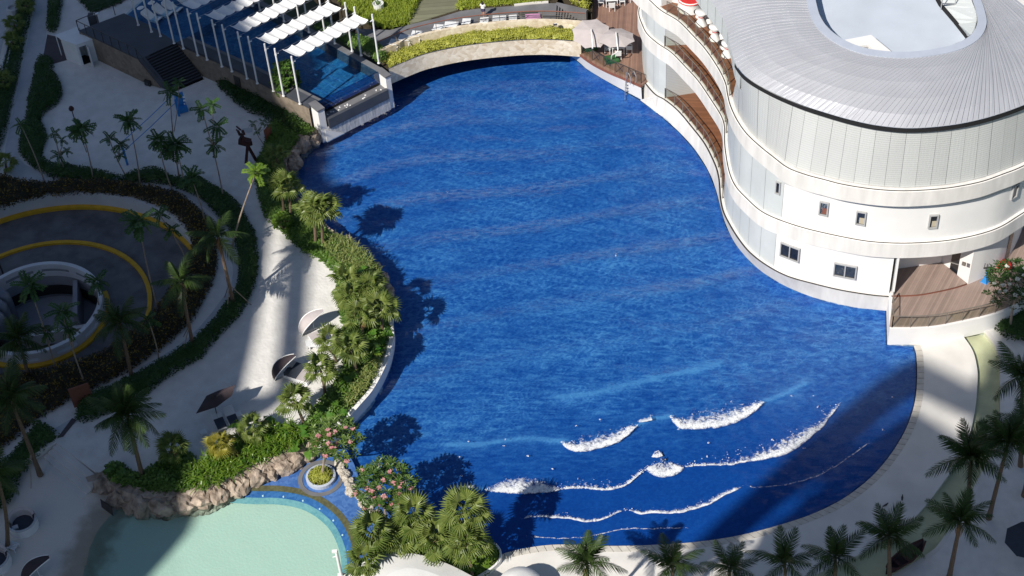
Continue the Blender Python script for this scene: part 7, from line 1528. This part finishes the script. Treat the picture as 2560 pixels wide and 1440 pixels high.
# ================================================================== lower edge
rc = W(1060, 1475, 2.6); t = thing('pavilion_roof', 'smooth white curved pavilion roof at the bottom edge between lagoon and planter', 'roof', W(1060, 1475, .3)); ed = spline(WL([(858, 1470), (880, 1425), (930, 1395), (985, 1381), (1045, 1386), (1105, 1404), (1165, 1432), (1230, 1475), (1260, 1560), (1000, 1620), (860, 1560)], 2.4), 5, True)
b = MB(); apex = W(1060, 1490, 2.4)+Vector((0, 0, .55)); r1 = [apex.lerp(p, .55)+Vector((0, 0, .12)) for p in ed]
for i in range(len(ed)):
    j = (i+1) % len(ed); b.quad(r1[i], r1[j], ed[j], ed[i]); b.add([apex, r1[i], r1[j]], ((0, 1, 2),)); b.quad(ed[i], ed[j], ed[j]-Vector((0, 0, .16)), ed[i]-Vector((0, 0, .16)))
b.build('membrane', M['canvas'], t, False)
for p in WL([(960, 1450), (1150, 1480), (980, 1560), (1180, 1560)], 2.4): b = MB(); b.tube([Vector((p.x, p.y, .2)), Vector((p.x, p.y, 2.5))], .08, 8); b.build('column', M['white_paint'], t)
q = W(857, 1455, .05); t = thing('white_mast', 'white steel mast with a small arm beside the pavilion roof', 'mast', q); h = lift(q, 1378); b = MB(); b.tube([q, q+Vector((0, 0, h))], .10, 8); b.build('mast', M['white_paint'], t); b = MB(); b.box(q+Vector((-.1, 0, h)), (.34, .2, .12)); b.beam(q+Vector((0, 0, h-.5)), q+Vector((-.3, 0, h-.6)), .05); b.build('arm', M['white_paint'], t); b = MB(); b.box(q+Vector((0, 0, .35)), (.5, .4, .7)); b.build('base', M['white_paint'], t)
q = W(1300, 1462, 1.8); t = thing('white_parasol', 'round white parasol top just rising over the bottom edge', 'parasol', W(1300, 1500, .1)); b = MB(); b.lathe([(0, .55), (.7, .42), (1.35, .08), (1.4, 0)], 24, q); b.build('cover', M['canvas'], t, True); b = MB(); b.tube([Vector((q.x, q.y, .1)), q+Vector((0, 0, .4))], .04, 6); b.build('pole', M['white_paint'], t)
bq = W(2262, 1405, .12); t = thing('timber_boat', 'dark carved timber boat hull lying beside the trough at the bottom right', 'boat', bq, None, RAD(33))
secs = [(-1.7, .05, .5), (-1.1, .38, .3), (0, .52, .25), (1.0, .40, .32), (1.6, .10, .62)]
for nm, inset, m_ in (('hull', 0, M['rust']), ('inner_hull', .09, M['dark_fabric'])):
    b = MB(); rows = [[Vector((x, -w_+inset, zt_+.35)), Vector((x, -w_*.55, zt_*.3+inset)), Vector((x, w_*.55, zt_*.3+inset)), Vector((x, w_-inset, zt_+.35))] for x, w_, zt_ in secs]
    for i in range(4):
        for j in range(3): b.quad(rows[i][j], rows[i+1][j], rows[i+1][j+1], rows[i][j+1])
    o = b.build(nm, m_); o.parent = t
for x in (-.7, 0, .7): b = MB(); b.box((x, 0, .5), (.2, .8, .05)); o = b.build('thwart', M['rust']); o.parent = t
b = MB(); b.tube([Vector((s[0], -s[1], s[2]+.36)) for s in secs], .06, 5); b.tube([Vector((s[0], s[1], s[2]+.36)) for s in secs], .06, 5); o = b.build('gunwale', M['rust']); o.parent = t
q = W(2570, 1405, .12); t = thing('dark_parasol', 'large dark grey parasol cut by the lower right corner', 'parasol', q); b = MB(); c = W(2572, 1352, 2.3); b.lathe([(0, .35), (1.5, 0)], 8, c); b.build('cover', M['cushion'], t); b = MB(); b.tube([q, c+Vector((0, 0, .3))], .05, 6); b.build('pole', M['dark_metal'], t)
for k, (x, y, a) in enumerate(((2213, 1266, .4), (2255, 1248, 1.3))):
    q = W(x, y, .1); t = thing('pigeon', ['left of the two dark birds on the white deck', 'right of the two dark birds on the white deck'][k], 'bird', q, None, a); b = MB(); b.tube([(-.2, 0, .10), (-.1, 0, .12), (.02, 0, .14), (.10, 0, .17), (.14, 0, .22), (.18, 0, .24), (.23, 0, .235)], [.02, .05, .075, .06, .035, .035, .008], 8); o = b.build('body', M['dark_metal'], None, True); o.parent = t
    for s_ in (-.03, .03): b = MB(); b.tube([(.02, s_, 0), (.02, s_, .09)], .008, 4); o = b.build('leg', M['dark_metal']); o.parent = t
    b = MB(); b.quad(Vector((-.18, -.05, .11)), Vector((.06, -.075, .15)), Vector((.04, .0, .2)), Vector((-.2, 0, .13))); b.quad(Vector((-.2, 0, .13)), Vector((.04, .0, .2)), Vector((.06, .075, .15)), Vector((-.18, .05, .11))); o = b.build('wings', M['dark_metal']); o.parent = t

# ================================================================== foam of the breaking waves
def flakes(b, pts, sizes):
    xs = np.array([p[0] for p in pts]); ys = np.array([p[1] for p in pts]); zs = swell(xs, ys)
    for x, y, z, s_ in zip(xs, ys, zs, sizes):
        k = rnd.randint(4, 6); a0 = rnd.uniform(0, 6.28); o = len(b.v); hz = z+.02+rnd.uniform(0, .05)*min(1, s_*8)
        for j in range(k): a = a0+6.283*j/k; r_ = s_*rnd.uniform(.5, 1.1); b.v.append((x+math.cos(a)*r_, y+math.sin(a)*r_*.75, hz+rnd.uniform(-.01, .02)))
        b.f.append(tuple(range(o, o+k))); b.m.append(0)
def foam(path, wid, n, trail=0, tn=0, size=(.02, .065), near=False):
    P = resample(spline(WL(path), 4), 80); N_ = [(n_ if (n_.y > 0) != near else -n_) for n_ in normals2(P)]; b = MB(); pts, sz = [], []
    L_ = sum((q-p).length for p, q in zip(P, P[1:])); n = int(n*L_)
    # the lacy sheet itself
    n //= 9; tn = tn//4; nv = 12; V, F_, A_ = [], [], []
    for i, (p, nn) in enumerate(zip(P, N_)):
        u = i/79; w0 = max(.05, (wid(u) if callable(wid) else wid))*1.5; w_ = w0+trail*.75*math.sin(math.pi*u)**.6; core = w0/w_; 
        for j in range(nv):
            t = j/(nv-1); q = p+nn*(t*w_-min(.12, .3*w_)-.5*min(.16, w_)*noise.noise(Vector((p.x*1.7, p.y*1.7, 5)))); V.append((q.x, q.y)); endf = max(0, 1-min(u, 1-u)/.06)*.35; A_.append(.20+(.26*t/core if t < core else .26+.24*((t-core)/max(.05, 1-core))**.8)+(.25 if j == 0 else 0)+endf+(.10 if w_ < .4 else 0))
    zs = swell(np.array([v[0] for v in V]), np.array([v[1] for v in V])); V = [(v[0], v[1], float(z)+.03) for v, z in zip(V, zs)]
    for i in range(79):
        for j in range(nv-1): F_.append((i*nv+j, (i+1)*nv+j, (i+1)*nv+j+1, i*nv+j+1))
    me = bpy.data.meshes.new('foam_sheet'); me.from_pydata(V, [], F_); me.materials.append(M['foam_sheet']); at = me.color_attributes.new('focus', 'FLOAT_COLOR', 'POINT'); at.data.foreach_set('color', np.array([[a, 0, 0, 1] for a in A_], np.float32).ravel())
    fo = bpy.data.objects.new('wave_foam', me); COL.objects.link(fo); fo['kind'] = 'stuff'
    for _ in range(n):
        u = rnd.random(); i = min(78, int(u*79)); f = u*79-i; w_ = wid(u) if callable(wid) else wid; v = abs(rnd.gauss(0, .62)); p = P[i].lerp(P[i+1], f); nn = N_[i]
        q = p+nn*(v*w_-.04); pts.append((q.x+rnd.gauss(0, .03), q.y+rnd.gauss(0, .03))); sz.append(rnd.uniform(*size)*(1.25 if v < .5 else .6))
    for _ in range(int(tn*L_)):
        u = rnd.random(); i = min(78, int(u*79)); p = P[i]; nn = N_[i]; v = rnd.random()**1.4*trail*(math.sin(math.pi*u)**.6); q = p+nn*v
        if noise.noise(Vector((q.x*1.6, q.y*1.6, 3))) > -.02+.12*v: pts.append((q.x, q.y)); sz.append(rnd.uniform(.018, .06))
    flakes(b, pts, sz); o = b.build('wave_foam', M['foam']); o['kind'] = 'stuff'; return o
foam([(1675, 1044), (1690, 1060), (1704, 1069), (1746, 1071), (1787, 1067), (1829, 1057), (1871, 1036), (1908, 1007)], lambda u: .75*math.sin(math.pi*min(1, max(0.03, u)))**.5, 900, 2.2, 230)
foam([(1404, 1107), (1415, 1117), (1430, 1124), (1454, 1127), (1496, 1119), (1537, 1107), (1567, 1086), (1592, 1065)], lambda u: .62*math.sin(math.pi*min(1, max(.03, u)))**.5, 850, 1.5, 130)
foam([(1213, 1227), (1246, 1229), (1287, 1232), (1329, 1231), (1371, 1228), (1433, 1218), (1496, 1222), (1537, 1220), (1567, 1210), (1590, 1190), (1615, 1172)], lambda u: .12+.75*max(0, math.sin(math.pi*min(1, u/.42)))**.8, 520, 1.0, 80)
foam([(1613, 1168), (1625, 1180), (1645, 1190), (1670, 1189), (1695, 1182), (1709, 1168)], .75, 800, 1.9, 220)
foam([(1630, 1139), (1642, 1142), (1656, 1137)], .38, 160, .3, 20)
foam([(1708, 1167), (1767, 1161), (1817, 1161), (1871, 1152), (1933, 1142), (1975, 1127), (2017, 1098), (2054, 1065), (2075, 1036), (2100, 1007)], lambda u: .10+.5*max(0, math.sin(math.pi*min(1, max(0, (u-.3)/.55)))), 420, 1.3, 120)
foam([(1562, 1273), (1600, 1282), (1642, 1280), (1692, 1281), (1733, 1271), (1775, 1257), (1817, 1232), (1862, 1217)], .16, 130, .5, 30, (.02, .06))
foam([(1862, 1217), (1912, 1217), (1975, 1209), (2037, 1190), (2100, 1157), (2180, 1100)], .08, 40, .2, 5, (.015, .045))
foam([(1300, 1298), (1333, 1290), (1392, 1292), (1417, 1294), (1467, 1302), (1508, 1296), (1537, 1282), (1562, 1273)], .13, 90, .4, 20, (.02, .05))
foam([(1317, 1340), (1370, 1345), (1475, 1341), (1560, 1322), (1640, 1322), (1725, 1319)], .06, 30, .2, 4, (.015, .04))
foam([(1125, 1232), (1160, 1222), (1190, 1219)], .2, 60, .3, 10, (.02, .06)); foam([(1595, 1057), (1620, 1052), (1632, 1050)], .2, 40, .3, 6, (.02, .06))
foam([(832, 318), (880, 296), (930, 272), (982, 246)], .75, 700, 1.5, 160, (.02, .06), True)
bits = MB(); pp = [W(x, y) for x, y in ((1170, 1105), (1148, 1143), (1152, 1190), (1260, 1115), (1263, 1102), (1320, 1142), (1382, 1173), (1440, 1066), (1500, 1050), (1628, 1041), (1695, 1074), (1771, 1107), (1843, 1138), (1930, 1100), (2043, 1018), (2035, 990), (1977, 990), (2010, 1120), (2208, 1075), (2232, 995), (1120, 480), (1540, 640), (1710, 330), (1755, 397), (925, 890), (935, 1000))]
pts, sz = [], []
for p in pp:
    for _ in range(5): pts.append((p.x+rnd.gauss(0, .05), p.y+rnd.gauss(0, .05))); sz.append(rnd.uniform(.03, .07))
flakes(bits, pts, sz); o = bits.build('floating_foam_bits', M['foam']); o['kind'] = 'stuff'  # foam flakes drifting singly on the water
# ================================================================== unseen plates added behind the viewpoint, cut to shade the left and lower right
HN = Vector((math.sin(SUN_AZ), math.cos(SUN_AZ), 0)); HL = Vector((math.cos(SUN_AZ), -math.sin(SUN_AZ), 0)); TE = math.tan(SUN_EL)
def shade_plate(name, pts, plane, par, th=1.0):
    """an unseen plate cut so that its shadow fills the given ground outline"""
    P = []
    for p in pts:
        g = W(p[0], p[1], p[2] if len(p) > 2 else .3); D = g.dot(HN)-plane; P.append(g-HN*D+Vector((0, 0, D*TE)))
    n = len(P); Q = [p-HN*th for p in P]; b = MB(); b.add(P+Q, [tuple(range(n)), tuple(range(2*n-1, n-1, -1))]+[(i, (i+1) % n, n+(i+1) % n, n+i) for i in range(n)]); return b.build(name, M['tower'], par)
M['tower'] = mat('blocker_grey', (0.42, 0.42, 0.42), 0.85, 0.05, 0.3)
def blocker_body(par, plane, l0, l1, z1, depth=16):
    b = MB(); c = HN*plane; q = [c+HL*l0, c+HL*l1, c+HL*l1-HN*depth, c+HL*l0-HN*depth]; b.prism([(p.x, p.y) for p in q], -3, z1); b.build('sky_blocker', M['tower'], par)  # added block under the plates, also cutting off skylight
PL, PR = -37.9, -26.0
tl_ = thing('shade_tower', 'unseen grey tower of thin plates added left of the viewpoint to shade the beach', 'building', HN*PL+HL*(-95))
shade_plate('wide_shade_plate', [(560, -200, 7.9), (600, -20, 7.9), (612, 40, 7.9), (640, 78, 7.9), (668, 112, 7.9), (720, 250, 1.5), (800, 335, 0), (812, 393, 0), (797, 425, 0), (832, 468, 0), (785, 505, .5), (705, 520, .8), (680, 557, .8), (657, 740, .8), (640, 840, .8), (604, 990, .8), (640, 1030, .8), (610, 1047, .8), (545, 1095, .8), (500, 1170, .8), (484, 1238, .4), (455, 1331, 0), (362, 1440, 0), (300, 1540, 0), (-300, 1700, 0), (-600, 900, 0), (-500, -300, 0)], PL, tl_)
shade_plate('band_shade_plate', [(738, 545, .8), (792, 535, .8), (778, 647, .8), (768, 777, .8), (758, 890, .8), (738, 975, .8), (700, 1007, .8), (610, 1047, .8), (596, 985, .8), (690, 983, .8), (708, 950, .8), (720, 820, .8), (727, 720, .8), (732, 640, .8)], PL, tl_)  # added band plate; the gap beside it leaves the sunlit strip
blocker_body(tl_, PL, -150, W(300, 1540).dot(HL)-1, 44)
tr2 = thing('shade_tower', 'unseen grey tower of thin plates added behind the viewpoint to shade the lower right', 'building', HN*PR+HL*(-25))
shade_plate('edge_shade_plate', [(1590, 1510), (1650, 1440), (1745, 1342), (1988, 1116), (2188, 946), (2286, 886), (2440, 966), (2440, 1030), (2300, 968), (2240, 1010), (2142, 1098), (2090, 1160), (1975, 1235), (1900, 1300), (1785, 1400), (1700, 1480)], PR, tr2)
shade_plate('small_shade_plate', [(2095, 1110), (2150, 1135), (2105, 1185), (2045, 1182)], PR, tr2); shade_plate('small_shade_plate', [(2055, 1212), (2098, 1205), (2045, 1255), (2005, 1235)], PR, tr2)
shade_plate('wide_shade_plate', [(2440, 1030), (2420, 1106), (2288, 1020), (2226, 1052), (2126, 1124), (2076, 1182), (2010, 1245), (1920, 1312), (1845, 1400), (1800, 1500), (2300, 1700), (2900, 1300), (2800, 600), (2510, 720, 2), (2488, 830, .8), (2470, 880), (2442, 985)], PR, tr2)
blocker_body(tr2, PR, W(1600, 1510).dot(HL)+.3, W(2900, 900).dot(HL), 64)
